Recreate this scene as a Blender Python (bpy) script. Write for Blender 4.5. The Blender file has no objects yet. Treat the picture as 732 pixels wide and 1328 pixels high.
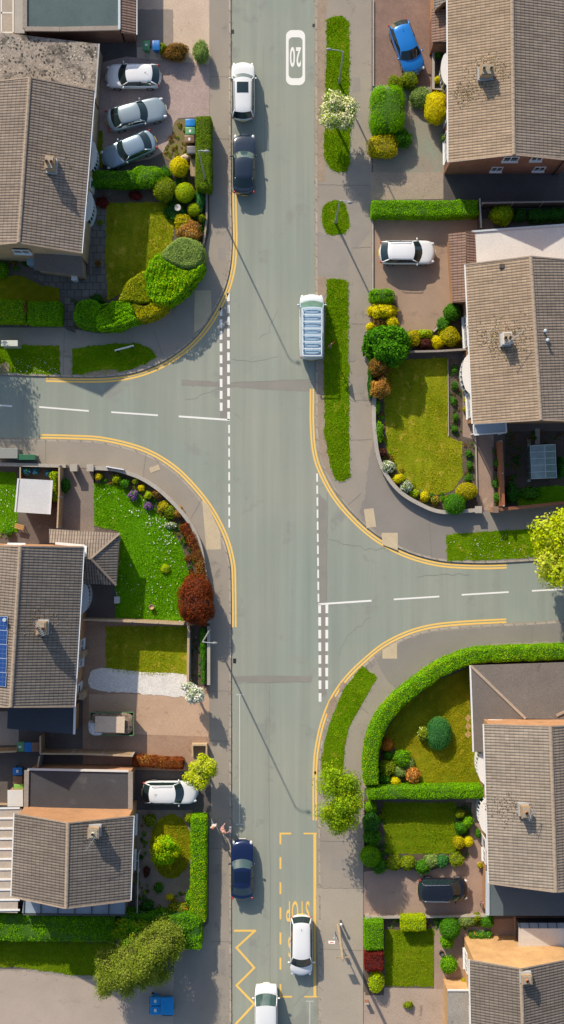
import bpy, math, random
import numpy as np
from mathutils import Vector, Matrix
random.seed(7)
RNG = np.random.default_rng(11)
sc = bpy.context.scene
col = sc.collection
PI = math.pi
# ---------------------------------------------------------------- survey: 16 photo px = 1 m on the ground, drone at 92 m
S, H, CX, CY = 16.0, 92.0, 366.0, 664.0
def P(x, y, h=0.0):
    k = (1 - h / H) / S
    return Vector(((x - CX) * k, -(y - CY) * k, h))
SUN_EL = math.radians(29.5)
SUN_DIR = Vector((0.43, -0.90, 0)).normalized()
# ---------------------------------------------------------------- tagging
def tag(o, label=None, cat=None, group=None, kind=None):
    if label: o['label'] = label
    if cat: o['category'] = cat
    if group: o['group'] = group
    if kind: o['kind'] = kind
    return o
def thing(name, label, cat, loc=(0, 0, 0), rz=0.0, group=None):
    o = bpy.data.objects.new(name, None)
    o.empty_display_size = 0.3
    col.objects.link(o)
    o.location = loc
    o.rotation_euler = (0, 0, rz)
    return tag(o, label, cat, group)
def org(o):
    t = Vector((0, 0, 0))
    while o is not None:
        t = t + Vector(o.location); o = o.parent
    return t
# ---------------------------------------------------------------- mesh builder
class MB:
    def __init__(s):
        s.v = []; s.f = []; s.m = []; s.uv = []; s.mi = 0; s.hasuv = False
    def face(s, pts, uv=None):
        b = len(s.v); s.v += [tuple(p) for p in pts]
        s.f.append(tuple(range(b, b + len(pts)))); s.m.append(s.mi)
        s.uv.append(uv)
        if uv: s.hasuv = True
    def grid(s, rows, close_u=False):
        b = len(s.v); n = len(rows[0])
        for r in rows: s.v += [tuple(p) for p in r]
        for i in range(len(rows) - 1):
            for j in range(n if close_u else n - 1):
                j2 = (j + 1) % n
                s.f.append((b + i*n + j, b + i*n + j2, b + (i+1)*n + j2, b + (i+1)*n + j)); s.m.append(s.mi); s.uv.append(None)
    def obox(s, c, a, b_, d):
        c = Vector(c); a = Vector(a); b_ = Vector(b_); d = Vector(d)
        if a.cross(b_).dot(d) < 0: a = -a
        b = len(s.v)
        for k in (-1, 1):
            for i, j in ((-1, -1), (1, -1), (1, 1), (-1, 1)):
                s.v.append(tuple(c + a*i + b_*j + d*k))
        for q in ((3, 2, 1, 0), (4, 5, 6, 7), (0, 1, 5, 4), (1, 2, 6, 5), (2, 3, 7, 6), (3, 0, 4, 7)):
            s.f.append(tuple(b + i for i in q)); s.m.append(s.mi); s.uv.append(None)
    def box(s, c, d, rz=0.0):
        cx, sx = math.cos(rz), math.sin(rz)
        s.obox(c, (cx*d[0]/2, sx*d[0]/2, 0), (-sx*d[1]/2, cx*d[1]/2, 0), (0, 0, d[2]/2))
    def beam(s, p, q, w, t):
        p = Vector(p); q = Vector(q); d = (q - p); l = d.length; d.normalize()
        up = Vector((0, 0, 1)) if abs(d.z) < .95 else Vector((1, 0, 0))
        sd = d.cross(up).normalized(); u = sd.cross(d)
        s.obox((p + q) / 2, d * l / 2, sd * w / 2, u * t / 2)
    def prism(s, pts, z0, z1, bottom=False):
        n = len(pts)
        ar = sum(pts[i][0]*pts[(i+1) % n][1] - pts[(i+1) % n][0]*pts[i][1] for i in range(n))
        if ar < 0: pts = pts[::-1]
        top = [(p[0], p[1], z1) for p in pts]; bot = [(p[0], p[1], z0) for p in pts]
        s.face(top)
        for i in range(n):
            j = (i + 1) % n
            s.face([bot[i], bot[j], top[j], top[i]])
        if bottom: s.face(bot[::-1])
    def cyl(s, p, q, r0, r1=None, n=10, caps=True):
        r1 = r0 if r1 is None else r1
        p = Vector(p); q = Vector(q); d = (q - p).normalized()
        up = Vector((0, 0, 1)) if abs(d.z) < .95 else Vector((1, 0, 0))
        a = d.cross(up).normalized(); b = d.cross(a)
        R = []
        for c, r in ((p, r0), (q, r1)):
            R.append([c + a*math.cos(2*PI*i/n)*r + b*math.sin(2*PI*i/n)*r for i in range(n)])
        s.grid(R, True)
        if caps: s.face(R[0]); s.face(R[1][::-1])
    def tube(s, pts, rad, n=6):
        for i in range(len(pts) - 1):
            r0 = rad[i] if isinstance(rad, (list, tuple)) else rad
            r1 = rad[i+1] if isinstance(rad, (list, tuple)) else rad
            s.cyl(pts[i], pts[i+1], r0, r1, n)
    def sph(s, c, r, nu=12, nv=7):
        rows = []
        for i in range(nv + 1):
            a = -PI/2 + PI*i/nv
            rows.append([(c[0] + r[0]*math.cos(a)*math.cos(2*PI*j/nu), c[1] + r[1]*math.cos(a)*math.sin(2*PI*j/nu), c[2] + r[2]*math.sin(a)) for j in range(nu)])
        s.grid(rows, True)
    def build(s, name, mats, parent=None, smooth=False, origin=None, bevel=0):
        me = bpy.data.meshes.new(name)
        o_ = Vector(origin) if origin is not None else (org(parent) if parent else Vector((0, 0, 0)))
        me.from_pydata([(p[0]-o_.x, p[1]-o_.y, p[2]-o_.z) for p in s.v], [], s.f)
        if not isinstance(mats, (list, tuple)): mats = [mats]
        for m in mats: me.materials.append(m)
        me.polygons.foreach_set('material_index', s.m)
        if smooth: me.polygons.foreach_set('use_smooth', [True]*len(s.f))
        if s.hasuv:
            ul = me.uv_layers.new(name='UVMap')
            k = 0
            for f, u in zip(s.f, s.uv):
                for i in range(len(f)):
                    ul.data[k].uv = u[i] if u else (0.15, 0.15)
                    k += 1
        me.update()
        ob = bpy.data.objects.new(name, me); col.objects.link(ob)
        if parent: ob.parent = parent
        elif origin is not None: ob.location = o_
        if bevel:
            bm_ = ob.modifiers.new('bevel', 'BEVEL'); bm_.width = bevel; bm_.segments = 2; bm_.limit_method = 'ANGLE'
        return ob
def LB(mb, name, mats, parent=None, smooth=False, bevel=0):     # build in local coordinates
    return mb.build(name, mats, parent, smooth, origin=(0, 0, 0) if parent else None, bevel=bevel)
# ---------------------------------------------------------------- node materials
MATS = {}
def newmat(name):
    m = bpy.data.materials.new(name); m.use_nodes = True
    nt = m.node_tree; b = nt.nodes['Principled BSDF']
    return m, nt, b
def N(nt, t, **kw):
    n = nt.nodes.new(t)
    for k, v in kw.items():
        if k in n.inputs.keys() if hasattr(n.inputs, 'keys') else False: n.inputs[k].default_value = v
        else: setattr(n, k, v)
    return n
def link(nt, a, b): nt.links.new(a, b)
def rgba(c): return (c[0], c[1], c[2], 1)
def mixc(nt, fac, a, b, mode='MIX'):
    n = nt.nodes.new('ShaderNodeMix'); n.data_type = 'RGBA'; n.blend_type = mode
    for sock, v in ((n.inputs[0], fac), (n.inputs[6], a), (n.inputs[7], b)):
        if hasattr(v, 'is_linked'): nt.links.new(v, sock)
        elif isinstance(v, (int, float)): sock.default_value = v
        else: sock.default_value = rgba(v)
    return n.outputs[2]
def noise(nt, vec, scale, detail=4, rough=.55, dist=0):
    n = nt.nodes.new('ShaderNodeTexNoise'); n.inputs['Scale'].default_value = scale
    n.inputs['Detail'].default_value = detail; n.inputs['Roughness'].default_value = rough; n.inputs['Distortion'].default_value = dist
    if vec is not None: nt.links.new(vec, n.inputs['Vector'])
    return n.outputs['Fac']
def ramp(nt, fac, lo, hi):
    n = nt.nodes.new('ShaderNodeMapRange'); n.inputs[1].default_value = lo; n.inputs[2].default_value = hi; n.clamp = True
    nt.links.new(fac, n.inputs[0]); return n.outputs[0]
def math_(nt, op, a, b=None):
    n = nt.nodes.new('ShaderNodeMath'); n.operation = op
    for sock, v in ((n.inputs[0], a), (n.inputs[1], b)):
        if v is None: continue
        if hasattr(v, 'is_linked'): nt.links.new(v, sock)
        else: sock.default_value = v
    return n.outputs[0]
def texco(nt, out='Object'): return nt.nodes.new('ShaderNodeTexCoord').outputs[out]
def grey(nt, f, lo, hi):      # fac -> grey multiplier
    n = nt.nodes.new('ShaderNodeMapRange'); n.inputs[3].default_value = lo; n.inputs[4].default_value = hi
    nt.links.new(f, n.inputs[0])
    c = nt.nodes.new('ShaderNodeCombineColor')
    for i in range(3): nt.links.new(n.outputs[0], c.inputs[i])
    return c.outputs[0]
def bumpn(nt, b, h, strength=.3, dist=.02):
    n = nt.nodes.new('ShaderNodeBump'); n.inputs['Strength'].default_value = strength; n.inputs['Distance'].default_value = dist
    nt.links.new(h, n.inputs['Height']); nt.links.new(n.outputs[0], b.inputs['Normal'])
def nmat(name, c1, c2, s1=.5, s2=9, fine=.25, rough=.9, bump=.25, c3=None, s3=1.7, th=.62, spec=.25, c4=None):
    if name in MATS: return MATS[name]
    m, nt, b = newmat(name); v = texco(nt)
    f1 = ramp(nt, noise(nt, v, s1, 6, .6, .3), .3, .7)
    c = mixc(nt, f1, c1, c2)
    if c3: c = mixc(nt, ramp(nt, noise(nt, v, s3, 5, .65, .4), th, th+.08), c, c3)
    if c4: c = mixc(nt, ramp(nt, noise(nt, v, 3.7, 3, .7), .66, .72), c, c4)
    fn = noise(nt, v, s2, 5, .7)
    c = mixc(nt, 1.0, c, grey(nt, ramp(nt, fn, .25, .75), 1-fine, 1+fine), 'MULTIPLY')
    fn2 = noise(nt, v, s2*4.3, 2, .6)
    c = mixc(nt, 1.0, c, grey(nt, ramp(nt, fn2, .25, .75), 1-fine*.8, 1+fine*.8), 'MULTIPLY')
    link(nt, c, b.inputs['Base Color']); b.inputs['Roughness'].default_value = rough; b.inputs['Specular IOR Level'].default_value = spec
    if bump: bumpn(nt, b, fn2, bump, .03)
    MATS[name] = m; return m
def plain(name, c, rough=.5, metal=0, spec=.5, coat=0, var=.06, vs=6, emit=None):
    if name in MATS: return MATS[name]
    m, nt, b = newmat(name)
    if var:
        f = noise(nt, texco(nt), vs, 5, .6)
        c_ = mixc(nt, 1.0, rgba(c), grey(nt, ramp(nt, f, .25, .75), 1-var, 1+var), 'MULTIPLY')
        link(nt, c_, b.inputs['Base Color'])
    else: b.inputs['Base Color'].default_value = rgba(c)
    b.inputs['Roughness'].default_value = rough; b.inputs['Metallic'].default_value = metal
    b.inputs['Specular IOR Level'].default_value = spec; b.inputs['Coat Weight'].default_value = coat
    b.inputs['Coat Roughness'].default_value = .06
    MATS[name] = m; return m
def paintmat(name, base, under, wear=.55):          # worn thermoplastic road paint
    m, nt, b = newmat(name); v = texco(nt)
    w = ramp(nt, noise(nt, v, 7, 6, .75), wear, wear+.16)
    w2 = ramp(nt, noise(nt, v, .7, 3, .6), .35, .75)
    f = math_(nt, 'MULTIPLY', w, w2)
    c = mixc(nt, f, base, under)
    c = mixc(nt, 1.0, c, grey(nt, noise(nt, v, 22, 3, .6), .82, 1.12), 'MULTIPLY')
    link(nt, c, b.inputs['Base Color']); b.inputs['Roughness'].default_value = .8; b.inputs['Specular IOR Level'].default_value = .2
    return m
def roofmat(name, c1, c2, dark, pu=.215, pv=.36, moss=None, mossth=.64, groove_tone=.36, crsd=.6):
    m, nt, b = newmat(name)
    uv = texco(nt, 'UV'); ob = texco(nt)
    sx = nt.nodes.new('ShaderNodeSeparateXYZ'); link(nt, uv, sx.inputs[0])
    u, v = sx.outputs[0], sx.outputs[1]
    uu = math_(nt, 'DIVIDE', u, pu); vv = math_(nt, 'DIVIDE', v, pv)
    fu = math_(nt, 'FRACT', uu); fv = math_(nt, 'FRACT', vv)
    roll = math_(nt, 'ABSOLUTE', math_(nt, 'SUBTRACT', fu, .5))          # 0 at crown .5 at gutter
    roll = math_(nt, 'SUBTRACT', 1.0, math_(nt, 'POWER', math_(nt, 'MULTIPLY', roll, 2.0), 2.0))
    hgt = math_(nt, 'ADD', math_(nt, 'MULTIPLY', roll, .8), math_(nt, 'MULTIPLY', fv, .3))
    cid = nt.nodes.new('ShaderNodeCombineXYZ')
    link(nt, math_(nt, 'FLOOR', uu), cid.inputs[0]); link(nt, math_(nt, 'FLOOR', vv), cid.inputs[1])
    wn = nt.nodes.new('ShaderNodeTexWhiteNoise'); wn.noise_dimensions = '2D'; link(nt, cid.outputs[0], wn.inputs['Vector'])
    c = mixc(nt, ramp(nt, noise(nt, ob, .45, 6, .65, .4), .3, .7), c1, c2)
    c = mixc(nt, 1.0, c, grey(nt, wn.outputs['Value'], .90, 1.10), 'MULTIPLY')
    gut = ramp(nt, roll, .10, .75)
    crs = ramp(nt, fv, .0, .22)
    c = mixc(nt, 1.0, c, grey(nt, math_(nt, 'MULTIPLY', gut, math_(nt, 'ADD', math_(nt, 'MULTIPLY', crs, crsd), 1 - crsd)), groove_tone, 1.10), 'MULTIPLY')  # darker in the channels between rolls and along course edges
    st = ramp(nt, noise(nt, ob, 1.1, 7, .72, .6), .52, .78)
    c = mixc(nt, math_(nt, 'MULTIPLY', st, .55), c, dark)
    mp = nt.nodes.new('ShaderNodeMapping'); mp.inputs['Scale'].default_value = (2.6, .30, 1); link(nt, uv, mp.inputs[0])
    c = mixc(nt, 1.0, c, grey(nt, ramp(nt, noise(nt, mp.outputs[0], 1.0, 5, .65), .3, .7), .84, 1.12), 'MULTIPLY')
    c = mixc(nt, 1.0, c, grey(nt, ramp(nt, noise(nt, ob, .22, 3, .6), .3, .7), .88, 1.10), 'MULTIPLY')
    c = mixc(nt, ramp(nt, noise(nt, ob, 9.5, 3, .8), .70, .76), c, (.45, .41, .33))
    if moss:
        mo = ramp(nt, noise(nt, ob, 2.6, 6, .8), mossth, mossth+.07)
        c = mixc(nt, mo, c, moss)
    c = mixc(nt, 1.0, c, grey(nt, noise(nt, ob, 14, 4, .7), .8, 1.2), 'MULTIPLY')
    link(nt, c, b.inputs['Base Color']); b.inputs['Roughness'].default_value = .92; b.inputs['Specular IOR Level'].default_value = .15
    bumpn(nt, b, hgt, .8, .045)
    return m
def brickmat(name, c1, c2, mortar, scale=1.0, w=.225, h=.075, mode='wall', ms=.012, rot=0.0, bump=.3):
    m, nt, b = newmat(name); ob = texco(nt)
    if mode == 'wall':
        sx = nt.nodes.new('ShaderNodeSeparateXYZ'); link(nt, ob, sx.inputs[0])
        cb = nt.nodes.new('ShaderNodeCombineXYZ'); link(nt, math_(nt, 'ADD', sx.outputs[0], sx.outputs[1]), cb.inputs[0]); link(nt, sx.outputs[2], cb.inputs[1])
        v = cb.outputs[0]
    else:
        mp = nt.nodes.new('ShaderNodeMapping'); mp.inputs['Rotation'].default_value = (0, 0, rot); link(nt, ob, mp.inputs[0]); v = mp.outputs[0]
    br = nt.nodes.new('ShaderNodeTexBrick'); link(nt, v, br.inputs['Vector'])
    br.inputs['Scale'].default_value = scale; br.inputs['Brick Width'].default_value = w; br.inputs['Row Height'].default_value = h
    br.inputs['Mortar Size'].default_value = ms; br.inputs['Color1'].default_value = rgba(c1); br.inputs['Color2'].default_value = rgba(c2); br.inputs['Mortar'].default_value = rgba(mortar)
    c = mixc(nt, 1.0, br.outputs['Color'], grey(nt, ramp(nt, noise(nt, ob, .8, 6, .7), .25, .75), .75, 1.2), 'MULTIPLY')
    c = mixc(nt, 1.0, c, grey(nt, noise(nt, ob, 11, 4, .7), .75, 1.25), 'MULTIPLY')
    link(nt, c, b.inputs['Base Color']); b.inputs['Roughness'].default_value = .9; b.inputs['Specular IOR Level'].default_value = .2
    bumpn(nt, b, br.outputs['Fac'], -bump, .01)
    return m
FOL = {}
def folmat(key, dark, light, trans=.3, ns=1.3):
    if key in FOL: return FOL[key]
    m, nt, b = newmat('foliage_' + key); ob = texco(nt)
    g = nt.nodes.new('ShaderNodeNewGeometry')
    f = math_(nt, 'ADD', math_(nt, 'MULTIPLY', g.outputs['Random Per Island'], .62), math_(nt, 'MULTIPLY', ramp(nt, noise(nt, ob, ns, 4, .6), .3, .7), .38))
    c = mixc(nt, f, dark, light)
    link(nt, c, b.inputs['Base Color']); b.inputs['Roughness'].default_value = .75; b.inputs['Specular IOR Level'].default_value = .04
    t = nt.nodes.new('ShaderNodeBsdfTranslucent'); link(nt, c, t.inputs[0])
    mx = nt.nodes.new('ShaderNodeMixShader'); mx.inputs[0].default_value = trans
    link(nt, b.outputs[0], mx.inputs[1]); link(nt, t.outputs[0], mx.inputs[2])
    link(nt, mx.outputs[0], nt.nodes['Material Output'].inputs[0])
    FOL[key] = m; return m
# ---------------------------------------------------------------- numpy meshes (leaves, grass)
def np_obj(name, V, F, mi, mats, parent=None, loc=None):
    me = bpy.data.meshes.new(name)
    V = np.asarray(V, dtype=np.float32); k = F.shape[1]; nf = F.shape[0]
    me.vertices.add(len(V)); me.vertices.foreach_set('co', V.ravel())
    me.loops.add(nf*k); me.loops.foreach_set('vertex_index', F.ravel().astype(np.int32))
    me.polygons.add(nf); me.polygons.foreach_set('loop_start', (np.arange(nf)*k).astype(np.int32))
    try: me.polygons.foreach_set('loop_total', np.full(nf, k, dtype=np.int32))
    except Exception: pass
    for m in mats: me.materials.append(m)
    me.polygons.foreach_set('material_index', mi.astype(np.int32))
    me.update(calc_edges=True); me.validate()
    ob = bpy.data.objects.new(name, me); col.objects.link(ob)
    if parent: ob.parent = parent
    if loc is not None: ob.location = loc
    return ob
def leaves(C, Nn, size, tilt=.7, asp=.6):
    n = len(C)
    d = Nn + RNG.normal(size=(n, 3))*tilt
    d /= np.linalg.norm(d, axis=1)[:, None] + 1e-9
    r = RNG.normal(size=(n, 3)); a = np.cross(d, r); a /= np.linalg.norm(a, axis=1)[:, None] + 1e-9
    b = np.cross(d, a)
    s = size*RNG.uniform(.6, 1.45, n)[:, None]
    fold = d*s*RNG.uniform(-.15, .3, n)[:, None]
    V = np.stack([C + a*s*.5, C + b*s*.5*asp + fold, C - a*s*.5, C - b*s*.5*asp + fold], 1).reshape(-1, 3)
    F = np.arange(4*n).reshape(n, 4)
    return V, F
def wob(p, seed, f=2.0):
    r = np.random.default_rng(seed)
    out = np.zeros(len(p))
    for i in range(6):
        k = r.normal(size=3)*f*(1 + .5*i); out += np.sin(p @ k + r.uniform(0, 6.28))/(1 + .5*i)
    return out/2.2
def merge(parts):                                    # [(V,F,mi)] -> one
    V = []; F = []; M = []; o = 0
    for v, f, m in parts:
        V.append(v); F.append(f + o); M.append(np.full(len(f), m) if np.isscalar(m) else m); o += len(v)
    return np.concatenate(V), np.concatenate(F), np.concatenate(M)
def sph_grid(nu, nv):
    A = []
    for i in range(nv + 1):
        a = -PI/2 + PI*i/nv
        for j in range(nu): A.append((math.cos(a)*math.cos(2*PI*j/nu), math.cos(a)*math.sin(2*PI*j/nu), math.sin(a)))
    F = []
    for i in range(nv):
        for j in range(nu): F.append((i*nu + j, i*nu + (j+1) % nu, (i+1)*nu + (j+1) % nu, (i+1)*nu + j))
    return np.array(A), np.array(F)
SEED = [100]
def blob(cx, cy, cz, rx, ry, rz, bump=.12, leaf=.1, dens=330, f=2.2, flower=0, sq=1.0, tilt=.7, core=.86, depth=.1, zmin=.02):
    """leaf shell on an uneven ellipsoid + dark inner core; returns [(V,F,mi)]"""
    SEED[0] += 1; sd = SEED[0]
    area = 4*PI*((((rx*ry)**1.6 + (rx*rz)**1.6 + (ry*rz)**1.6)/3)**(1/1.6))
    n = int(area*dens*(.1/leaf)**1.4)
    D = RNG.normal(size=(n, 3)); D /= np.linalg.norm(D, axis=1)[:, None]
    if sq != 1: D = np.sign(D)*np.abs(D)**sq; D /= (np.abs(D)**(2/sq)).sum(1)[:, None]**(sq/2)
    rad = 1 + bump*wob(D*1.0, sd, f)
    jit = 1 - depth*np.abs(RNG.normal(size=n))
    R = np.array([rx, ry, rz])
    C = D*(rad*jit)[:, None]*R + np.array([cx, cy, cz])
    Nn = D/R; Nn /= np.linalg.norm(Nn, axis=1)[:, None]
    k = C[:, 2] > zmin
    C, Nn = C[k], Nn[k]
    V, F = leaves(C, Nn, leaf, tilt)
    mi = np.zeros(len(F))
    if flower: mi[RNG.random(len(F)) < flower] = 2
    A, G = sph_grid(14, 9)
    if sq != 1:
        A = np.sign(A)*np.abs(A)**sq; A /= (np.abs(A)**(2/sq)).sum(1)[:, None]**(sq/2)
    K = A*(core*(1 + bump*wob(A, sd, f)))[:, None]*R + np.array([cx, cy, cz]); K[:, 2] = np.maximum(K[:, 2], 0)
    return [(V, F, mi), (K, G, 1)]
# ---------------------------------------------------------------- foliage palette (dark, light)
def pal(k, d, l, t=.36, a=1.7, b=1.85): folmat(k, tuple(min(.85, x*a) for x in d[:2]) + (d[2]*.8,), tuple(min(.85, x*b) for x in l[:2]) + (l[2]*.85,), t)
pal('hedge', (.045, .13, .004), (.20, .43, .010))
pal('hedge_dull', (.055, .10, .008), (.17, .26, .018))
pal('green', (.020, .085, .008), (.10, .29, .020))
pal('deep', (.012, .060, .014), (.05, .19, .032))
pal('blue_green', (.02, .10, .05), (.08, .26, .12))
pal('lime', (.15, .27, .004), (.52, .66, .010))
pal('yellow', (.46, .38, .004), (.80, .66, .010))
pal('olive', (.085, .13, .008), (.25, .30, .018))
pal('gold_olive', (.20, .18, .006), (.52, .42, .016))
pal('red', (.075, .014, .008), (.22, .052, .026))
pal('maroon', (.07, .008, .014), (.24, .030, .040))
pal('orange', (.30, .075, .020), (.66, .24, .06))
pal('salmon', (.22, .09, .03), (.60, .30, .13))
pal('brown', (.10, .055, .022), (.30, .17, .07))
pal('grey_green', (.09, .15, .07), (.27, .36, .19))
pal('willow', (.065, .10, .016), (.205, .265, .048))
pal('willow_grey', (.09, .115, .035), (.27, .31, .11))
pal('tree_green', (.06, .13, .008), (.28, .42, .03))
pal('pale_lime', (.24, .30, .03), (.66, .70, .14))
pal('plum', (.04, .012, .02), (.13, .045, .06))
W_FL = plain('white_petals', (.78, .78, .70), .8, var=.1)
Y_FL = plain('cream_petals', (.80, .76, .45), .8, var=.1)
P_FL = plain('purple_petals', (.36, .10, .50), .8, var=.1)
O_FL = plain('orange_petals', (.80, .30, .04), .8, var=.1)
CORE = {}
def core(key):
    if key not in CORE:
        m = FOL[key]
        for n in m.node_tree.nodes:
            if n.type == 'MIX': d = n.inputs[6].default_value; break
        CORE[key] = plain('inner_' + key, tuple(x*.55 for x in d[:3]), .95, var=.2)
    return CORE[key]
BARK = nmat('bark', (.10, .075, .05), (.19, .15, .11), 3, 30, .4, bump=.6)
NAT = {}
def shrub(px, py, r, h, key, label, cat='shrub', name='shrub', bump=.10, leaf=.10, dens=330, group=None, fl=None, flr=.0, sq=1.0, base=0.0, tilt=.5, parent=None, f=2.2):
    rx, ry = r if isinstance(r, tuple) else (r, r)
    k = (1 - h*.55/H)/S
    p = P(px, py, h*.55); loc = Vector((p.x, p.y, .10 + base))
    bump = bump*1.3 if bump > .07 else bump; tilt = tilt + (.15 if bump > .18 else 0)
    parts = blob(0, 0, h*.48, rx*k*1.02, ry*k*1.02, h*.53, bump, leaf, dens, f, flr, sq, tilt)
    V, F, M = merge(parts)
    ob = np_obj(name, V, F, M, [FOL[key], core(key)] + ([fl] if fl else []), parent, loc)
    if label: tag(ob, label, cat, group)
    return ob
def catmull(pts, n=6, closed=False):
    out = []; m = len(pts)
    rng = range(m if closed else m - 1)
    g = (lambda i: pts[i % m]) if closed else (lambda i: pts[min(max(i, 0), m-1)])
    for i in rng:
        a, b, c, d = g(i-1), g(i), g(i+1), g(i+2)
        for t in range(n):
            t /= n
            out.append(tuple(.5*((2*b[j]) + (-a[j] + c[j])*t + (2*a[j] - 5*b[j] + 4*c[j] - d[j])*t*t + (-a[j] + 3*b[j] - 3*c[j] + d[j])*t**3) for j in range(2)))
    if not closed: out.append(tuple(pts[-1][:2]))
    return out
def resample(p, step):
    p = np.array(p, float); d = np.r_[0, np.cumsum(np.linalg.norm(np.diff(p, axis=0), axis=1))]
    n = max(2, int(d[-1]/step) + 1); t = np.linspace(0, d[-1], n)
    return np.stack([np.interp(t, d, p[:, i]) for i in range(p.shape[1])], 1), t
def offset_path(q, o):
    t = np.gradient(q, axis=0); t /= np.linalg.norm(t, axis=1)[:, None] + 1e-9
    nrm = np.stack([-t[:, 1], t[:, 0]], 1)
    return q + nrm*o, t, nrm
def hedge(path, w, h, key, label, cat='hedge', name='hedge', bump=.045, leaf=.085, dens=360, group=None, round_=.25, smooth=False, key2=None, mix2=0, fl=None, flr=0, base=0.0, tilt=.42):
    pts = [tuple(P(x, y, h*.85)[:2]) for x, y in path]
    if smooth: pts = catmull(pts, 8)
    Q, T = resample(pts, .14); L = T[-1]
    w = w/S*(1 - h*.85/H); r = min(round_, w*.45, h*.45)
    loc = Vector((*Q[len(Q)//2], .10 + base)); Q = Q - np.array(loc[:2])
    # cross section
    cs = [(-w/2 + .04, 0), (-w/2, .25*h), (-w/2, h - r)] + [(-w/2 + r - r*math.cos(a), h - r + r*math.sin(a)) for a in (PI/6, PI/3, PI/2)]
    cs = cs + [(-x, z) for x, z in cs[::-1]]
    cs = np.array(cs); cl = np.r_[0, np.cumsum(np.linalg.norm(np.diff(cs, axis=0), axis=1))]; per = cl[-1]
    _, tt, nn = offset_path(Q, 0)
    SEED[0] += 1; sd = SEED[0]
    n = int(L*per*dens*(.1/leaf)**1.4)
    s = RNG.uniform(0, L, n); q = RNG.uniform(0, per, n)
    def ev(s, q):
        c = np.stack([np.interp(s, T, Q[:, i]) for i in (0, 1)], 1); nv = np.stack([np.interp(s, T, nn[:, i]) for i in (0, 1)], 1); nv /= np.linalg.norm(nv, axis=1)[:, None]
        o = np.interp(q, cl, cs[:, 0]); z = np.interp(q, cl, cs[:, 1])
        do = np.interp(q + .03, cl, cs[:, 0]) - np.interp(q - .03, cl, cs[:, 0]); dz = np.interp(q + .03, cl, cs[:, 1]) - np.interp(q - .03, cl, cs[:, 1])
        ll = np.sqrt(do**2 + dz**2) + 1e-9; no, nz = -dz/ll, do/ll
        C = np.c_[c + nv*o[:, None], z]; Nn = np.c_[nv*no[:, None], nz]
        ends = np.minimum(s, L - s); sh = np.clip(1 - ends/max(r, .1), 0, 1)**2*r*.6         # soften ends
        C = C - Nn*sh[:, None]
        return C, Nn
    C, Nn = ev(s, q)
    dsp = bump*wob(C, sd, 1.6) + bump*.6*wob(C, sd + 900, 5)
    C = C + Nn*(dsp - .05*np.abs(RNG.normal(size=n)))[:, None]
    parts = []
    for e, sg in ((0, -1), (len(Q)-1, 1)):
        m = int(w*h*dens*(.1/leaf)**1.4)
        o = RNG.uniform(-w/2, w/2, m)*.94; z = RNG.uniform(0, h, m)*.95
        edge = np.maximum(np.abs(o)/(w/2), z/h*.9)**4
        cc = Q[e] + nn[e]*o[:, None] + tt[e]*(sg*(.02 - .2*edge*r - .04*np.abs(RNG.normal(size=m))))[:, None]
        C = np.r_[C, np.c_[cc, z]]; Nn = np.r_[Nn, np.tile(np.array([tt[e][0]*sg, tt[e][1]*sg, .15]), (m, 1))]
    V, F = leaves(C, Nn, leaf, tilt)
    mi = np.zeros(len(F))
    if key2: mi[(RNG.random(len(F)) < mix2*2*ramp_np(wob(C, sd + 50, .9)))] = 2
    if fl: mi[RNG.random(len(F)) < flr] = 3 if key2 else 2
    parts.append((V, F, mi))
    qs = np.linspace(0, per, 16); ss = np.linspace(0.05, L - .05, len(Q))
    K = []
    for x in ss:
        c_, n_ = ev(np.full(16, x), qs); K.append(c_ - n_*.07)
    K = np.concatenate(K); G = []
    for i in range(len(ss)-1):
        for j in range(15): G.append((i*16 + j, (i+1)*16 + j, (i+1)*16 + j + 1, i*16 + j + 1))
    for e in (0, len(ss)-1):
        for j in range(7): G.append((e*16 + j, e*16 + j + 1, e*16 + 14 - j, e*16 + 15 - j))
    K[:, 2] = np.maximum(K[:, 2], 0)
    parts.append((K, np.array(G), 1))
    V, F, M = merge(parts)
    mats = [FOL[key], core(key)] + ([FOL[key2]] if key2 else []) + ([fl] if fl else [])
    return tag(np_obj(name, V, F, M, mats, None, loc), label, cat, group)
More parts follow.
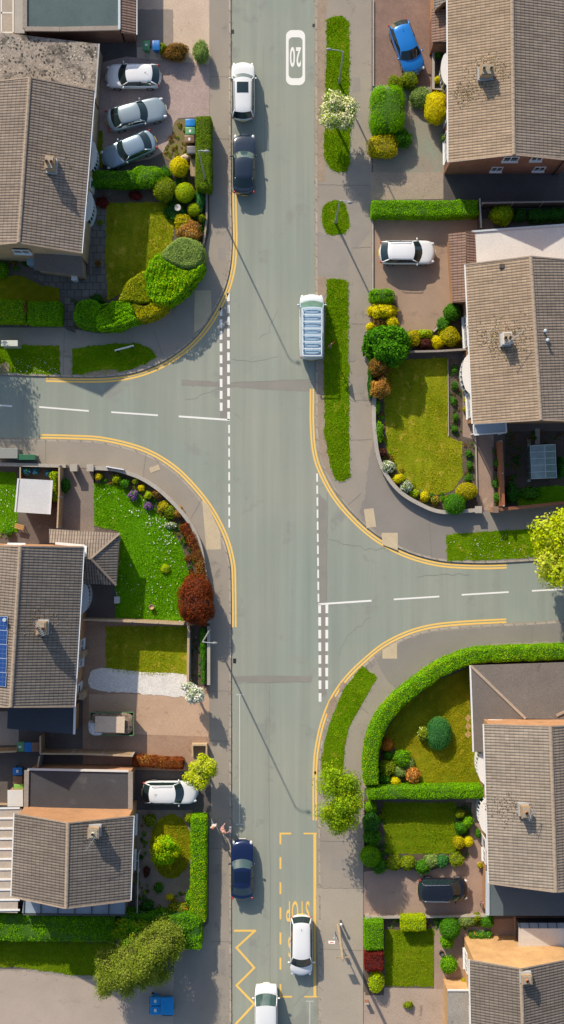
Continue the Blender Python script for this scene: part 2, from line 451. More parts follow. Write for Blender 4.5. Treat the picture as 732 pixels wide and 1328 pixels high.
def mound(poly, h, key, label, r=.45, leaf=.09, dens=420, bump=.06, tilt=.45, cat='shrub', name='clipped_shrub', key2=None, mix2=0):
    """clipped mass with the plan of a photo polygon, flat domed top and rounded sides"""
    w = np.array([tuple(P(x, y, h*.8)[:2]) for x, y in catmull(poly, 4, True)]); c0 = w.mean(0); w = (w - c0)*1.05; r *= .6; loc = Vector((*c0, .1))
    SEED[0] += 1; sd = SEED[0]
    seg = np.concatenate([w, w[:1]]); 
    def edge(q):
        d = np.full(len(q), 9.); nv = np.zeros((len(q), 2))
        for a, b in zip(seg[:-1], seg[1:]):
            ab = b - a; t = np.clip(((q - a) @ ab)/(ab @ ab + 1e-9), 0, 1)[:, None]; v = (a + ab*t) - q; k = np.linalg.norm(v, axis=1)
            m = k < d; d[m] = k[m]; nv[m] = v[m]/(k[m][:, None] + 1e-6)
        return d, nv
    lo, hi = w.min(0), w.max(0); n = int((hi - lo).prod()*dens*1.5*(.1/leaf)**1.4)
    q = RNG.uniform(0, 1, (n, 2))*(hi - lo) + lo; q = q[inpoly(q, [tuple(x) for x in w])]
    d, nv = edge(q); u = np.clip(d/r, 0, 1)
    z = h*(.55 + .45*np.sqrt(np.maximum(0, 1 - (1 - u)**2)))
    Nn = np.c_[nv*((1 - u)**1.0)[:, None]*1.3, .35 + u]; C = np.c_[q, z]
    m = int(np.linalg.norm(np.diff(seg, axis=0), axis=1).sum()*h*.75*dens*(.1/leaf)**1.4); Q, T = resample(seg, .05); k = RNG.integers(0, len(Q), m)
    _, tt, nn = offset_path(Q, 0); zz = RNG.uniform(0, h*.72, m); _, e2 = edge(Q[k]*.93)
    C = np.r_[C, np.c_[Q[k] - e2*.02, zz]]; Nn = np.r_[Nn, np.c_[e2, np.full(m, .15)]]; Nn /= np.linalg.norm(Nn, axis=1)[:, None] + 1e-9
    C = C + Nn*(bump*wob(C, sd, 1.9) + bump*.7*wob(C, sd + 7, 5.5) - .04*np.abs(RNG.normal(size=len(C))))[:, None]
    V, F = leaves(C, Nn, leaf, tilt); mi = np.zeros(len(F))
    if key2: mi[RNG.random(len(F)) < mix2*2*ramp_np(wob(C, sd + 50, .9))] = 2
    rings = []
    for f, zf in ((.90, 0), (.93, .5), (.86, .80), (.70, .90)): rings.append(np.c_[w*f, np.full(len(w), h*zf)])
    K = np.concatenate(rings + [np.array([[0, 0, h*.92]])]); G = []; L = len(w)
    for i in range(3):
        for j in range(L): G.append((i*L + j, i*L + (j+1) % L, (i+1)*L + (j+1) % L, (i+1)*L + j))
    for j in range(L): G.append((3*L + j, 3*L + (j+1) % L, 4*L, 4*L))
    G = np.array(G); quad = G[:3*L]; tri = G[3*L:]
    K2 = np.concatenate([K, np.c_[w*.35, np.full(L, h*.915)]]); tri4 = np.array([(3*L + j, 3*L + (j+1) % L, 4*L + 1 + (j+1) % L, 4*L + 1 + j) for j in range(L)])
    V, F, M = merge([(V, F, mi), (K2, np.concatenate([quad, tri4]), 1)])
    return tag(np_obj(name, V, F, M, [FOL[key], core(key)] + ([FOL[key2]] if key2 else []), None, loc), label, cat)
def ramp_np(x): return np.clip(x*.5 + .5, 0, 1)
def tree(px, py, r, h, key, label, name='tree', cat='tree', crown_h=None, leaf=.16, n=9000, fl=None, flr=0, clumps=26, trunk=.11, group=None, droop=0, sparse=.33, key2=None, poly=None):
    """trunk + limbs part, crown part of many leaf clumps"""
    rx, ry = r if isinstance(r, tuple) else (r, r)
    ch = crown_h or h*.62
    zc = h - ch*.5
    k = (1 - zc/H)/S; rx *= k; ry *= k
    p = P(px, py, zc); loc = Vector((p.x, p.y, .1))
    root = thing(name, label, cat, loc, 0, group)
    SEED[0] += 1; r_ = np.random.default_rng(SEED[0])
    cen = []
    if poly:
        pw = [tuple(P(x, y, zc)[:2]) for x, y in poly]; A = np.array(pw); ctr = np.array(loc[:2])
        while len(cen) < clumps:
            q = r_.uniform(0, 1, 2)*(A.max(0) - A.min(0)) + A.min(0)
            if not inpoly(q[None], pw)[0]: continue
            e = min(np.linalg.norm(q - (np.array(pw[i])*(1-t) + np.array(pw[(i+1) % len(pw)])*t)) for i in range(len(pw)) for t in (0, .33, .66))
            cen.append(np.array([*(q - ctr), zc + ch*.46*(min(1, e/(.75*max(rx, ry)))*2 - 1)*r_.uniform(.6, 1)]))
    while len(cen) < clumps:
        d = r_.normal(size=3); d /= np.linalg.norm(d)
        q = d*(r_.uniform(.25, .86)**.6)
        if q[2] < -.75: continue
        c = np.array([q[0]*rx*.86, q[1]*ry*.86, zc + q[2]*ch*.46])
        cen.append(c)
    cen.append(np.array([0, 0, zc + ch*.2]))
    mb = MB()
    top = (0, 0, zc)
    mb.tube([(0, 0, -.05), (.03, .02, zc*.35), (-.02, .03, zc*.7), top], [trunk*1.25, trunk, trunk*.8, trunk*.55], 8)
    for c in cen:
        z0 = r_.uniform(.45, .95)*zc
        st = Vector((0, .02, z0)); en = Vector(c); mid = st.lerp(en, .55) + Vector((0, 0, .12*ch*r_.uniform(.2, 1)))
        mb.tube([st, mid, en], [trunk*.42, trunk*.26, trunk*.1], 5)
    mb.build('trunk', BARK, root, True, origin=(0, 0, 0))
    parts = []; m = max(12, n//len(cen))
    for c in cen:
        rr = (rx + ry)*.5*r_.uniform(.26, .42)*(.62 if poly else 1)
        D = RNG.normal(size=(m, 3)); D /= np.linalg.norm(D, axis=1)[:, None]
        sd = int(r_.integers(1e6))
        rad = rr*(1 + .28*wob(D, sd, 2.6))*(1 - sparse*np.abs(RNG.normal(size=m))).clip(.1, 1.3)
        C = D*rad[:, None]*np.array([1, 1, .75]) + c
        if droop: C[:, 2] -= droop*np.abs(RNG.normal(size=m))*(np.linalg.norm(C[:, :2], axis=1)/max(rx, ry))
        V, F = leaves(C, D*np.array([1, 1, 1.1]) + np.array([0, 0, .35]), leaf, .5)
        mi = np.zeros(len(F))
        if key2: mi[RNG.random(len(F)) < (.7 if r_.random() < .4 else .1)] = 1
        if fl: mi[(RNG.random(len(F)) < flr) & (C[:, 2] > zc - ch*.25)] = 2 if key2 else 1
        parts.append((V, F, mi))
    V, F, M = merge(parts)
    np_obj('crown', V, F, M, [FOL[key]] + ([FOL[key2]] if key2 else []) + ([fl] if fl else []), root)
    return root
def inpoly(pts, poly):
    x, y = pts[:, 0], pts[:, 1]; ins = np.zeros(len(pts), bool); n = len(poly)
    for i in range(n):
        x1, y1 = poly[i]; x2, y2 = poly[(i+1) % n]
        if y1 == y2: continue
        c = ((y1 > y) != (y2 > y)) & (x < (x2 - x1)*(y - y1)/(y2 - y1) + x1)
        ins ^= c
    return ins
def cover(poly, n, keys, name='ground_cover', rmin=.08, rmax=.26, z=.11, leaf=.075):
    """low mixed planting that fills a bed between its bushes: uncountable, one object"""
    w = [tuple(P(x, y)[:2]) for x, y in poly]; A = np.array(w); q = RNG.uniform(0, 1, (n*4, 2))*(A.max(0) - A.min(0)) + A.min(0)
    q = q[inpoly(q, w)][:n]; parts = []
    for p in q:
        r = RNG.uniform(rmin, rmax); k = int(RNG.integers(len(keys)))
        V, F, m = blob(p[0], p[1], z + r*.35, r, r*RNG.uniform(.7, 1.2), r*RNG.uniform(.5, 1.1), .25, leaf, 300, tilt=.8)[0]
        parts.append((V, F, k))
    V, F, M = merge(parts)
    return tag(np_obj(name, V, F, M, [FOL[k] for k in keys]), kind='stuff')
BLADE = {}
def grass_tufts(name, poly, z, dens, key, hgt=.06, over=.04, fl=None, flr=0):
    """blades of grass (and daisies) standing on a lawn: uncountable, one object"""
    A = np.array(poly); lo, hi = A.min(0) - over, A.max(0) + over
    n = int((hi - lo).prod()*dens)
    q = RNG.uniform(0, 1, (n, 2))*(hi - lo) + lo
    k = inpoly(q, poly)
    q = q[k] + RNG.normal(size=(k.sum(), 2))*over
    n = len(q); c = np.c_[q, np.full(n, z)]
    a = RNG.uniform(0, 2*PI, n); ln = RNG.uniform(.2, 1.1, n)
    clump = (.6 + .8*ramp_np(wob(c, SEED[0], .8)))
    hh = hgt*RNG.uniform(.5, 1.4, n)*clump
    w = .030*RNG.uniform(.7, 1.4, n)
    side = np.c_[-np.sin(a), np.cos(a), np.zeros(n)]*w[:, None]
    tip = c + np.c_[np.cos(a)*ln*hh, np.sin(a)*ln*hh, hh]
    V = np.stack([c + side, c - side, tip], 1).reshape(-1, 3); F = np.arange(3*n).reshape(n, 3)
    mi = np.zeros(n)
    o = np_obj(name, V, F, mi, [FOL[key]])
    tag(o, kind='stuff')
    return o
# ---------------------------------------------------------------- shared materials
GLASS = plain('car_glass', (.014, .030, .034), .04, spec=.9, var=0)
GLASS_SKY = plain('car_windscreen_sky', (.05, .095, .095), .05, spec=.9, var=.25, vs=1.5)  # pale teal base stands in for sky reflected in the windscreen
TYRE = plain('tyre_rubber', (.018, .018, .02), .8)
RIM = plain('alloy_rim', (.45, .46, .48), .3, .8)
BLACKP = plain('black_plastic', (.02, .02, .022), .5)
CHROME = plain('chrome', (.62, .63, .64), .18, .9)
LAMPW = plain('headlamp', (.72, .74, .76), .1, coat=1, var=0)
LAMPR = plain('tail_lamp', (.42, .015, .012), .15, coat=1, var=0)
PLATEW = plain('plate_white', (.75, .75, .72), .4, var=0)
PLATEY = plain('plate_yellow', (.75, .55, .06), .4, var=0)
STEEL = plain('galvanised_steel', (.34, .37, .38), .5, .3)
WHITE = plain('white_upvc', (.78, .79, .79), .35, var=.04)
CONC = nmat('concrete', (.46, .42, .36), (.36, .33, .29), 1, 12, .2)
WINGL = plain('window_glass', (.03, .045, .055), .05, spec=.9, var=.3, vs=.8)
def lerp(t, xs, ys): return float(np.interp(t, xs, ys))
KINDS = {
 # L, W, H, belt, profile of the lower body top (x/L from rear -.5 to front .5 -> z), cabin stations (x/L): screen base, screen top, roof rear, rear base
 'hatch':  dict(L=4.2, W=1.80, H=1.47, zb=.95, top=[(-.5, .50), (-.485, .80), (-.45, .98), (.2, .98), (.36, .90), (.46, .78), (.49, .62), (.5, .45)], cab=(.235, .085, -.33, -.44)),
 'saloon': dict(L=4.6, W=1.82, H=1.43, zb=.95, top=[(-.5, .50), (-.49, .84), (-.47, .98), (-.33, 1.02), (.2, .97), (.36, .90), (.46, .78), (.49, .62), (.5, .45)], cab=(.175, .045, -.25, -.375)),
 'suv':    dict(L=4.75, W=1.90, H=1.74, zb=1.08, top=[(-.5, .55), (-.49, .95), (-.47, 1.10), (.2, 1.08), (.40, 1.02), (.47, .92), (.49, .70), (.5, .5)], cab=(.25, .135, -.40, -.465)),
 'mpv':    dict(L=4.5, W=1.82, H=1.68, zb=1.0, top=[(-.5, .50), (-.49, .85), (-.47, 1.02), (.25, 1.0), (.40, .93), (.47, .80), (.49, .65), (.5, .45)], cab=(.31, .13, -.41, -.465)),
 'van':    dict(L=5.3, W=1.92, H=1.98, zb=1.12, top=[(-.5, .55), (-.495, 1.0), (-.49, 1.12), (.25, 1.12), (.42, 1.06), (.475, .90), (.49, .70), (.5, .5)], cab=(.375, .245, -.478, -.49)),
}
def car(kind, px, py, ang, paint, label, L=None, W=None, name='parked_car', cat='car', group=None, screen=None, extras=(), zh=1.2, ground=0.004, roofmat_=None):
    """ang: heading of the bonnet in photo degrees (0 = right, 90 = up)"""
    K = KINDS[kind]; L = L or K['L']; W = W or K['W']; Hh = K['H']; zb = K['zb']
    p = P(px, py, zh*.6)
    root = thing(name, label, cat, (p.x, p.y, ground), math.radians(ang), group)
    tx, tz = zip(*K['top'])
    def top(x): return lerp(x/L, tx, tz)
    xs = sorted(set([-.5, -.495, -.488, -.475, -.45, -.41, -.35, -.28, -.2, -.1, 0, .1, .2, .27, .33, .38, .42, .45, .47, .485, .494, .5]))
    def halfw(x): u = abs(x/L)*2; return W/2*(1 - .10*max(0, (u - .55)/.45)**2.2)
    def bul(x):
        u = x/L; e = max(0, (abs(u) - .36)/.14)
        return -math.copysign(1, u)*e*(.30 if kind != 'van' else .16)
    b = MB(); rows = []
    for f in xs:
        x = f*L; w = halfw(x); zt = top(x); r = []
        sil = .22 if abs(f) < .47 else .30
        lo = min(.45, zt - .06)
        for yf, z in ((.93, sil), (.985, lo), (1.0, min(.66, zt - .04)), (.985, zt - .035), (.92, zt + .005), (.72, zt + .028), (.38, zt + .045), (0, zt + .05)):
            r.append((yf, z))
        ring = r + [(-y, z) for y, z in r[-2::-1]]
        rows.append([(x + bul(x)*yf*yf, yf*w, z) for yf, z in ring])
    b.grid(rows); b.face(rows[0]); b.face(rows[-1][::-1])
    b.face([rows[i][0] for i in range(len(rows))] + [rows[i][-1] for i in range(len(rows)-1, -1, -1)])
    LB(b, 'body', paint, root, True)
    c0, c1, c2, c3 = [v*L for v in K['cab']]
    wr = W/2*(.79 if kind != 'van' else .88); wb = W/2*.955
    T = [-1, -.95, -.8, -.5, -.2, 0, .2, .5, .8, .95, 1]
    def row(x, z, w, cb, dome): return [(x + cb*(1 - t*t), t*w, z + dome*(1 - t*t) - (.05*abs(t)**8 if dome else 0)) for t in T]
    zr = Hh - .05
    fb, fr, rr_, rb = (.26, .16, -.12, -.16) if kind != 'van' else (.20, .12, -.03, -.04)
    Rw = [row(c0 - .12, top(c0) + .0, wb, fb, 0.03), row(c1, zr - .01, wr, fr, .03)]
    for t in (.12, .3, .55, .8, .94): Rw.append(row(c1 + (c2 - c1)*t, zr + .035*math.sin(PI*min(t*1.15, 1)), wr*(1 - .05*t), fr*(1-t) + rr_*t, .05))
    Rw += [row(c2, zr - .03, wr*.94, rr_, .03), row(c3, top(c3) + .02, wb*.92, rb, .03)]
    g = MB(); g.grid([Rw[0], Rw[1]]); LB(g, 'windscreen', screen or GLASS, root, True)
    g = MB(); g.grid(Rw[1:-1])
    for i in (0, 1):     # pillars
        pass
    for sg in (1, -1):
        k = -1 if sg > 0 else 0
        for (ra, rb2, wd) in ((Rw[0], Rw[1], .06), (Rw[-2], Rw[-1], .09)):
            a = Vector(ra[k]); c = Vector(rb2[k]); g.beam(a + Vector((0, 0, .0)), c, wd, .05)
    LB(g, 'roof_panel', roofmat_ or paint, root, True)
    g = MB(); g.grid([Rw[-2], Rw[-1]]); LB(g, 'rear_window', paint if kind == 'van' else GLASS, root, True)
    for sg in (1, -1):
        k = -1 if sg > 0 else 0
        up = [Vector(r[k]) for r in Rw[1:-1]]
        xa, xb = Rw[0][k][0], Rw[-1][k][0]
        lowr = [Vector((xa + (xb - xa)*i/(len(up)-1), sg*wb*(1 if i < len(up)-1 else .92), top(xa + (xb-xa)*i/(len(up)-1)) + .0)) for i in range(len(up))]
        g = MB()
        if kind == 'van':
            g.grid([up[:2] + [up[1].lerp(up[2], .4)], lowr[:2] + [lowr[1].lerp(lowr[2], .4)]]); LB(g, 'side_window', GLASS, root)
            g = MB(); g.grid([[up[1].lerp(up[2], .4)] + up[2:], [lowr[1].lerp(lowr[2], .4)] + lowr[2:]]); LB(g, 'side_panel', paint, root)
        else:
            g.grid([up, lowr]); LB(g, 'side_window', GLASS, root)
            g = MB(); i = 3; g.beam(up[i] + Vector((0, sg*.006, 0)), lowr[i] + Vector((0, sg*.006, 0)), .07, .02); LB(g, 'door_pillar', BLACKP, root)
        g = MB(); mx = c0 - .30; g.sph((mx, sg*(W/2 + .10), zb + .06), (.07, .11, .075), 10, 6); g.beam((mx, sg*W/2*.95, zb), (mx, sg*(W/2 + .06), zb + .03), .06, .05)
        LB(g, 'door_mirror', paint, root, True)
        g = MB(); g.sph((L/2 - .27, sg*W*.385, min(.70, top(L/2 - .3) - .10)), (.20, .12, .085), 12, 7); LB(g, 'headlight', LAMPW, root, True)
        g = MB(); g.sph((-L/2 + .20, sg*W*.425, zb - .12), (.12, .10, .14), 10, 6); LB(g, 'tail_light', LAMPR, root, True)
        for xw in (.30, -.29):
            w_ = MB(); y0 = sg*(W/2 - .19); y1 = sg*(W/2 - .005)
            w_.cyl((xw*L, y0, .32), (xw*L, y1, .32), .32, n=22); ty = LB(w_, 'tyre', TYRE, root, True)
            w_ = MB(); w_.cyl((xw*L, y1 - sg*.02, .32), (xw*L, y1 + sg*.008, .32), .21, n=14); LB(w_, 'rim', RIM, ty, False)
    g = MB(); g.box((L/2 + .012, 0, .48), (.03, .52, .11)); LB(g, 'number_plate', PLATEW, root)
    g = MB(); g.box((-L/2 - .012, 0, .62), (.03, .52, .11)); LB(g, 'number_plate', PLATEY, root)
    g = MB()
    for y in (-.35, .25): g.beam((c0 + .02, y, top(c0) + .06), (c0 - .14, y + .45, top(c0) + .14), .02, .012)
    LB(g, 'wiper', BLACKP, root)
    zt = Hh + .045
    if 'antenna' in extras:
        g = MB(); g.cyl((c2 + .5, 0, zt - .02), (c2 + .3, 0, zt + .10), .02, .008, 6); LB(g, 'aerial', BLACKP, root)
    if 'sunroof' in extras:
        g = MB(); rws = []
        for t in (.10, .2, .32, .44): rws.append([(c1 + (c2 - c1)*t, y*wr*.62, zr + .035*math.sin(PI*min(t*1.15, 1)) + .05*(1 - (y*.62)**2) + .012) for y in (-1, -.5, 0, .5, 1)])
        g.grid(rws); LB(g, 'sunroof', GLASS, root, True)
    if 'sunroof_rear' in extras:
        g = MB(); rws = []
        for t in (.10, .3, .5, .72): rws.append([(c1 + (c2 - c1)*t, y*wr*.82, zr + .035*math.sin(PI*min(t*1.15, 1)) + .05*(1 - (y*.82)**2) + .012) for y in (-1, -.5, 0, .5, 1)])
        g.grid(rws); LB(g, 'glass_roof', plain('dark_roof_glass', (.004, .012, .04), .06, spec=.8, var=0), root, True)
    if 'rails' in extras:
        for sg in (1, -1):
            g = MB(); yy = sg*wr*.93; g.tube([(c1 - .1, yy, zt - .07), (c1 - .25, yy, zt + .01), (c2 + .25, yy*.97, zt + .01), (c2 + .1, yy*.96, zt - .07)], .022, 6); LB(g, 'roof_rail', CHROME, root, True)
    if 'rack' in extras:
        g = MB(); zz = zt + .11; a, e = c1 - .02, c2 + .04
        for sg in (1, -1): g.beam((a, sg*wr*.86, zz), (e, sg*wr*.86, zz), .06, .05)
        for i in range(8):
            x = a + (e - a)*i/7; g.beam((x, -wr*.86, zz), (x, wr*.86, zz), .06, .05)
            for sg in (1, -1): g.beam((x, sg*wr*.86, zt - .06), (x, sg*wr*.86, zz), .04, .04)
        g.beam((a, -wr*.97, zz + .03), (a - 2.0, -wr*.97, zz + .03), .035, .035)
        LB(g, 'roof_rack', plain('rack_white', (.74, .76, .76), .4), root)
        g = MB()
        for i in range(7):
            x = a + (e - a)*(i + .5)/7; g.sph((x, 0, zt - .03), (.17, wr*.74, .035), 14, 6)
        LB(g, 'roof_rib', roofmat_ or paint, root, True)
    return root
# ---------------------------------------------------------------- wheelie bins
BINM = dict(blue=plain('bin_blue', (.012, .16, .48), .45), green=plain('bin_green', (.10, .30, .13), .5), brown=plain('bin_brown', (.22, .12, .07), .5), grey=plain('bin_grey', (.16, .16, .17), .5), cyan=plain('bin_cyan', (.002, .26, .62), .4), azure=plain('bin_azure', (.004, .20, .55), .45), lime=plain('bin_lime', (.22, .42, .08), .5), body=plain('bin_body', (.05, .055, .05), .5))
def bin_(px, py, colr, label, rz=0, group=None, sticker=False, sc_=1.0, ground=.115):
    p = P(px, py, 1.0); root = thing('wheelie_bin', label, 'wheelie bin', (p.x, p.y, ground), rz, group)
    root.scale = (sc_, sc_, 1)
    b = MB(); b.grid([[(x*w, y*d - .02, z) for x, y in ((-1, -1), (1, -1), (1, 1), (-1, 1))] for z, w, d in ((.06, .20, .22), (.5, .24, .28), (.98, .28, .34), (1.0, .29, .35))], True)
    LB(b, 'bin_body', BINM[colr], root)
    b = MB(); rows = []
    for i in range(7):
        y = -.38 + .76*i/6; zz = 1.02 + .055*math.sin(PI*i/6)
        rows.append([(-.30, y, zz - .05), (-.295, y, zz), (-.2, y, zz + .02), (.2, y, zz + .02), (.295, y, zz), (.30, y, zz - .05)])
    b.grid(rows); LB(b, 'lid', BINM[colr], root)
    b = MB(); b.cyl((-.24, .42, .98), (.24, .42, .98), .018, n=6); b.beam((-.2, .34, .96), (-.2, .42, .98), .03, .03); b.beam((.2, .34, .96), (.2, .42, .98), .03, .03); LB(b, 'handle', BINM['body'], root)
    for s_ in (-1, 1):
        b = MB(); b.cyl((s_*.20, .27, .10), (s_*.26, .27, .10), .10, n=12); LB(b, 'wheel', TYRE, root)
    if sticker: b = MB(); b.box((.03, .0, 1.098), (.22, .17, .006)); LB(b, 'sticker', PLATEW, root)
    return root
# ---------------------------------------------------------------- posts
def lamp_post(px, py, h, arm, label, name='street_lamp', mat=None, thick=.075):
    """px,py at the foot; arm = (dx,dy) of the bracket in metres"""
    mat = mat or STEEL
    p = P(px, py, .1); root = thing(name, label, 'street lamp', (p.x, p.y, .1))
    b = MB(); b.cyl((0, 0, 0), (0, 0, 1.1), thick*1.35, thick*1.35, 10); b.cyl((0, 0, 1.1), (0, 0, h), thick, thick*.6, 10); LB(b, 'pole', mat, root, True)
    a = Vector((arm[0], arm[1], 0))
    b = MB(); b.tube([(0, 0, h - .05), a*.35 + Vector((0, 0, h + .14)), a + Vector((0, 0, h + .18))], [thick*.6, .035, .03], 7); LB(b, 'bracket', mat, root, True)
    e = a + Vector((0, 0, h + .18)); d = a.normalized(); sdv = Vector((-d.y, d.x, 0))
    b = MB(); b.sph((e.x + d.x*.2, e.y + d.y*.2, e.z), (.09 + .14*abs(d.x), .09 + .14*abs(d.y), .07), 12, 7); hd = LB(b, 'lamp_head', plain('lamp_grey', (.20, .22, .23), .45), root, True)
    b = MB(); b.sph((e.x + d.x*.2, e.y + d.y*.2, e.z - .05), (.06 + .09*abs(d.x), .06 + .09*abs(d.y), .05), 10, 6); LB(b, 'lens', LAMPW, hd, True)
    return root
# ---------------------------------------------------------------- walls and fences
def wall(path, w, h, mat, label, name='garden_wall', cat='wall', capm=None, smooth=False, piers=(), base=.1, capw=.05, step=None, posts=None, capname='coping'):
    pts = [tuple(P(x, y, h)[:2]) for x, y in path]
    if smooth: pts = catmull(pts, 7)
    Q = np.array(pts, float); loc = Vector((*Q[len(Q)//2], base))
    root = thing(name, label, cat, loc)
    def ribbon(w, z0, z1, nm, m):
        L_, t, n = offset_path(Q, w/2); R_, _, _ = offset_path(Q, -w/2)
        b = MB(); rows = []
        for l, r in zip(L_, R_): rows.append([(l[0], l[1], z0), (l[0], l[1], z1), (r[0], r[1], z1), (r[0], r[1], z0)])
        b.grid(rows, False); b.face(rows[0]); b.face(rows[-1][::-1])
        return b.build(nm, m, root)
    ribbon(w, base - .1, base + h, 'wall_body' if cat == 'wall' else 'panel', mat)
    if capm: ribbon(w + capw, base + h + .002, base + h + .06, capname, capm)
    for (x, y) in piers:
        q = P(x, y, h); b = MB(); b.box((q.x, q.y, base + (h + .18)/2), (w + .22, w + .22, h + .18)); pr = b.build('pier', mat, root)
        b = MB(); b.box((q.x, q.y, base + h + .205), (w + .30, w + .30, .05)); b.build('pier_cap', capm or CONC, pr, bevel=.01)
    if posts:
        R, T = resample(Q, posts)
        for q in R:
            b = MB(); b.box((q[0], q[1], base + (h + .1)/2), (.11, .11, h + .1)); b.build('post', CONC, root)
    return root
# ---------------------------------------------------------------- people
def person(px, py, ang, label, skin, top_c, leg_c, hair_c, bag=None, arms='walk'):
    p = P(px, py, 1.0); root = thing('person', label, 'person', (p.x, p.y, .1), math.radians(ang))
    sk = plain('skin_%g' % skin[0], skin, .55)
    def skinned(nm, V, E, Rr, m, rootv=0, sub=2):
        me = bpy.data.meshes.new(nm); me.from_pydata(V, E, []); o = bpy.data.objects.new(nm, me); col.objects.link(o)
        s = o.modifiers.new('skin', 'SKIN'); s.use_smooth_shade = True
        for i, r in enumerate(Rr): me.skin_vertices[0].data[i].radius = r if isinstance(r, tuple) else (r, r)
        me.skin_vertices[0].data[rootv].use_root = True
        u = o.modifiers.new('sub', 'SUBSURF'); u.levels = sub; u.render_levels = sub
        dg = bpy.context.evaluated_depsgraph_get(); nm_ = bpy.data.meshes.new_from_object(o.evaluated_get(dg))
        bpy.data.objects.remove(o); q = bpy.data.objects.new(nm, nm_); col.objects.link(q); q.parent = root
        nm_.materials.clear(); nm_.materials.append(m)
        for f in nm_.polygons: f.use_smooth = True
        return q
    # skeleton facing +X, mid-stride
    V = [(0, 0, .95), (.01, 0, 1.15), (.02, 0, 1.36), (.03, 0, 1.46), (.05, 0, 1.55), (.07, 0, 1.64), (.06, 0, 1.72)]
    R = [(.15, .11), (.14, .10), (.16, .10), .055, (.075, .085), (.085, .10), (.06, .07)]
    E = [(i, i+1) for i in range(6)]
    def add(pts, rs, at):
        b = len(V)
        for q in pts: V.append(q)
        R.extend(rs)
        E.append((at, b)); E.extend([(b+i, b+i+1) for i in range(len(pts)-1)])
        return len(V) - 1
    add([(.02, .09, .88), (.22, .10, .50), (.20, .10, .12), (.22, .10, .06), (.36, .11, .04)], [.095, .062, .042, .045, .035], 0)
    add([(-.02, -.09, .88), (-.02, -.10, .50), (-.30, -.10, .20), (-.33, -.10, .12), (-.22, -.11, .04)], [.095, .062, .042, .045, .035], 0)
    hands = []
    if arms == 'walk': A = [[(.02, .19, 1.38), (-.06, .25, 1.10), (.10, .26, .88), (.14, .26, .80)], [(.02, -.19, 1.38), (.02, -.25, 1.09), (.20, -.24, .92), (.27, -.24, .87)]]
    else: A = [[(.04, .19, 1.38), (.22, .28, 1.22), (.46, .22, 1.20), (.54, .21, 1.20)], [(.02, -.19, 1.38), (.04, -.34, 1.15), (.20, -.44, 1.0), (.26, -.46, .96)]]
    for a in A:
        at = add(a, [.055, .042, .030, (.036, .022)], 2); hd = Vector(a[-1]); d = (hd - Vector(a[-2])).normalized(); sd = d.cross(Vector((0, 0, 1))).normalized() if abs(d.z) < .9 else Vector((1, 0, 0))
        for i, l in enumerate((.065, .078, .082, .072)):
            o = sd*(.030 - .02*i); q0 = hd + d*.035 + o; q1 = q0 + d*l*.6; q2 = q1 + d*l*.3 + Vector((0, 0, -.02))
            add([tuple(q0), tuple(q1), tuple(q2)], [.009, .0085, .007], at)
        q0 = hd + sd*.04; add([tuple(q0), tuple(q0 + sd*.03 + d*.035)], [.010, .008], at)
        hands.append(hd)
    skinned('body', V, E, R, sk)
    tv = [(0, 0, .90), (.01, 0, 1.12), (.02, 0, 1.34), (.025, 0, 1.42)]; tr = [(.185, .145), (.17, .13), (.19, .135), (.09, .08)]; te = [(0, 1), (1, 2), (2, 3)]
    for a in A:
        b = len(tv); tv += [a[0], tuple(Vector(a[0]).lerp(Vector(a[1]), .55)), a[1], tuple(Vector(a[1]).lerp(Vector(a[2]), .5))]; tr += [.075, .066, .058, .05]; te += [(2, b), (b, b+1), (b+1, b+2), (b+2, b+3)]
    skinned('jacket', tv, te, tr, plain('cloth_%g_%g' % (top_c[0], top_c[1]), top_c, .85))
    lv = [(0, 0, .98), (0, 0, .93), (.02, .09, .86), (.22, .10, .50), (.20, .10, .14), (-.02, -.09, .86), (-.02, -.10, .50), (-.29, -.10, .22)]
    skinned('trousers', lv, [(0, 1), (1, 2), (2, 3), (3, 4), (1, 5), (5, 6), (6, 7)], [(.17, .13), (.17, .13), .11, .078, .06, .11, .078, .06], plain('cloth_%g_%g' % (leg_c[0], leg_c[1]), leg_c, .85))
    b = MB(); rows = []
    for i in range(7):
        a = PI/2 - PI*.62*i/6; rows.append([(.045 + .115*math.cos(a)*math.cos(t)*(1 if math.cos(t) < .3 or i < 3 else .72), .105*math.cos(a)*math.sin(t), 1.66 + .115*math.sin(a) - (.05 if math.cos(t) < -.2 and i == 6 else 0)) for t in [2*PI*j/14 for j in range(14)]])
    b.grid(rows, True); LB(b, 'hair', plain('hair_%g' % hair_c[0], hair_c, .7), root, True)
    b = MB(); b.sph((.165, 0, 1.635), (.022, .014, .024), 8, 5)
    for s_ in (-1, 1): b.sph((.145, s_*.034, 1.66), (.012, .014, .009), 8, 5); b.sph((.06, s_*.098, 1.645), (.02, .012, .03), 8, 5)
    LB(b, 'face', sk, root, True)
    if bag:
        hd = hands[1]; t = thing('shopping_bag', bag, 'bag', tuple(Vector(root.location) + Matrix.Rotation(math.radians(ang), 3, 'Z') @ (hd + Vector((0, 0, -.62)))), math.radians(ang + 30))
        b = MB(); b.grid([[(x*w, y*d, z) for x, y in ((-1, -1), (1, -1), (1, 1), (-1, 1))] for z, w, d in ((0, .17, .07), (.2, .20, .10), (.40, .19, .08))], True); b.face([(-.17, -.07, 0), (.17, -.07, 0), (.17, .07, 0), (-.17, .07, 0)]); LB(b, 'bag_body', plain('bag_white', (.72, .76, .82), .5), t)
        b = MB()
        for s_ in (-1, 1): b.tube([(-.10, s_*.07, .39), (-.06, s_*.03, .58), (.06, s_*.03, .58), (.10, s_*.07, .39)], .008, 5)
        LB(b, 'handle', plain('bag_white', (.72, .76, .82), .5), t)
    return root
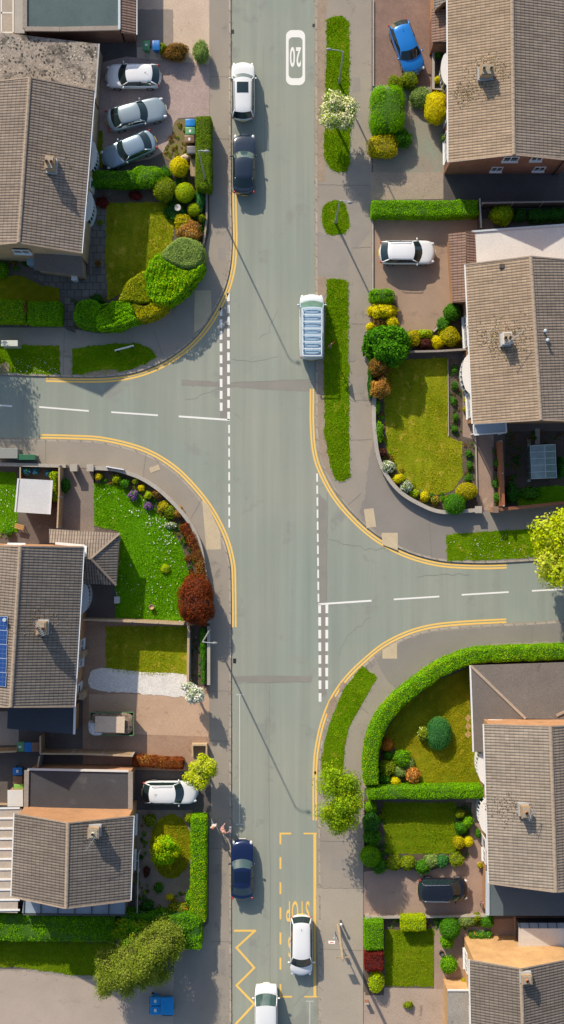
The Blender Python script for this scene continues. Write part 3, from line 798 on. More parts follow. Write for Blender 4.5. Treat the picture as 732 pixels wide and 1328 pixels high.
# ---------------------------------------------------------------- houses
def win(root, c, n, w, h, mat=None, sill=True, name='window', bars=1):
    c = Vector(c); n = Vector(n).normalized(); t = Vector((-n.y, n.x, 0)); z = Vector((0, 0, 1)); c = c + n*.02
    b = MB(); f = .07
    for s_ in (-1, 1):
        b.obox(c + t*s_*(w/2 - f/2), t*f/2, n*.045, z*h/2); b.obox(c + z*s_*(h/2 - f/2), t*(w/2 - f), n*.045, z*f/2)
    for i in range(bars):
        b.obox(c + t*(w*(i + 1)/(bars + 1) - w/2), t*.03, n*.035, z*(h/2 - f))
    if sill: b.obox(c - z*(h/2 + .03) + n*.07, t*(w/2 + .06), n*.09, z*.028)
    fr = b.build(name, mat or WHITE, root)
    b = MB(); b.obox(c + n*.005, t*(w/2 - f), n*.012, z*(h/2 - f)); b.build('pane', WINGL, fr)
    return fr
def door(root, c, n, w=.9, h=2.0, mat=None):
    c = Vector(c); n = Vector(n).normalized(); t = Vector((-n.y, n.x, 0)); z = Vector((0, 0, 1))
    b = MB(); b.obox(c + n*.03, t*w/2, n*.03, z*h/2); d = b.build('door', mat or WHITE, root)
    b = MB(); b.obox(c + n*.07 + t*w*.38, t*.05, n*.02, z*.015); b.build('handle', CHROME, d)
    b = MB(); b.obox(c + n*.065 + z*h*.25, t*w*.3, n*.006, z*h*.16); b.build('pane', WINGL, d)
    return d
def roof_slope(mb, pts, ud, thick=.10, verge=None):
    """pts world quad/polygon (counter-clockwise seen from above); uv in metres with u along ud"""
    pts = [Vector(p) for p in pts]
    n = (pts[1] - pts[0]).cross(pts[2] - pts[0]).normalized()
    if n.z < 0: pts = pts[::-1]; n = -n
    ud = Vector(ud); ud = (ud - n*ud.dot(n)).normalized(); vd = n.cross(ud)
    mb.face(pts, [(p.dot(ud), p.dot(vd)) for p in pts])
    lo = [p - Vector((0, 0, thick)) for p in pts]
    mb.face(lo[::-1])
    for i in range(len(pts)):
        j = (i+1) % len(pts); mb.face([lo[i], lo[j], pts[j], pts[i]])
def gable_house(name, label, pts, he, hr, wallm, roofm, ridgem, ins_e=.32, ins_g=.12, gutter=None, roofm_shade=None):
    """pts px: WN WS EN ES eave corners, RN RS ridge ends"""
    w = {k: P(*v, hr if k[0] == 'R' else he) for k, v in pts.items()}
    cen = (w['WN'] + w['ES'])/2; root = thing(name, label, 'house', (cen.x, cen.y, .1))
    ud = (w['RS'] - w['RN']).normalized()
    lift = Vector((0, 0, 0))
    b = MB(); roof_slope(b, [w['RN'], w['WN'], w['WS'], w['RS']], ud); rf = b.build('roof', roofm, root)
    b = MB(); roof_slope(b, [w['RN'], w['RS'], w['ES'], w['EN']], ud); b.build('roof', roofm_shade or roofm, root)  # east slope can take darker tiles, its shade put into the colour
    b = MB(); R_, _ = resample([tuple(w['RN']), tuple(w['RS'])], .45)
    for i in range(len(R_) - 1):
        a, c = Vector(R_[i]), Vector(R_[i+1]); d = (c - a).normalized(); sd = Vector((-d.y, d.x, 0)); up = Vector((0, 0, 1))
        rows = []
        for k, e in ((a, .0), (c, .012)):
            rows.append([k + sd*x + up*(z + e) for x, z in ((-.15, -.03), (-.10, .05), (0, .085), (.10, .05), (.15, -.03))])
        b.grid(rows)
    b.build('ridge_tiles', ridgem, root)
    for a, c in (('RN', 'WN'), ('RN', 'EN'), ('RS', 'WS'), ('RS', 'ES')):
        b = MB(); b.beam(w[a] + Vector((0, 0, .008)), w[c] + Vector((0, 0, .008)), .10, .05); b.build('verge', ridgem, root)
    slope = (hr - he)/max(.5, (w['RN'] - w['WN']).length)
    def inset(p, q_e, q_g):
        e = (q_e - p); e.z = 0; e.normalize(); g = (q_g - p); g.z = 0; g.normalize()
        return p + e*ins_e + g*ins_g
    c = dict(WN=inset(w['WN'], w['EN'], w['WS']), WS=inset(w['WS'], w['ES'], w['WN']), EN=inset(w['EN'], w['WN'], w['ES']), ES=inset(w['ES'], w['WS'], w['EN']))
    z = he + ins_e*slope - .13
    rn = w['RN'] + ud*ins_g; rs = w['RS'] - ud*ins_g
    def L_(p, zz): return (p.x, p.y, zz)
    b = MB()
    for a, e, r in (('WN', 'EN', rn), ('ES', 'WS', rs)):
        b.face([L_(c[a], 0), L_(c[e], 0), L_(c[e], z), L_(r, hr - .13), L_(c[a], z)][::-1])
    for a, e in (('WS', 'WN'), ('EN', 'ES')):
        b.face([L_(c[a], 0), L_(c[e], 0), L_(c[e], z), L_(c[a], z)][::-1])
    b.build('wall', wallm, root)
    for a, e, sg in (('WN', 'WS', -1), ('EN', 'ES', 1)):
        b = MB(); d = (w[e] - w[a]).normalized(); o = Vector((-d.y, d.x, 0)); o = o if (o.x*sg) > 0 else -o
        b.beam(w[a] + o*.04 - Vector((0, 0, .09)), w[e] + o*.04 - Vector((0, 0, .09)), .11, .09)
        b.build('gutter', gutter or WHITE, root)
    return root, w, c, ud
def on_roof(w, px, py, side, he, hr):
    """world point on a slope seen at photo px"""
    a = w['RN']; e = w['WN'] if side == 'W' else w['EN']; s_ = w['WS'] if side == 'W' else w['ES']
    n = (e - a).cross(s_ - a).normalized()
    o = Vector((0, 0, H)); d = P(px, py, 0) - o
    t = (a - o).dot(n)/d.dot(n)
    return o + d*t
def lichen(root, w, he, hr, cx, cy, side, n, rad, cols):
    """flakes of lichen and slipped tile around a stack, lying on the tiles"""
    for m, k in cols:
        b = MB(); a = w['RN']; e = w['WN'] if side == 'W' else w['EN']; s_ = w['WS'] if side == 'W' else w['ES']
        nn = (e - a).cross(s_ - a).normalized(); nn = nn if nn.z > 0 else -nn
        for i in range(int(n*k*1.5)):
            q = on_roof(w, cx + RNG.normal()*rad, cy + RNG.normal()*rad*.8, side, he, hr) + nn*.03
            u = Vector((RNG.normal(), RNG.normal(), 0)); u = (u - nn*u.dot(nn)).normalized(); v = nn.cross(u); r = RNG.uniform(.02, .075)
            b.face([q + (u*math.cos(t) + v*math.sin(t)*.7)*r*RNG.uniform(.6, 1.2) for t in (0, 1.05, 2.1, 3.14, 4.2, 5.2)])
        tag(b.build('lichen', m, root), kind='stuff')
def chimney(root, base, top, ud, size, brick, pots=2, aerial=None, potm=None, capm=None, along=True):
    """base: point on the roof, top: height of the stack"""
    top = min(top, base.z + 1.05); z0 = base.z - .35; u = Vector((ud.x, ud.y, 0)).normalized(); v = Vector((-u.y, u.x, 0)); c = Vector((base.x, base.y, (z0 + top)/2))
    b = MB(); b.obox(c, u*size[0]/2, v*size[1]/2, (0, 0, (top - z0)/2))
    for dz, g in ((-.05, .05), (-.16, .03)): b.obox((base.x, base.y, top + dz), u*(size[0]/2 + g), v*(size[1]/2 + g), (0, 0, .045))
    ch = b.build('chimney', brick, root)
    b = MB(); b.obox((base.x, base.y, top + .03), u*(size[0]/2 - .04), v*(size[1]/2 - .04), (0, 0, .03)); b.build('flaunching', capm or nmat('mortar', (.42, .36, .28), (.30, .26, .2), 2, 15, .3), ch)
    b = MB(); b.obox((base.x, base.y, base.z + .10), u*(size[0]/2 + .09), v*(size[1]/2 + .09), (0, 0, .16)); b.build('flashing', plain('lead', (.40, .42, .44), .55), ch)
    ax = u if along else v; ln = size[0] if along else size[1]
    for i in range(pots):
        q = Vector((base.x, base.y, top + .05)) + ax*(ln*.28*(2*i/(pots-1) - 1) if pots > 1 else 0)
        b = MB(); b.cyl(q, q + Vector((0, 0, .22)), .125, .11, 12, False); b.cyl(q + Vector((0, 0, .22)), q + Vector((0, 0, .26)), .125, .125, 12, False); pt = b.build('chimney_pot', potm or plain('terracotta', (.45, .17, .07), .8), ch, True)
        b = MB(); b.cyl(q + Vector((0, 0, .15)), q + Vector((0, 0, .235)), .095, n=12); b.build('pot_mouth', plain('pot_mouth_dark', (.012, .011, .010), .95), pt)  # black disc stands in for the dark hollow of the pot
    for (dx, dy, ln_, zz) in (aerial or ()):
        b = MB(); p0 = Vector((base.x, base.y, top - .3)) + u*.2 + v*.2; p1 = Vector((base.x, base.y, top + zz)) + u*.2 + v*.2
        b.cyl(p0, p1, .022, n=6); d = Vector((dx, dy, 0)).normalized(); sd = Vector((-d.y, d.x, 0))
        b.cyl(p1 - d*ln_*.25, p1 + d*ln_*.75, .016, n=5)
        for i in range(9):
            q = p1 + d*ln_*(-.2 + .9*i/8); b.cyl(q - sd*.2, q + sd*.2, .008, n=4)
        b.build('aerial', STEEL, ch)
    return ch
def bow(root, px, py0, py1, side, wallx, h0, h1, depth, roofc=None, name='bow_window', n=8):
    """curved bow window: photo rows py0..py1, wallx = (x0,x1) world x of the wall at each end; side +1 bulges to +x"""
    y0, y1 = P(px, py0, h1).y, P(px, py1, h1).y
    pr = []
    for i in range(n + 1):
        t = i/n; pr.append((wallx[0] + (wallx[1] - wallx[0])*t + side*depth*math.sin(PI*t)**.6, y0 + (y1 - y0)*t))
    def band(nm, z0, z1, m, grow=0, parent=root):
        b = MB(); q = [(x + side*grow*math.sin(PI*i/n)**.3, y + grow*(1 - 2*i/n)*(1 if y0 > y1 else -1)) for i, (x, y) in enumerate(pr)]
        b.prism(q, z0, z1, True); return b.build(nm, m, parent)
    band('bay_wall', .0, h0, WHITE)
    fr = band(name, h0, h0 + .08, WHITE, .02)
    band('pane', h0 + .08, h1 - .1, WINGL, -.03, fr)
    b = MB()
    for i in range(n + 1): b.cyl((*pr[i], h0 + .05), (*pr[i], h1 - .05), .04, n=6)
    b.build('mullion', WHITE, fr)
    band('bay_roof', h1 - .1, h1, roofc or WHITE, .12)
# ================================================================ GROUND MATERIALS
ROAD = nmat('road_asphalt', (.345, .350, .288), (.268, .312, .268), .07, 16, .11, .85, .2, c3=(.275, .285, .25), s3=.33, th=.585)
ROADP = nmat('road_patch', (.292, .275, .24), (.25, .243, .216), .5, 16, .16, .85, .2)
PAVE = nmat('pavement_asphalt', (.36, .315, .258), (.295, .262, .222), .22, 18, .16, .9, .2, c3=(.245, .22, .19), s3=.5, th=.60)
PAVE_D = nmat('pavement_old', (.33, .295, .255), (.275, .25, .225), .5, 18, .18, .9, .2)
KERB = brickmat('kerb_stone', (.46, .40, .33), (.36, .32, .27), (.16, .14, .12), 1, .92, 50, 'wall', .035)
TACT = nmat('tactile_paving', (.60, .49, .32), (.52, .42, .29), 1.2, 14, .15)
EARTH = nmat('bare_earth', (.40, .31, .23), (.30, .23, .165), 1.2, 10, .3, bump=.5)
SOIL = nmat('garden_soil', (.10, .075, .058), (.15, .115, .085), .9, 9, .45, bump=.8, c3=(.20, .155, .115), s3=2.2, th=.6)
YARD = nmat('yard_paving', (.16, .135, .12), (.115, .10, .092), .6, 12, .25, c3=(.19, .16, .135), s3=1.2)
DRV_M = nmat('drive_gravel', (.50, .385, .34), (.40, .305, .275), .6, 14, .42, bump=.7)
DRV_C = nmat('drive_concrete', (.64, .51, .39), (.54, .42, .325), .5, 10, .2, c3=(.46, .36, .285), s3=.8)
DRV_R = brickmat('drive_brick', (.285, .185, .145), (.245, .16, .13), (.20, .14, .115), 1, .2, .1, 'flat', .008, .78)
DRV_P = nmat('drive_mauve', (.40, .285, .205), (.32, .23, .17), .4, 15, .16, c3=(.27, .20, .155), s3=.6)
DRV_SHADE = nmat('drive_brown_shade', (.42, .275, .19), (.33, .21, .145), .5, 12, .28, c3=(.25, .16, .115), s3=.9)  # shaded tone of the skip drive, painted as its base colour
PATH_G = brickmat('path_slabs', (.20, .185, .165), (.165, .155, .14), (.09, .085, .07), 1, .6, .6, 'flat', .03)
PAVE_GR = nmat('green_paving', (.26, .30, .235), (.32, .255, .205), .45, 10, .22, c3=(.20, .25, .195), s3=.9)
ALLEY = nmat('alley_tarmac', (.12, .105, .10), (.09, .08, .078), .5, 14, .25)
GRAVEL_W = nmat('white_gravel', (.84, .80, .74), (.72, .68, .63), 1.4, 12, .35, bump=.6)
BL_TAR = nmat('pale_tarmac', (.46, .38, .315), (.40, .335, .28), .4, 16, .14, c3=(.34, .285, .24), s3=.5)
def lawnm(k, a, b, c): return nmat('lawn_' + k, a, b, .45, 16, .26, .95, .6, c3=c, s3=1.5, th=.56, spec=0)
def mow(m, ang, per=.85, amt=.07):          # mower stripes
    nt = m.node_tree; b = nt.nodes['Principled BSDF']; src = b.inputs['Base Color'].links[0].from_socket
    mp = nt.nodes.new('ShaderNodeMapping'); mp.inputs['Rotation'].default_value = (0, 0, ang); link(nt, texco(nt), mp.inputs[0])
    wv = nt.nodes.new('ShaderNodeTexWave'); wv.inputs['Scale'].default_value = .314/per; wv.inputs['Distortion'].default_value = 1.2; wv.inputs['Detail'].default_value = 2; link(nt, mp.outputs[0], wv.inputs['Vector'])
    c = mixc(nt, 1.0, src, grey(nt, wv.outputs['Fac'], 1 - amt, 1 + amt), 'MULTIPLY')
    c = mixc(nt, 1.0, c, grey(nt, ramp(nt, noise(nt, texco(nt), .30, 3, .6), .3, .7), .82, 1.15), 'MULTIPLY'); link(nt, c, b.inputs['Base Color'])
LW_V = lawnm('verge', (.095, .21, .003), (.145, .255, .006), (.26, .29, .018))
LW_Y = lawnm('yellow', (.17, .25, .008), (.31, .31, .018), (.45, .37, .045))
LW_O = lawnm('olive', (.16, .215, .008), (.29, .265, .012), (.35, .29, .02))
LW_G = lawnm('bright', (.085, .25, .005), (.13, .31, .008), (.17, .33, .014))
LW_M = lawnm('mid', (.12, .205, .006), (.17, .225, .008), (.21, .235, .012))
pal('gr_verge', (.07, .15, .002), (.21, .31, .008), .4); pal('gr_yellow', (.18, .205, .008), (.38, .345, .025), .4); pal('gr_mid', (.10, .165, .004), (.20, .25, .008), .4)
pal('gr_olive', (.17, .17, .006), (.30, .26, .014), .4); pal('gr_bright', (.06, .19, .004), (.16, .34, .010), .4)
mow(LW_Y, .1); mow(LW_O, .9); mow(LW_M, 1.57); mow(LW_G, .5, 1.0, .04); mow(LW_V, 0, 1.2, .04)
WHP = paintmat('white_road_paint', (.86, .85, .80), (.36, .37, .32), .62)
WHT = paintmat('thin_white_paint', (.58, .60, .57), (.32, .34, .30), .5)
YLP = paintmat('yellow_road_paint', (.90, .58, .15), (.50, .42, .24), .66)
# ================================================================ GROUND
def sheet(name, pts, z, mat, smooth=False, jit=0, kind='structure', world=False, n=5):
    if smooth: pts = catmull(pts, n, True)
    w = [(float(x), float(y)) if world else tuple(P(x, y)[:2]) for x, y in pts]
    if jit:
        w2 = []; m = len(w)
        for i in range(m):
            a, b = np.array(w[i]), np.array(w[(i+1) % m]); L = np.linalg.norm(b - a); k = max(1, int(L/.22))
            for j in range(k): w2.append(tuple(a + (b-a)*j/k + RNG.normal(size=2)*jit))
        w = w2
    b = MB(); ar = sum(w[i][0]*w[(i+1) % len(w)][1] - w[(i+1) % len(w)][0]*w[i][1] for i in range(len(w)))
    if ar < 0: w = w[::-1]
    b.face([(x, y, z) for x, y in w]); o = b.build(name, mat)
    return tag(o, kind=kind), w
def lawn(pts, mat, gk, smooth=False, z=.122, dens=190, name='lawn', hgt=.06, n=5, jit=.035):
    o, w = sheet(name, pts, z, mat, smooth, jit, n=n)
    grass_tufts('grass', [tuple(q) for q in w], z, dens, gk, hgt, .075 if 'verge' in name else .05)
    return w
def rect(x0, y0, x1, y1): return [(x0, y0), (x1, y0), (x1, y1), (x0, y1)]
GROUND = nmat('ground_far', (.10, .12, .05), (.13, .12, .08), .02, 1, .2, bump=0)
b = MB(); b.face([(-2500, -2500, -.03), (2500, -2500, -.03), (2500, 2500, -.03), (-2500, 2500, -.03)]); tag(b.build('ground', GROUND), kind='structure')
b = MB(); b.face([(-60, -75, 0), (60, -75, 0), (60, 75, 0), (-60, 75, 0)]); tag(b.build('road', ROAD), kind='structure')
def tracks(m):      # wheel tracks run with the main road
    nt = m.node_tree; b = nt.nodes['Principled BSDF']; src = b.inputs['Base Color'].links[0].from_socket
    mp = nt.nodes.new('ShaderNodeMapping'); mp.inputs['Scale'].default_value = (1.1, .03, 1); link(nt, texco(nt), mp.inputs[0])
    c = mixc(nt, 1.0, src, grey(nt, ramp(nt, noise(nt, mp.outputs[0], 1.0, 4, .6), .3, .7), .89, 1.07), 'MULTIPLY')
    c = mixc(nt, ramp(nt, noise(nt, texco(nt), 1.9, 4, .75), .67, .76), c, (.20, .205, .18))
    link(nt, c, b.inputs['Base Color'])
tracks(ROAD)
K_NW = catmull([(299.5, -260), (299.5, 100), (300, 250), (301, 320), (296, 360), (284, 392), (264, 425), (240, 450), (208, 471), (172, 484), (130, 489), (60, 488), (-60, 484), (-300, 478)], 6)
K_SW = catmull([(-300, 572), (-60, 570), (30, 570), (90, 571), (135, 574), (185, 587), (222, 608), (250, 635), (272, 664), (288, 695), (297, 725), (299.5, 760), (300, 900), (300, 1200), (301, 1600)], 6)
K_NE = catmull([(409, -260), (409.5, 200), (410, 480), (410, 550), (413.5, 588), (422, 613), (436, 639), (455, 663), (480, 687), (505, 704), (530, 716), (560, 725), (590, 729), (640, 730), (720, 726), (1000, 715)], 6)
K_SE = catmull([(1000, 790), (800, 802), (732, 805), (690, 808), (640, 810), (590, 813), (558, 817), (530, 825), (500, 840), (474, 861), (452, 883), (436, 906), (425, 931), (417, 962), (413, 1000), (413, 1080), (414, 1200), (415, 1600)], 6)
def wpath(px): return np.array([tuple(P(x, y)[:2]) for x, y in px])
def ribbon(name, Q, o0, o1, z, mat, side=0):
    L_, _, _ = offset_path(Q, o0); R_, _, _ = offset_path(Q, o1); bb = MB()
    bb.grid([[(l[0], l[1], z), (r[0], r[1], z)] for l, r in zip(L_, R_)])
    if side: bb.grid([[(l[0], l[1], z), (l[0], l[1], -.01)] for l in (L_ if side == 1 else R_)])
    return tag(bb.build(name, mat), kind='structure')
# road is on the left of every path as drawn? compute sign per corner: +1 when road lies to the left (world)
def kerb(px, inner):
    Q, _ = resample(wpath(px), .35)
    # inner = offset sign towards the pavement
    ribbon('kerb', Q, 0, .14*inner, .105, KERB, 1)
    P_, _, _ = offset_path(Q, .10*inner)
    far = {'NW': [(-45, 75), (-45, 75)]}
    return P_
def block(px, inner, corner):
    e = kerb(px, inner); w = [tuple(q) for q in e] + [tuple(P(*corner)[:2])]
    sheet('pavement', w, .10, PAVE, world=True)
block(K_NW, -1, (-300, -260)); block(K_SW, -1, (-300, 1600)); block(K_NE, 1, (1000, -260)); block(K_SE, 1, (1000, 1600))
# which side is which is checked by rendering
def yl(px, i0, i1, offs, sg):
    Q, _ = resample(wpath([p for p in px if i0(p)]), .3)
    for o in offs: ribbon('yellow_line', Q, sg*o/S, sg*(o + 2.25)/S, .006, YLP)
yl(K_NW, lambda p: p[1] > 248 and p[0] > 52, None, (1.4, 5.0), 1)
yl(K_SW, lambda p: p[0] > 47 and p[1] < 834, None, (1.4, 5.0), 1)
yl(K_NE, lambda p: p[1] > 492 and p[0] < 658, None, (2.2, 5.8), -1)
yl(K_SE, lambda p: p[0] < 662 and p[1] < 1078, None, (1.4, 5.0), -1)
def stroke(name, pts, w, mat, z=.006):
    Q = wpath(pts); bb = MB(); h = w/S/2
    for a, c in zip(Q[:-1], Q[1:]):
        d = (c - a)/np.linalg.norm(c - a); nn = np.array([-d[1], d[0]])*h; a = a - d*h*.9*(len(Q) > 2); c = c + d*h*.9*(len(Q) > 2)
        zz = z; z += .0012 if len(Q) > 2 else 0
        bb.face([(*(a + nn), zz), (*(a - nn), zz), (*(c - nn), zz), (*(c + nn), zz)])
    return tag(bb.build(name, mat), kind='structure')
def dashes(x0, y0, x1, y1, per, ln, w, mat, name='dashed_line'):
    L = math.hypot(x1 - x0, y1 - y0); n = int((L - ln)/per) + 1; bb = MB()
    a = np.array(P(x0, y0)[:2]); c = np.array(P(x1, y1)[:2]); d = (c - a)/np.linalg.norm(c - a); nn = np.array([-d[1], d[0]])*w/S/2
    for i in range(n):
        s = a + d*i*per/S; e = s + d*ln/S
        bb.face([(*(s + nn), .006), (*(s - nn), .006), (*(e - nn), .006), (*(e + nn), .006)])
    return tag(bb.build(name, mat), kind='structure')
GUT = nmat('gutter_dirt', (.30, .265, .205), (.34, .33, .275), 1.4, 9, .3, c3=(.17, .15, .10), s3=3.2, th=.58)
for kp, sg in ((K_NW, 1), (K_SW, 1), (K_NE, -1), (K_SE, -1)):
    Q, _ = resample(wpath(kp), .5); Q = Q[(np.abs(Q[:, 0]) < 34) & (np.abs(Q[:, 1]) < 55)]
    ribbon('road_gutter', Q, 0, sg*.13, .0024, GUT)
TAR = nmat('tar_seam', (.20, .205, .185), (.25, .255, .225), 2, 9, .3)
def seam(pts, w=.55, wobble=.35):
    Q, _ = resample(np.array(pts, float), 7); Q = Q + RNG.normal(size=Q.shape)*wobble; Q = wpath(Q); bb = MB(); L_, _, _ = offset_path(Q, w/S/2); R_, _, _ = offset_path(Q, -w/S/2)
    bb.grid([[(l[0], l[1], .0052), (r[0], r[1], .0052)] for l, r in zip(L_, R_)]); tag(bb.build('road_seam', TAR), kind='structure')
seam([(350, 884), (349, 1000), (351, 1150), (350, 1360)], .6, .2); seam([(302, 496), (352, 494)], .5); seam([(352, 494), (404, 492)], .5); seam([(304, 886), (404, 884)], .5)
seam([(425, 640), (424, 780)], .6, .5); seam([(430, 700), (480, 712), (560, 712)], .7, 1.6); seam([(540, 748), (580, 744), (610, 747)], .9, 1.2); seam([(440, 845), (460, 815), (482, 800)], .6, 1.2)
seam([(335, 440), (352, 425), (360, 400)], .5, 1.2); seam([(300, 465), (330, 470), (360, 462)], .5, 1.0); seam([(240, 520), (280, 505), (300, 496)], .5, 1.0); seam([(380, 1305), (400, 1283), (420, 1262)], .5, .8); seam([(342, 60), (344, 250)], .4, .3)
def pseam(a, c, w=.6): 
    Q, _ = resample(np.array([a, c], float), 4); Q = wpath(Q + RNG.normal(size=Q.shape)*.25); bb = MB(); L_, _, _ = offset_path(Q, w/S/2); R_, _, _ = offset_path(Q, -w/S/2)
    bb.grid([[(l[0], l[1], .1062), (r[0], r[1], .1062)] for l, r in zip(L_, R_)]); tag(bb.build('pavement_joint', TAR_P), kind='structure')
TAR_P = nmat('pavement_joint', (.17, .15, .135), (.22, .20, .17), 2, 9, .3)
for a, c in (((455, 571), (484, 570)), ((412, 1151), (471, 1152)), ((456, 322), (482, 321)), ((274, 505 - 405), (299, 100)), ((273, 180), (299, 181)), ((272, 896), (299, 896)), ((272, 960), (299, 961)), ((273, 1100), (299, 1101)), ((455, 700 - 500), (482, 201)), ((412, 240), (481, 241)), ((456, 420), (482, 421)), ((455, 520), (484, 519)), ((452, 905), (478, 925)), ((440, 1012), (472, 1013)), ((414, 1090), (471, 1092)), ((84, 428), (83, 486)), ((200, 430), (212, 462)), ((190, 588), (186, 622)), ((262, 648), (248, 672)), ((690, 813), (690, 832)), ((560, 724), (556, 660)), ((60, 571), (60, 601)), ((273, 1220), (299, 1221)), ((273, 960), (273, 1060)), ((416, 1230), (470, 1232)), ((468, 640), (452, 655))): pseam(a, c)
for x, y, w_, h_ in ((288, 330, 9, 16), (286, 1140, 10, 22), (462, 110, 10, 18), (468, 500, 9, 22), (285, 1245, 14, 30), (440, 1120, 20, 14)):
    sheet('pavement_patch', rect(x - w_/2, y - h_/2, x + w_/2, y + h_/2), .1052, PAVE_D, jit=.01)
# patches in the carriageway, laid under the paint
sheet('road_patch', [(236, 492), (300, 496), (350, 494), (352, 493), (404, 492), (404, 508), (352, 506), (300, 502), (236, 500)], .003, ROADP, jit=.02)
sheet('road_patch', [(304, 877), (350, 876), (405, 877), (405, 884), (350, 886), (304, 884)], .003, ROADP, jit=.015)
sheet('road_patch', [(413.5, 640), (424, 650), (424, 900), (413.5, 906)], .0036, ROADP, jit=.02)
sheet('road_patch', [(286, 402), (299, 385), (299, 545), (286, 544)], .0042, ROADP, jit=.02)
# left junction
dashes(296.4, 380, 296.8, 545, 15.4, 10.6, 3.5, WHP); dashes(286.8, 399, 287.2, 543, 15.4, 10.6, 3.5, WHP)
dashes(297.4, 551, 297.6, 690, 15.3, 10.8, 2.1, WHP)
stroke('give_way_line', [(232, 540), (298, 544.6)], 2.4, WHP)
for a in ((-60, 521, -16, 524), (-8, 525, 16, 526.8), (51, 527.8, 115.5, 533), (144.6, 534.5, 205, 538.6)): stroke('centre_line', [a[:2], a[2:]], 2.1, WHP)
# right junction
dashes(411.5, 614, 413.3, 783, 15.6, 10.8, 2.1, WHP)
dashes(414.8, 784, 415.4, 912, 16.4, 11.2, 3.6, WHP); dashes(424.2, 784, 424, 896, 16.4, 11.2, 3.6, WHP)
stroke('give_way_line', [(413.4, 783.6), (482, 779)], 2.4, WHP)
for a in ((511, 777.3, 570, 773.6), (599, 771.4, 660, 767.8), (690, 766.3, 732, 764), (770, 762, 830, 759)): stroke('centre_line', [a[:2], a[2:]], 2.1, WHP)
# parking bay ends
stroke('bay_line', [(311, 902), (311, 1068)], 1.1, WHT); stroke('bay_line', [(306, 901), (316, 901)], 1.1, WHT); stroke('bay_line', [(306, 1069), (317, 1069)], 1.1, WHT)
stroke('bay_line', [(402, 1299), (402, 1420)], 1.1, WHT); stroke('bay_line', [(397, 1298.4), (407, 1298.4)], 1.1, WHT)
# bus stop bay
stroke('bus_stop_line', [(408.6, 1081), (408.6, 1293)], 3.6, YLP)
stroke('bus_stop_line', [(394, 1081), (411, 1081)], 2.0, YLP, .008); stroke('bus_stop_line', [(395, 1292.6), (412, 1292.6)], 2.0, YLP, .008)
stroke('bus_stop_line', [(377, 1081), (364, 1081), (364, 1094)], 2.4, YLP); stroke('bus_stop_line', [(364, 1277), (364, 1292.6), (378, 1292.6)], 2.4, YLP)
dashes(364, 1111.5, 364, 1262, 32.6, 15.5, 2.4, YLP)
stroke('zigzag_line', [(305, 1207), (331, 1207), (307, 1229), (330, 1255), (307, 1278), (330, 1302), (306, 1328), (330, 1354)], 2.8, YLP)
def lettering(body, cx, cy, wpx, hpx, mat, sp=1.0, bold=0):
    cu = bpy.data.curves.new('lettering', 'FONT'); cu.body = body; cu.size = 1; cu.align_x = 'CENTER'; cu.space_character = sp; cu.offset = bold
    o = bpy.data.objects.new('lettering', cu); col.objects.link(o)
    me = bpy.data.meshes.new_from_object(o.evaluated_get(bpy.context.evaluated_depsgraph_get())); bpy.data.objects.remove(o)
    co = np.array([v.co[:] for v in me.vertices]); lo, hi = co.min(0), co.max(0)
    c = P(cx, cy)
    for v, q in zip(me.vertices, co):
        x = ((q[0] - lo[0])/(hi[0] - lo[0]) - .5)*wpx/S; y = ((q[1] - lo[1])/(hi[1] - lo[1]) - .5)*hpx/S
        v.co = (c.x - x, c.y - y, .007)          # reads towards the oncoming driver
    me.materials.clear(); me.materials.append(mat)
    o = bpy.data.objects.new('road_lettering', me); col.objects.link(o); tag(o, kind='structure')
lettering('STOP', 386.5, 1182, 30, 27, YLP, 1.25, .012); lettering('BUS', 386, 1228, 24, 27, YLP, 1.25, .012)
lettering('20', 383.5, 74, 14.5, 26, WHP, 1.15, .022)
def ring20():
    out = []; inn = []
    for (X0, Y0, X1, Y1, r, L_) in ((371.2, 39, 396, 110.5, 8, out), (374.6, 48.5, 392.6, 101.5, 5, inn)):
        for cx, cy, a0 in ((X1 - r, Y0 + r, -90), (X1 - r, Y1 - r, 0), (X0 + r, Y1 - r, 90), (X0 + r, Y0 + r, 180)):
            for i in range(7):
                a = math.radians(a0 + 15*i); L_.append((cx + r*math.cos(a), cy + r*math.sin(a)))
    bb = MB(); n = len(out); A = [(*P(*q)[:2], .006) for q in out]; B = [(*P(*q)[:2], .006) for q in inn]
    for i in range(n): bb.face([A[i], A[(i+1) % n], B[(i+1) % n], B[i]][::-1])
    tag(bb.build('speed_roundel', WHP), kind='structure')
ring20()
# pavement details
for q in ([(253, 377), (274, 377), (275, 405), (263, 424), (252, 432)], [(262.6, 649), (270, 655), (286, 690), (287, 712.5), (268, 713)], [(472, 660.5), (484.5, 659), (488, 683), (475.5, 685)], [(495, 691), (516, 691), (516, 714), (496, 706)], [(496, 843), (515, 832), (515, 854), (496, 854)]):
    sheet('tactile_paving', q, .108, TACT)
sheet('pavement_patch', [(410, 1150), (472, 1152), (472, 1420), (416, 1420)], .104, nmat('pavement_pale', (.43, .375, .30), (.37, .325, .265), .3, 16, .15))
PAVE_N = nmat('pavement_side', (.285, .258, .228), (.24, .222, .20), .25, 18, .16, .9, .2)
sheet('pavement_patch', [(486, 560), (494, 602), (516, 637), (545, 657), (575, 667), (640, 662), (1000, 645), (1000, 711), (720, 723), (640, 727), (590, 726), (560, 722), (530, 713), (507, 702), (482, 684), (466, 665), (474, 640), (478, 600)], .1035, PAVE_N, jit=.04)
sheet('pavement_patch', [(1000, 797), (732, 808), (640, 813), (560, 820), (530, 828), (502, 843), (488, 856), (500, 880), (520, 900), (560, 868), (600, 842), (640, 834), (1000, 824)], .1035, PAVE_N, jit=.04)
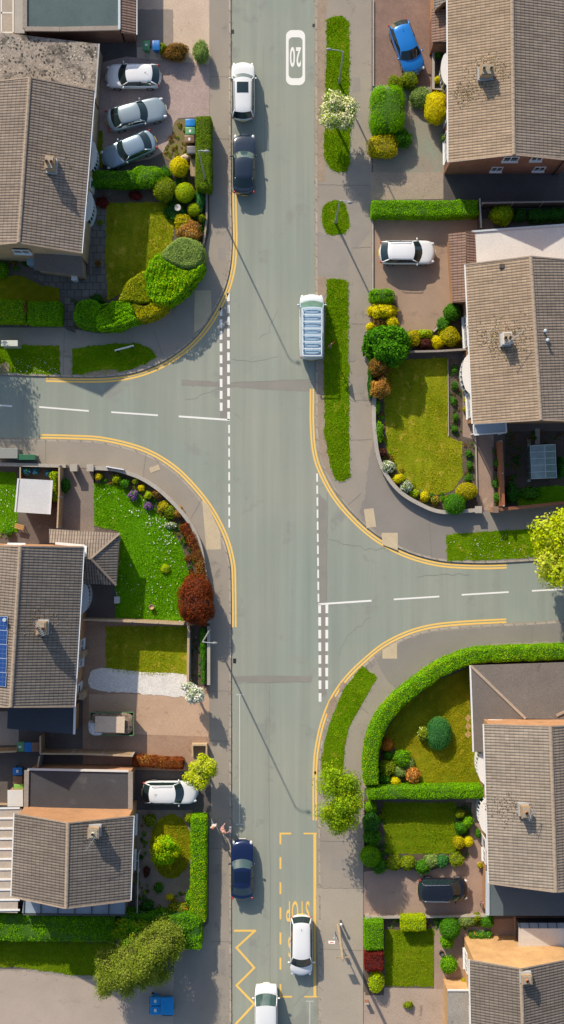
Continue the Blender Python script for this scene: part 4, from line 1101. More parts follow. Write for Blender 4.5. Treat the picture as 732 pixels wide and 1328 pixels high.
sheet('pavement_patch', [(410, -60), (424, -60), (422, 235), (412, 236)], .104, EARTH, jit=.03)
sheet('pavement_patch', [(411, 360), (424, 360), (421, 480), (424, 590), (432, 622), (424, 612), (414, 585), (411.5, 540)], .104, EARTH, jit=.03)
for q in ([(455, 210), (482, 212), (482, 300), (455, 330)], [(412, 300), (452, 320), (452, 358), (412, 358)]): sheet('pavement_patch', q, .1045, PAVE_D, jit=.02)
for (x, y, a, c, m) in ((201, 608, 13, 7, TACT), (302, 41, 3.4, 5, BLACKP), (407, 33, 3, 4, BLACKP), (304.5, 857, 4, 6, BLACKP), (456, 464, 9, 10, PAVE_D), (409, 1002, 2.6, 3.5, BLACKP)):
    p = P(x, y); bb = MB(); bb.box((p.x, p.y, .112 if x < 299 or x > 412 else .012), (a/S, c/S, .012), .35 if x == 201 else 0); tag(bb.build('inspection_cover', m), kind='structure')
# ---------------- garden bases
sheet('garden_ground', [(-300, -260), (272, -260), (272, 250), (270, 300), (263, 338), (246, 368), (206, 410), (160, 430), (130, 433), (84, 425), (-300, 425)], .106, YARD)
sheet('garden_ground', [(-300, 603), (121, 607), (156, 612), (185, 622), (213, 641), (241, 671), (257, 699), (266, 740), (271, 800), (272, 1000), (271, 1196), (226, 1240), (226, 1260), (-300, 1250)], .106, YARD)
sheet('garden_ground', [(482, -260), (482, 285), (482, 455), (484, 500), (484, 560), (492, 600), (515, 635), (545, 655), (575, 664), (640, 660), (1000, 640), (1000, -260)], .106, YARD)
sheet('garden_ground', [(1000, 828), (732, 833), (640, 838), (600, 845), (560, 872), (520, 905), (490, 945), (476, 985), (473, 1020), (471, 1080), (471, 1600), (1000, 1600)], .106, YARD)
# NW property
sheet('driveway', [(178, -260), (272, -260), (272, 86), (178, 80)], .112, DRV_C)
sheet('driveway', [(178, 13), (225, 13), (225, 66), (178, 62)], .116, nmat('drive_concrete_dark', (.33, .28, .24), (.28, .235, .2), .7, 10, .2), jit=.02)
sheet('driveway', [(122, 84), (165, 74), (180, 76), (272, 84), (272, 152), (247, 153), (232, 154), (226, 160), (222, 180), (212, 198), (195, 207), (165, 212), (122, 212)], .118, DRV_M)
sheet('flower_bed', [(222, 156), (250, 154), (254, 215), (228, 215), (210, 202), (220, 186)], .114, nmat('rough_earth', (.22, .17, .085), (.17, .16, .05), 1, 10, .35), jit=.03)
sheet('flower_bed', [(118, 240), (272, 215), (272, 300), (262, 338), (228, 330), (228, 262), (140, 262)], .112, SOIL)
sheet('flower_bed', [(78, 395), (138, 385), (225, 330), (262, 338), (206, 410), (130, 432), (84, 424)], .1125, SOIL)
sheet('path', [(117, 262), (139, 262), (137, 392), (137, 365), (117, 365)], .114, PATH_G)
sheet('path', [(78, 356), (137, 356), (137, 380), (97, 388), (96, 430), (84, 426), (85, 380), (60, 370), (40, 356)], .116, PATH_G)
lawn([(139, 263), (225, 263), (228, 290), (222, 328), (170, 373), (140, 391), (137, 330)], LW_Y, 'gr_olive')
lawn([(-200, 355), (30, 358), (52, 370), (78, 374), (78, 396), (-200, 396)], LW_O, 'gr_olive', dens=80)
lawn([(122, 170), (134, 170), (134, 218), (122, 218)], LW_O, 'gr_verge')
lawn([(-200, 446), (-10, 447), (78, 449), (79, 486), (0, 484), (-200, 482)], LW_V, 'gr_verge', name='grass_verge', dens=260, z=.112)
lawn([(94, 452), (140, 447), (174, 445), (194, 451), (205, 463), (190, 472), (168, 480), (125, 486), (94, 486)], LW_V, 'gr_verge', name='grass_verge', dens=260, z=.112)
for bp in ([(112, 484), (130, 481), (150, 479), (152, 483), (130, 487), (112, 487)], [(0, 474), (10, 470), (14, 480), (2, 484)]): sheet('bare_patch', bp, .1145, EARTH, True, .03)
# SW property
sheet('path', [(80, 606), (124, 609), (123, 690), (76, 690)], .112, nmat('sw_path', (.27, .225, .19), (.22, .185, .16), .6, 12, .25, c3=(.36, .28, .19), s3=.8, th=.68))
sheet('flower_bed', [(122, 606), (156, 613), (185, 624), (213, 643), (240, 672), (256, 700), (266, 742), (268, 806), (238, 806), (240, 720), (215, 670), (180, 640), (150, 628), (122, 628)], .112, SOIL)
lawn([(-200, 612), (22, 612), (24, 690), (-200, 690)], LW_G, 'gr_bright', dens=220)
lawn([(122, 627), (150, 627), (182, 642), (216, 672), (238, 712), (246, 745), (240, 775), (238, 805), (150, 805), (150, 700), (156, 690), (123, 682)], LW_G, 'gr_bright', dens=260, hgt=.085, jit=.03)
sheet('driveway', [(108, 806), (272, 806), (272, 1000), (108, 1000)], .110, DRV_SHADE)  # brown is this drive as it looks in shade, put into the colour
sheet('driveway', [(116, 900), (272, 900), (272, 955), (116, 950)], .114, nmat('drive_tan_lit', (.56, .385, .265), (.49, .335, .23), .4, 12, .2, c3=(.42, .285, .20), s3=.7))  # sunlit strip of the same drive, painted paler
lawn([(138, 812), (245, 812), (245, 876), (172, 874), (138, 870)], LW_Y, 'gr_yellow')
sheet('gravel_strip', catmull([(118, 872), (132, 866), (180, 871), (244, 876), (244, 902), (180, 899), (134, 896), (117, 890)], 4, True), .126, GRAVEL_W, jit=.03)
sheet('patio', [(-200, 925), (25, 922), (25, 966), (-200, 966)], .112, nmat('pale_patio', (.42, .38, .33), (.36, .32, .28), .6, 10, .2))
sheet('flower_bed', [(246, 812), (272, 806), (271, 890), (247, 890)], .1135, SOIL)
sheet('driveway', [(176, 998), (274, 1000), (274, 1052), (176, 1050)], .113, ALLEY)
sheet('path', [(176, 1050), (250, 1050), (250, 1196), (176, 1196)], .1135, nmat('garden_slabs', (.30, .24, .195), (.23, .185, .155), .7, 10, .3, c3=(.37, .295, .235), s3=1.3))
lawn([(222 + 27*math.cos(t), 1097 + 42*math.sin(t)) for t in [2*PI*i/36 for i in range(36)]], LW_O, 'gr_olive')
lawn([(-200, 1215), (150, 1222), (150, 1266), (95, 1264), (30, 1254), (-200, 1250)], LW_M, 'gr_verge', jit=.05, z=.125)
sheet('car_park', [(-300, 1252), (30, 1258), (95, 1268), (150, 1270), (226, 1262), (226, 1600), (-300, 1600)], .112, BL_TAR, jit=.05)
# NE property
sheet('driveway', [(484, -260), (566, -260), (566, 112), (484, 114)], .112, DRV_R)
sheet('path', [(484, 112), (582, 112), (582, 226), (484, 226)], .113, PAVE_GR)
sheet('path', [(481, 224), (601, 224), (612, 258), (481, 260)], .1145, nmat('side_path', (.40, .325, .25), (.33, .27, .22), .7, 10, .3))
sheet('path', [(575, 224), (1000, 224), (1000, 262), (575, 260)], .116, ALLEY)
sheet('driveway', [(484, 284), (640, 284), (640, 330), (607, 330), (607, 388), (590, 392), (577, 404), (570, 418), (560, 430), (530, 431), (515, 426), (516, 384), (484, 378)], .114, DRV_P)
sheet('flower_bed', [(484, 380), (516, 384), (515, 426), (530, 431), (560, 430), (570, 418), (577, 404), (590, 394), (607, 390), (607, 454), (520, 456), (500, 480), (498, 580), (540, 636), (600, 642), (622, 650), (622, 662), (575, 666), (545, 656), (515, 636), (492, 601), (484, 560)], .112, SOIL)
sheet('flower_bed', [(581, 466), (600, 466), (600, 570), (617, 570), (617, 650), (600, 640), (600, 574), (581, 566)], .1128, SOIL)
sheet('path', [(600, 460), (617, 460), (640, 560), (640, 662), (620, 662), (615, 570), (600, 566)], .1136, nmat('brown_path', (.38, .27, .205), (.31, .225, .18), .7, 12, .25, c3=(.46, .36, .27), s3=.5, th=.6))
sheet('flower_bed', [(638, 580), (650, 580), (652, 656), (641, 656)], .115, SOIL)
sheet('flower_bed', [(655, 560), (1000, 556), (1000, 652), (655, 656)], .1135, nmat('dark_soil', (.075, .06, .05), (.11, .085, .07), 1, 10, .4, bump=.7))
lawn([(503, 468), (580, 464), (581, 566), (599, 573), (600, 618), (586, 638), (566, 642), (540, 634), (516, 612), (502, 582), (498, 520)], LW_Y, 'gr_yellow')
lawn([(672, 636), (700, 632), (732, 629), (1000, 626), (1000, 648), (735, 652), (672, 656)], LW_G, 'gr_verge')
lawn([(424, 26), (432, 22), (446, 22), (453, 30), (454, 212), (449, 223), (438, 224), (428, 220), (420, 200), (422, 150)], LW_V, 'gr_verge', name='grass_verge', dens=300, hgt=.08, z=.112)
lawn([(435.5 + 17.5*math.copysign(abs(math.cos(t))**.72, math.cos(t)) + 1.2*math.sin(3*t), 284 + 22*math.copysign(abs(math.sin(t))**.72, math.sin(t)) + 1.2*math.cos(2*t)) for t in [2*PI*i/30 for i in range(30)]], LW_V, 'gr_verge', name='grass_verge', dens=300, z=.112)
lawn([(424, 363), (432, 361), (446, 362), (452, 367), (453, 560), (454, 618), (446, 624), (436, 622), (428, 606), (421, 560), (420, 480)], LW_V, 'gr_verge', name='grass_verge', dens=300, hgt=.08, z=.112)
lawn([(579, 693), (620, 690), (700, 685), (1000, 672), (1000, 712), (720, 722), (640, 726), (580, 727)], LW_V, 'gr_verge', name='grass_verge', dens=280, z=.112)
# SE property
for bp in ([(428, 908), (434, 902), (437, 912), (432, 926), (427, 932), (424, 924)], [(441, 888), (447, 884), (446, 893), (440, 898)]): sheet('bare_patch', bp, .1145, EARTH, True, .03)
lawn([(470, 863), (490, 879), (474, 904), (463, 924), (452, 945), (447, 970), (445, 1000), (440, 1010), (418, 1010), (417, 985), (422, 958), (431, 928), (447, 892)], LW_V, 'gr_verge', name='grass_verge', dens=280, z=.112, jit=.03)
sheet('flower_bed', [(484, 950), (500, 955), (520, 985), (545, 1000), (545, 1022), (478, 1022), (478, 985)], .1135, SOIL)
lawn([(608, 866), (611, 930), (624, 980), (624, 1020), (545, 1020), (540, 998), (512, 970), (496, 955), (520, 918), (560, 886)], LW_O, 'gr_olive')
sheet('driveway', [(472, 1112), (600, 1108), (632, 1100), (632, 1189), (472, 1189)], .112, nmat('se_drive', (.40, .285, .225), (.33, .235, .19), .4, 14, .2, c3=(.27, .195, .16), s3=.7))
sheet('path', [(604, 1036), (632, 1036), (632, 1112), (604, 1112)], .114, nmat('se_drive', (0, 0, 0), (0, 0, 0)))
lawn([(498, 1040), (591, 1040), (591, 1106), (499, 1107)], LW_M, 'gr_mid')
sheet('flower_bed', [(472, 1036), (498, 1036), (499, 1107), (592, 1107), (592, 1040), (612, 1040), (606, 1112), (560, 1128), (505, 1126), (472, 1130)], .1165, SOIL)
sheet('driveway', [(472, 1286), (500, 1280), (582, 1282), (582, 1600), (472, 1600)], .112, nmat('r4_drive', (.45, .355, .28), (.37, .29, .235), .5, 10, .25, c3=(.25, .195, .165), s3=.8))
sheet('path', [(563, 1196), (672, 1190), (672, 1240), (608, 1240), (608, 1282), (563, 1282)], .113, nmat('brown_path', (0, 0, 0), (0, 0, 0)))
sheet('flower_bed', [(472, 1186), (640, 1186), (632, 1200), (560, 1204), (499, 1206), (498, 1290), (474, 1290)], .1145, SOIL)
lawn([(499, 1205), (563, 1203), (562, 1279), (499, 1278)], LW_M, 'gr_mid')
for (x, y) in ((607, 931), (607, 941.5), (607, 952)):
    sheet('paving_slab', [(x, y - 5), (x + 4.5, y), (x, y + 5), (x - 4.5, y)], .135, nmat('ochre_slab', (.55, .36, .16), (.46, .31, .15), 2, 10, .2))
# ================================================================ HOUSE MATERIALS
BR_O = brickmat('orange_brick', (.50, .235, .10), (.43, .20, .085), (.42, .28, .18))
BR_R = brickmat('red_brick', (.30, .115, .065), (.24, .09, .055), (.26, .18, .13))
BR_Y = brickmat('buff_brick', (.44, .30, .17), (.38, .255, .15), (.38, .30, .22))
RF1 = roofmat('roof_tiles_tan', (.395, .30, .215), (.335, .252, .18), (.21, .155, .11), moss=(.16, .125, .06), mossth=.72, crsd=.35, groove_tone=.48)
RF2 = roofmat('roof_tiles_brown_and_shaded', (.30, .245, .20), (.25, .205, .17), (.16, .125, .10), moss=(.34, .30, .22), mossth=.71)  # brown roofs, and shade-darkened east slopes of the paler ones
RF3 = roofmat('roof_tiles_grey_and_shaded', (.225, .195, .17), (.185, .162, .145), (.115, .098, .085), moss=(.33, .31, .27), mossth=.70)  # grey roof, and slopes painted darker for facing away from the sun
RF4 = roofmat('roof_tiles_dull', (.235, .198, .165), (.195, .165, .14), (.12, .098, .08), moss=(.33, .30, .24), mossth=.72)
RF5 = roofmat('roof_tiles_buff', (.365, .305, .245), (.315, .265, .215), (.21, .17, .135), pu=.23, moss=(.42, .38, .31), mossth=.70, crsd=.4, groove_tone=.46)
RFR = roofmat('roof_tiles_red', (.30, .195, .15), (.25, .165, .13), (.15, .10, .08))
RIDGE = nmat('ridge_mortar', (.40, .315, .24), (.33, .26, .20), 2, 12, .25)
FELT_T = nmat('felt_teal', (.105, .145, .15), (.085, .12, .125), .5, 12, .2, c3=(.07, .095, .10), s3=.8)
FELT_G = nmat('felt_grey', (.078, .076, .083), (.062, .061, .067), .35, 12, .18, c3=(.105, .10, .104), s3=.6, th=.62)
FELT_B = nmat('felt_slate', (.062, .080, .10), (.052, .066, .085), .4, 10, .15)
FELT_S = nmat('felt_blue_grey', (.12, .15, .165), (.10, .125, .14), .3, 10, .12)
MOSSY = nmat('mossy_chippings', (.40, .345, .285), (.27, .235, .205), .45, 6, .55, bump=.9, c3=(.13, .115, .10), s3=1.0, th=.53, c4=(.52, .42, .24))
PLAINR = nmat('plain_tiles', (.165, .143, .128), (.135, .118, .107), .4, 10, .28, c3=(.115, .10, .09), s3=.7, c4=(.25, .22, .19))
LEAD = plain('lead', (.40, .42, .44), .55)
WHROOF = nmat('white_membrane', (.72, .69, .64), (.62, .60, .57), .5, 8, .12, c3=(.55, .53, .50), s3=.9, th=.66)
STONE = nmat('wall_stone', (.40, .33, .26), (.31, .26, .21), 2, 12, .3, bump=.4)
FENCE = brickmat('fence_timber', (.42, .29, .17), (.35, .245, .15), (.16, .11, .07), 1, 1.9, .14, 'wall', .01)
FENCE_D = brickmat('fence_dark', (.15, .11, .085), (.12, .09, .07), (.05, .04, .03), 1, 1.9, .14, 'wall', .01)
TIMB = nmat('timber_pale', (.52, .39, .25), (.44, .33, .21), 2, 14, .2)

LI = [(nmat('lichen_pale', (.46, .40, .31), (.38, .33, .25), 3, 9, .2), .35), (nmat('lichen_dark', (.12, .09, .06), (.16, .12, .07), 3, 9, .2), .9), (nmat('lichen_ochre', (.36, .29, .13), (.30, .24, .10), 3, 9, .2), .4)]
def flat(root, pts, h, t, mat, wallm=None, rim=None, rimw=.16, rimh=.10, name='flat_roof', rim_edges=None, wall_in=.12):
    """flat roof slab at photo outline pts, walls below, raised rim pieces"""
    w = [P(x, y, h) for x, y in pts]; cen = sum(w, Vector())/len(w)
    b = MB(); b.prism([(p.x, p.y) for p in w], h - t, h, True); r = b.build(name, mat, root)
    if wallm:
        q = [p + (cen - p).normalized()*wall_in for p in w]
        b = MB(); b.prism([(p.x, p.y) for p in q], 0, h - t - .002); b.build('wall', wallm, root)
    if rim:
        n = len(w)
        b = MB()
        for i in (rim_edges if rim_edges is not None else range(n)):
            a, c = w[i], w[(i+1) % n]; d = (c - a).normalized(); b.obox((a + c)/2 + Vector((0, 0, rimh/2)), d*((c - a).length/2 - .003*i), Vector((-d.y, d.x, 0))*rimw/2, (0, 0, rimh/2 + .02 + .002*i))
        b.build('parapet', rim, root)
    return r
def slab(root, pts, hs, mat, ud, name='roof', thick=.08):
    b = MB(); roof_slope(b, [P(x, y, h) for (x, y), h in zip(pts, hs)], ud, thick); return b.build(name, mat, root)
UDN = Vector((0, 1, 0))
# ---------------------------------------------------------------- H2, top left
HE, HR = 5.0, 6.75
h, w, c, ud = gable_house('semi_detached_house', 'brown tiled house beside the drive with three parked silver and white cars', dict(WN=(-46, 110), WS=(-62, 322), RN=(39, 100.5), RS=(24.5, 314.5), EN=(122.5, 117), ES=(105.5, 328)), HE, HR, BR_Y, RF2, RIDGE, ins_g=.2)
H2 = h
chimney(h, on_roof(w, 68, 216, 'E', HE, HR), 7.9, ud, (.95, .62), BR_Y, 2, along=False)
lichen(h, w, HE, HR, 68, 212, 'E', 25, 10, LI)
flat(h, [(-60, 36), (0, 42), (70, 50), (129, 57), (124, 128), (-60, 118)], 2.7, .16, MOSSY, BR_Y, LEAD, .10, .05, rim_edges=[3])
en, es = c['EN'], c['ES']
dv = (es - en).normalized(); nv = Vector((-dv.y, dv.x, 0)); nv = nv if nv.x > 0 else -nv
def onE(t, z): return Vector((en.x + (es.x - en.x)*t, en.y + (es.y - en.y)*t, z))
for t in (.22, .74): win(h, onE(t, 3.9), nv, 2.0, 1.15, bars=2)
win(h, onE(.48, 3.9), nv, .8, 1.0); door(h, onE(.50, 1.1), nv)
bow(h, 118, 182, 221, 1, (onE(.36, 0).x, onE(.53, 0).x), .75, 2.35, .42)
bow(h, 112, 247, 287, 1, (onE(.64, 0).x, onE(.82, 0).x), .75, 2.35, .42)
gs = (c['WS'] - c['ES']).normalized(); gn = Vector((-gs.y, gs.x, 0)); gn = gn if gn.y < 0 else -gn
win(h, c['ES'] + gs*4.5 + Vector((0, 0, 3.9 - c['ES'].z)), gn, 1.3, 1.0)
slab(h, [(45, 326), (106.5, 331), (108, 358), (44, 350)], [2.95, 2.95, 2.45, 2.45], PLAINR, Vector((1, 0, 0)), 'porch_roof')
b = MB(); b.prism([tuple(P(x, y, 2.4)[:2]) for x, y in ((48, 330), (105, 334), (106, 355), (47, 347))], 0, 2.36); b.build('porch_wall', BR_Y, h)
b = MB(); b.beam(P(46, 326, 3.0), P(106, 331, 3.0), .14, .08); b.build('flashing', plain('blue_flashing', (.35, .44, .52), .5), h)
b = MB(); p = P(40.5, 339, 1.2); b.box((p.x, p.y, .75), (.5, .55, 1.3)); b.box((p.x, p.y, 1.42), (.56, .6, .06)); tag(b.build('storage_box', plain('pale_blue_box', (.25, .40, .50), .4), None, origin=(p.x, p.y, .1)), 'pale blue box against the shaded porch of the brown tiled house', 'storage box')
# ---------------------------------------------------------------- H1, flat roofed building at the top
h = thing('flat_roofed_building', 'brick building with teal felt flat roof and red tiled edge at the top', 'building', tuple(P(95, 0, .1)[:2]) + (.1,))
flat(h, [(33, -90), (157, -90), (156, 37), (78, 38.5), (33, 38)], 3.0, .2, FELT_T, BR_R, nmat('parapet_stone', (.34, .29, .25), (.28, .245, .21), 1.5, 12, .25), .34, .12, rim_edges=[0, 2, 3, 4])
b = MB(); b.beam(P(155, -90, 3.1), P(155, 38, 3.1), .18, .10); b.build('gutter', plain('pale_gutter', (.52, .58, .62), .4), h)
slab(h, [(157, -90), (178, -90), (177, 45), (157.5, 42)], [3.05, 2.5, 2.5, 3.05], RFR, UDN, 'tiled_edge')
b = MB(); b.beam(P(177.5, -90, 2.45), P(177.5, 45, 2.45), .11, .08); b.build('fascia', WHITE, h)
b = MB(); b.prism([tuple(P(x, y, 2.4)[:2]) for x, y in ((158, -90), (173, -90), (172.5, 41), (158, 39))], 0, 2.4); b.build('wall', BR_R, h)
flat(h, [(19, -90), (32, -90), (32, 43), (19, 43)], 2.7, .15, nmat('pale_felt', (.45, .41, .36), (.38, .35, .31), 1, 10, .2), BR_Y)
t = thing('pergola', 'white timber frame with open bays beside the flat roofed building', 'pergola', tuple(P(8, 10, .1)[:2]) + (.1,))
for nm, segs in (('rail', [((-60, 42, 2.2), (18, 42.5, 2.2)), ((-60, 17, 2.2), (18, 17, 2.2))]), ('upright', [((2, -60, 2.2), (2.5, 42, 2.2)), ((17.5, -60, 2.22), (17.5, 42, 2.22))])):
    for a, e in segs:
        b = MB(); b.beam(P(*a), P(*e), .12, .12); b.build(nm, plain('frame_paint', (.66, .62, .56), .5), t)
for x, y in ((2.3, 41), (17.3, 41)):
    p = P(x, y, 2.2); b = MB(); b.box((p.x, p.y, 1.1), (.1, .1, 2.15)); b.build('post', TIMB, t)
sheet('patio', [(-60, -60), (18, -60), (18, 44), (-60, 44)], .1125, nmat('pale_patio', (0, 0, 0), (0, 0, 0)))
# ---------------------------------------------------------------- H3, middle left
HE, HR = 5.0, 7.3
h, w, c, ud = gable_house('semi_detached_house', 'house with blue solar panels on its tan roof slope and a hipped side extension', dict(WN=(-58, 707), WS=(-70, 914), RN=(26.6, 708.5), RS=(14, 917), EN=(108.5, 709.6), ES=(96.5, 916.5)), HE, HR, BR_O, RF2, RIDGE, ins_g=-.02, roofm_shade=RF3)
H3 = h
chimney(h, on_roof(w, 57, 813, 'E', HE, HR), 8.0, ud, (.95, .62), BR_Y, 2, aerial=((-.5, .85, 1.3, .6), (-.7, .5, 1.0, .1)), along=False)
lichen(h, w, HE, HR, 58, 810, 'E', 70, 13, LI)
# solar array on the west slope
nrm = (w['WS'] - w['RN']).cross(w['WN'] - w['RN']).normalized(); nrm = nrm if nrm.z > 0 else -nrm
SOL = plain('solar_cells', (.012, .055, .22), .12, spec=.8, var=.25, vs=12); SOLF = plain('solar_frame', (.60, .64, .68), .3, .6)
dn = (w['WN'] - w['RN']).normalized(); al = -ud
for r_ in range(2):
    for k in range(5):
        a = on_roof(w, 12.8 - .42*k - 2, 818 + 18.2*k, 'W', HE, HR) + nrm*.09 + dn*(r_*1.72)
        o = a + dn*.85 + al*.55
        b = MB(); b.obox(o, dn*.83, al*.535, nrm*.02); pn = b.build('solar_panel', SOLF, h)
        b = MB()
        for i in range(5):
            for j in range(3): b.obox(o + nrm*.022 + dn*(-.64 + .32*i) + al*(-.335 + .335*j), dn*.153, al*.161, nrm*.004)
        b.build('solar_cell', SOL, pn)
p = on_roof(w, 8, 803, 'W', HE, HR); b = MB(); b.cyl(p - Vector((0, 0, .1)), p + Vector((0, 0, .42)), .09, n=10); b.cyl(p + Vector((0, 0, .42)), p + Vector((0, 0, .55)), .14, n=10); b.build('vent_pipe', plain('pale_gutter', (0, 0, 0)), h)
def facade(c, a, e, sx):
    A, E = c[a], c[e]; d = (E - A).normalized(); n = Vector((-d.y, d.x, 0)); n = n if n.x*sx > 0 else -n
    return (lambda t, z: Vector((A.x + (E.x - A.x)*t, A.y + (E.y - A.y)*t, z))), n
onE, nv = facade(c, 'EN', 'ES', 1)
for t in (.30, .72): win(h, onE(t, 3.9), nv, 1.9, 1.15, bars=2)
door(h, onE(.93, 1.1), nv); win(h, onE(.70, 1.35), nv, 2.2, 1.2, bars=3)
bow(h, 107, 756, 795, 1, (onE(.24, 0).x, onE(.42, 0).x), .75, 2.35, .42, plain('pale_gutter', (0, 0, 0)))
for y in (849, 903):
    p = P(104, y, 2.2); b = MB(); b.box((p.x + .1, p.y, 1.2), (.35, .5, 2.3)); b.build('porch_pier', BR_Y, h)
A = c['WN']; d_ = (c['EN'] - A).normalized(); nn = Vector((-d_.y, d_.x, 0)); nn = nn if nn.y > 0 else -nn
win(h, c['EN'] - d_*5.2 + Vector((0, 0, 3.9 - c['EN'].z)), nn, 1.3, 1.0)
# hipped extension
he, hr = 2.5, 3.55
def V3(x, y, z): return P(x, y, z)
slab(h, [(64, 686), (155.5, 691.5), (118, 724), (112, 724), (112, 706), (64, 704)], [he, he, hr, hr, 3.1, 3.1], RF2, Vector((1, 0, 0)), 'extension_roof')
slab(h, [(155.5, 691.5), (151, 759), (118, 724)], [he, he, hr], RF3, UDN, 'extension_roof')  # east and south slopes painted darker than the sunlit north one
slab(h, [(151, 759), (109, 757), (111, 724), (118, 724)], [he, he, hr, hr], RF3, Vector((1, 0, 0)), 'extension_roof')
b = MB()
for a, e in (((155.5, 691.5, he + .03), (118, 724, hr + .03)), ((151, 759, he + .03), (118, 724, hr + .03)), ((118, 724, hr + .03), (111, 724, hr + .03))): b.beam(P(*a), P(*e), .16, .07)
b.build('hip_tiles', RIDGE, h)
b = MB(); b.prism([tuple(P(x, y, he)[:2]) for x, y in ((70, 690), (151, 696), (147, 755), (109, 753), (111, 712), (70, 710))], 0, he - .06); b.build('wall', BR_O, h)
b = MB(); b.beam(P(72, 704.5, 3.3), P(111, 708, 3.3), .20, .10); b.beam(P(111.5, 708, 3.3), P(111, 722, 3.6), .16, .10); b.build('flashing', WHITE, h)
flat(h, [(10.5, 918.5), (97, 917), (96, 952), (9.5, 945)], 2.8, .16, FELT_B, BR_O, None)
p0, p1 = P(97.5, 917, 2.9), P(96.5, 952, 2.9); b = MB(); b.beam(p0, p1, .16, .16); b.build('fascia', WHITE, h)
# ---------------------------------------------------------------- H4, bottom left
HE, HR = 5.0, 6.9
h, w, c, ud = gable_house('detached_house', 'house with a wide dark flat roofed garage and white slatted roof alongside', dict(WN=(19, 1055), WS=(15, 1163), RN=(88.5, 1067.5), RS=(86, 1178), EN=(173, 1058.5), ES=(169, 1168)), HE, HR, BR_O, RF4, RIDGE, ins_g=.02, roofm_shade=RF3)
chimney(h, on_roof(w, 124, 1076, 'E', HE, HR), 7.6, ud, (.7, .75), BR_Y, 1, aerial=((-.55, -.8, 1.6, .3),), potm=plain('pale_pot', (.66, .62, .52), .6))
lichen(h, w, HE, HR, 124, 1082, 'E', 60, 9, LI[1:])
flat(h, [(36, 999), (171, 1001), (170, 1049.5), (34, 1048.5)], 2.8, .2, FELT_G, BR_O, None)
b = MB(); b.beam(P(36, 997.5, 2.85), P(167, 1000, 2.85), .16, .12); b.build('gutter', plain('pale_trim', (.70, .66, .62), .5), h)
for x0, x1, y0, y1 in ((169.5, 169.5, 1001, 1049), (35, 34, 999, 1049)):
    b = MB(); b.beam(P(x0, y0, 2.9), P(x1, y1, 2.9), .36, .12); b.build('coping', nmat('parapet_stone', (0, 0, 0), (0, 0, 0)), h)
A = c['WN']; d_ = (c['EN'] - A).normalized(); nn = Vector((-d_.y, d_.x, 0)); nn = nn if nn.y > 0 else -nn
onE, nv = facade(c, 'EN', 'ES', 1)
for t in (.3, .75): win(h, onE(t, 3.9), nv, 1.6, 1.1, bars=2)
for t in (.28, .72): win(h, onE(t, 1.35), nv, 1.6, 1.2, bars=2)
flat(h, [(32, 1160), (164, 1164), (163, 1186), (29, 1184)], 2.5, .10, plain('glazed_roof', (.30, .36, .42), .12, var=.2, vs=.6), BR_Y, None, name='lean_to_roof')
b = MB()
for i in range(7): x = 32 + 132*i/6; b.beam(P(x, 1162, 2.55), P(x - 1, 1186, 2.55), .07, .06)
b.beam(P(30, 1186, 2.56), P(164, 1187, 2.56), .10, .08); b.build('glazing_bar', plain('dark_frame', (.07, .07, .075), .5), h)
t = thing('conservatory', 'long white slatted roof conservatory at the left edge beside the garage house', 'conservatory', tuple(P(5, 1110, .1)[:2]) + (.1,))
sl = nmat('beige_panels', (.50, .43, .36), (.43, .37, .31), .5, 6, .12)
b = MB(); b.prism([tuple(P(x, y, 2.5)[:2]) for x, y in ((-60, 1046), (28, 1049), (23, 1184), (-60, 1182))], 2.42, 2.5, True); b.build('roof', sl, t)
b = MB()
for i in range(11): y = 1048 + 13.2*i; b.beam(P(-60, y + 1, 2.54), P(26, y, 2.54), .13, .07)
b.build('roof_bar', WHITE, t)
b = MB(); b.prism([tuple(P(x, y, 2.5)[:2]) for x, y in ((-56, 1050), (24, 1052), (19, 1180), (-56, 1178))], 0, .8); b.build('wall', BR_Y, t)
b = MB(); b.prism([tuple(P(x, y, 2.5)[:2]) for x, y in ((-57, 1050), (25, 1052), (20, 1181), (-57, 1179))], .80, 2.4); b.build('glazing', WINGL, t)
t = thing('garden_shed', 'small white flat topped shed between the bins and the slatted conservatory', 'shed', tuple(P(20, 1036, .1)[:2]) + (.1,))
b = MB(); b.prism([tuple(P(x, y, 2.1)[:2]) for x, y in ((10, 1025), (30, 1025), (30, 1046), (10, 1046))], 2.0, 2.1, True); b.build('roof', WHROOF, t)
b = MB(); b.prism([tuple(P(x, y, 2.0)[:2]) for x, y in ((11.5, 1026), (28.5, 1026), (28.5, 1044), (11.5, 1044))], 0, 1.99); b.build('wall', FENCE, t)
p = P(20, 1026, 1); b = MB(); b.box((p.x, p.y + .03, 1.0), (.7, .05, 1.75)); b.build('door', TIMB, t)
t = thing('metal_railing', 'pale metal railing around the side yard of the garage house', 'railing', tuple(P(178, 1150, .1)[:2]) + (.1,))
b = MB()
for a, e in (((172, 1116, 1.3), (180, 1116, 1.3)), ((180, 1108, 1.3), (178, 1187, 1.3)), ((178, 1187, 1.3), (100, 1188, 1.3)), ((180, 1116, .7), (178, 1187, .7))): b.beam(P(*a), P(*e), .06, .06)
b.build('rail', plain('rail_paint', (.62, .63, .62), .4), t)
for x, y in ((180, 1108), (179.5, 1132), (179, 1160), (178, 1187), (150, 1187.5), (120, 1188)):
    p = P(x, y, 1.3); b = MB(); b.box((p.x, p.y, .70), (.07, .07, 1.3)); b.build('post', plain('rail_paint', (0, 0, 0)), t)
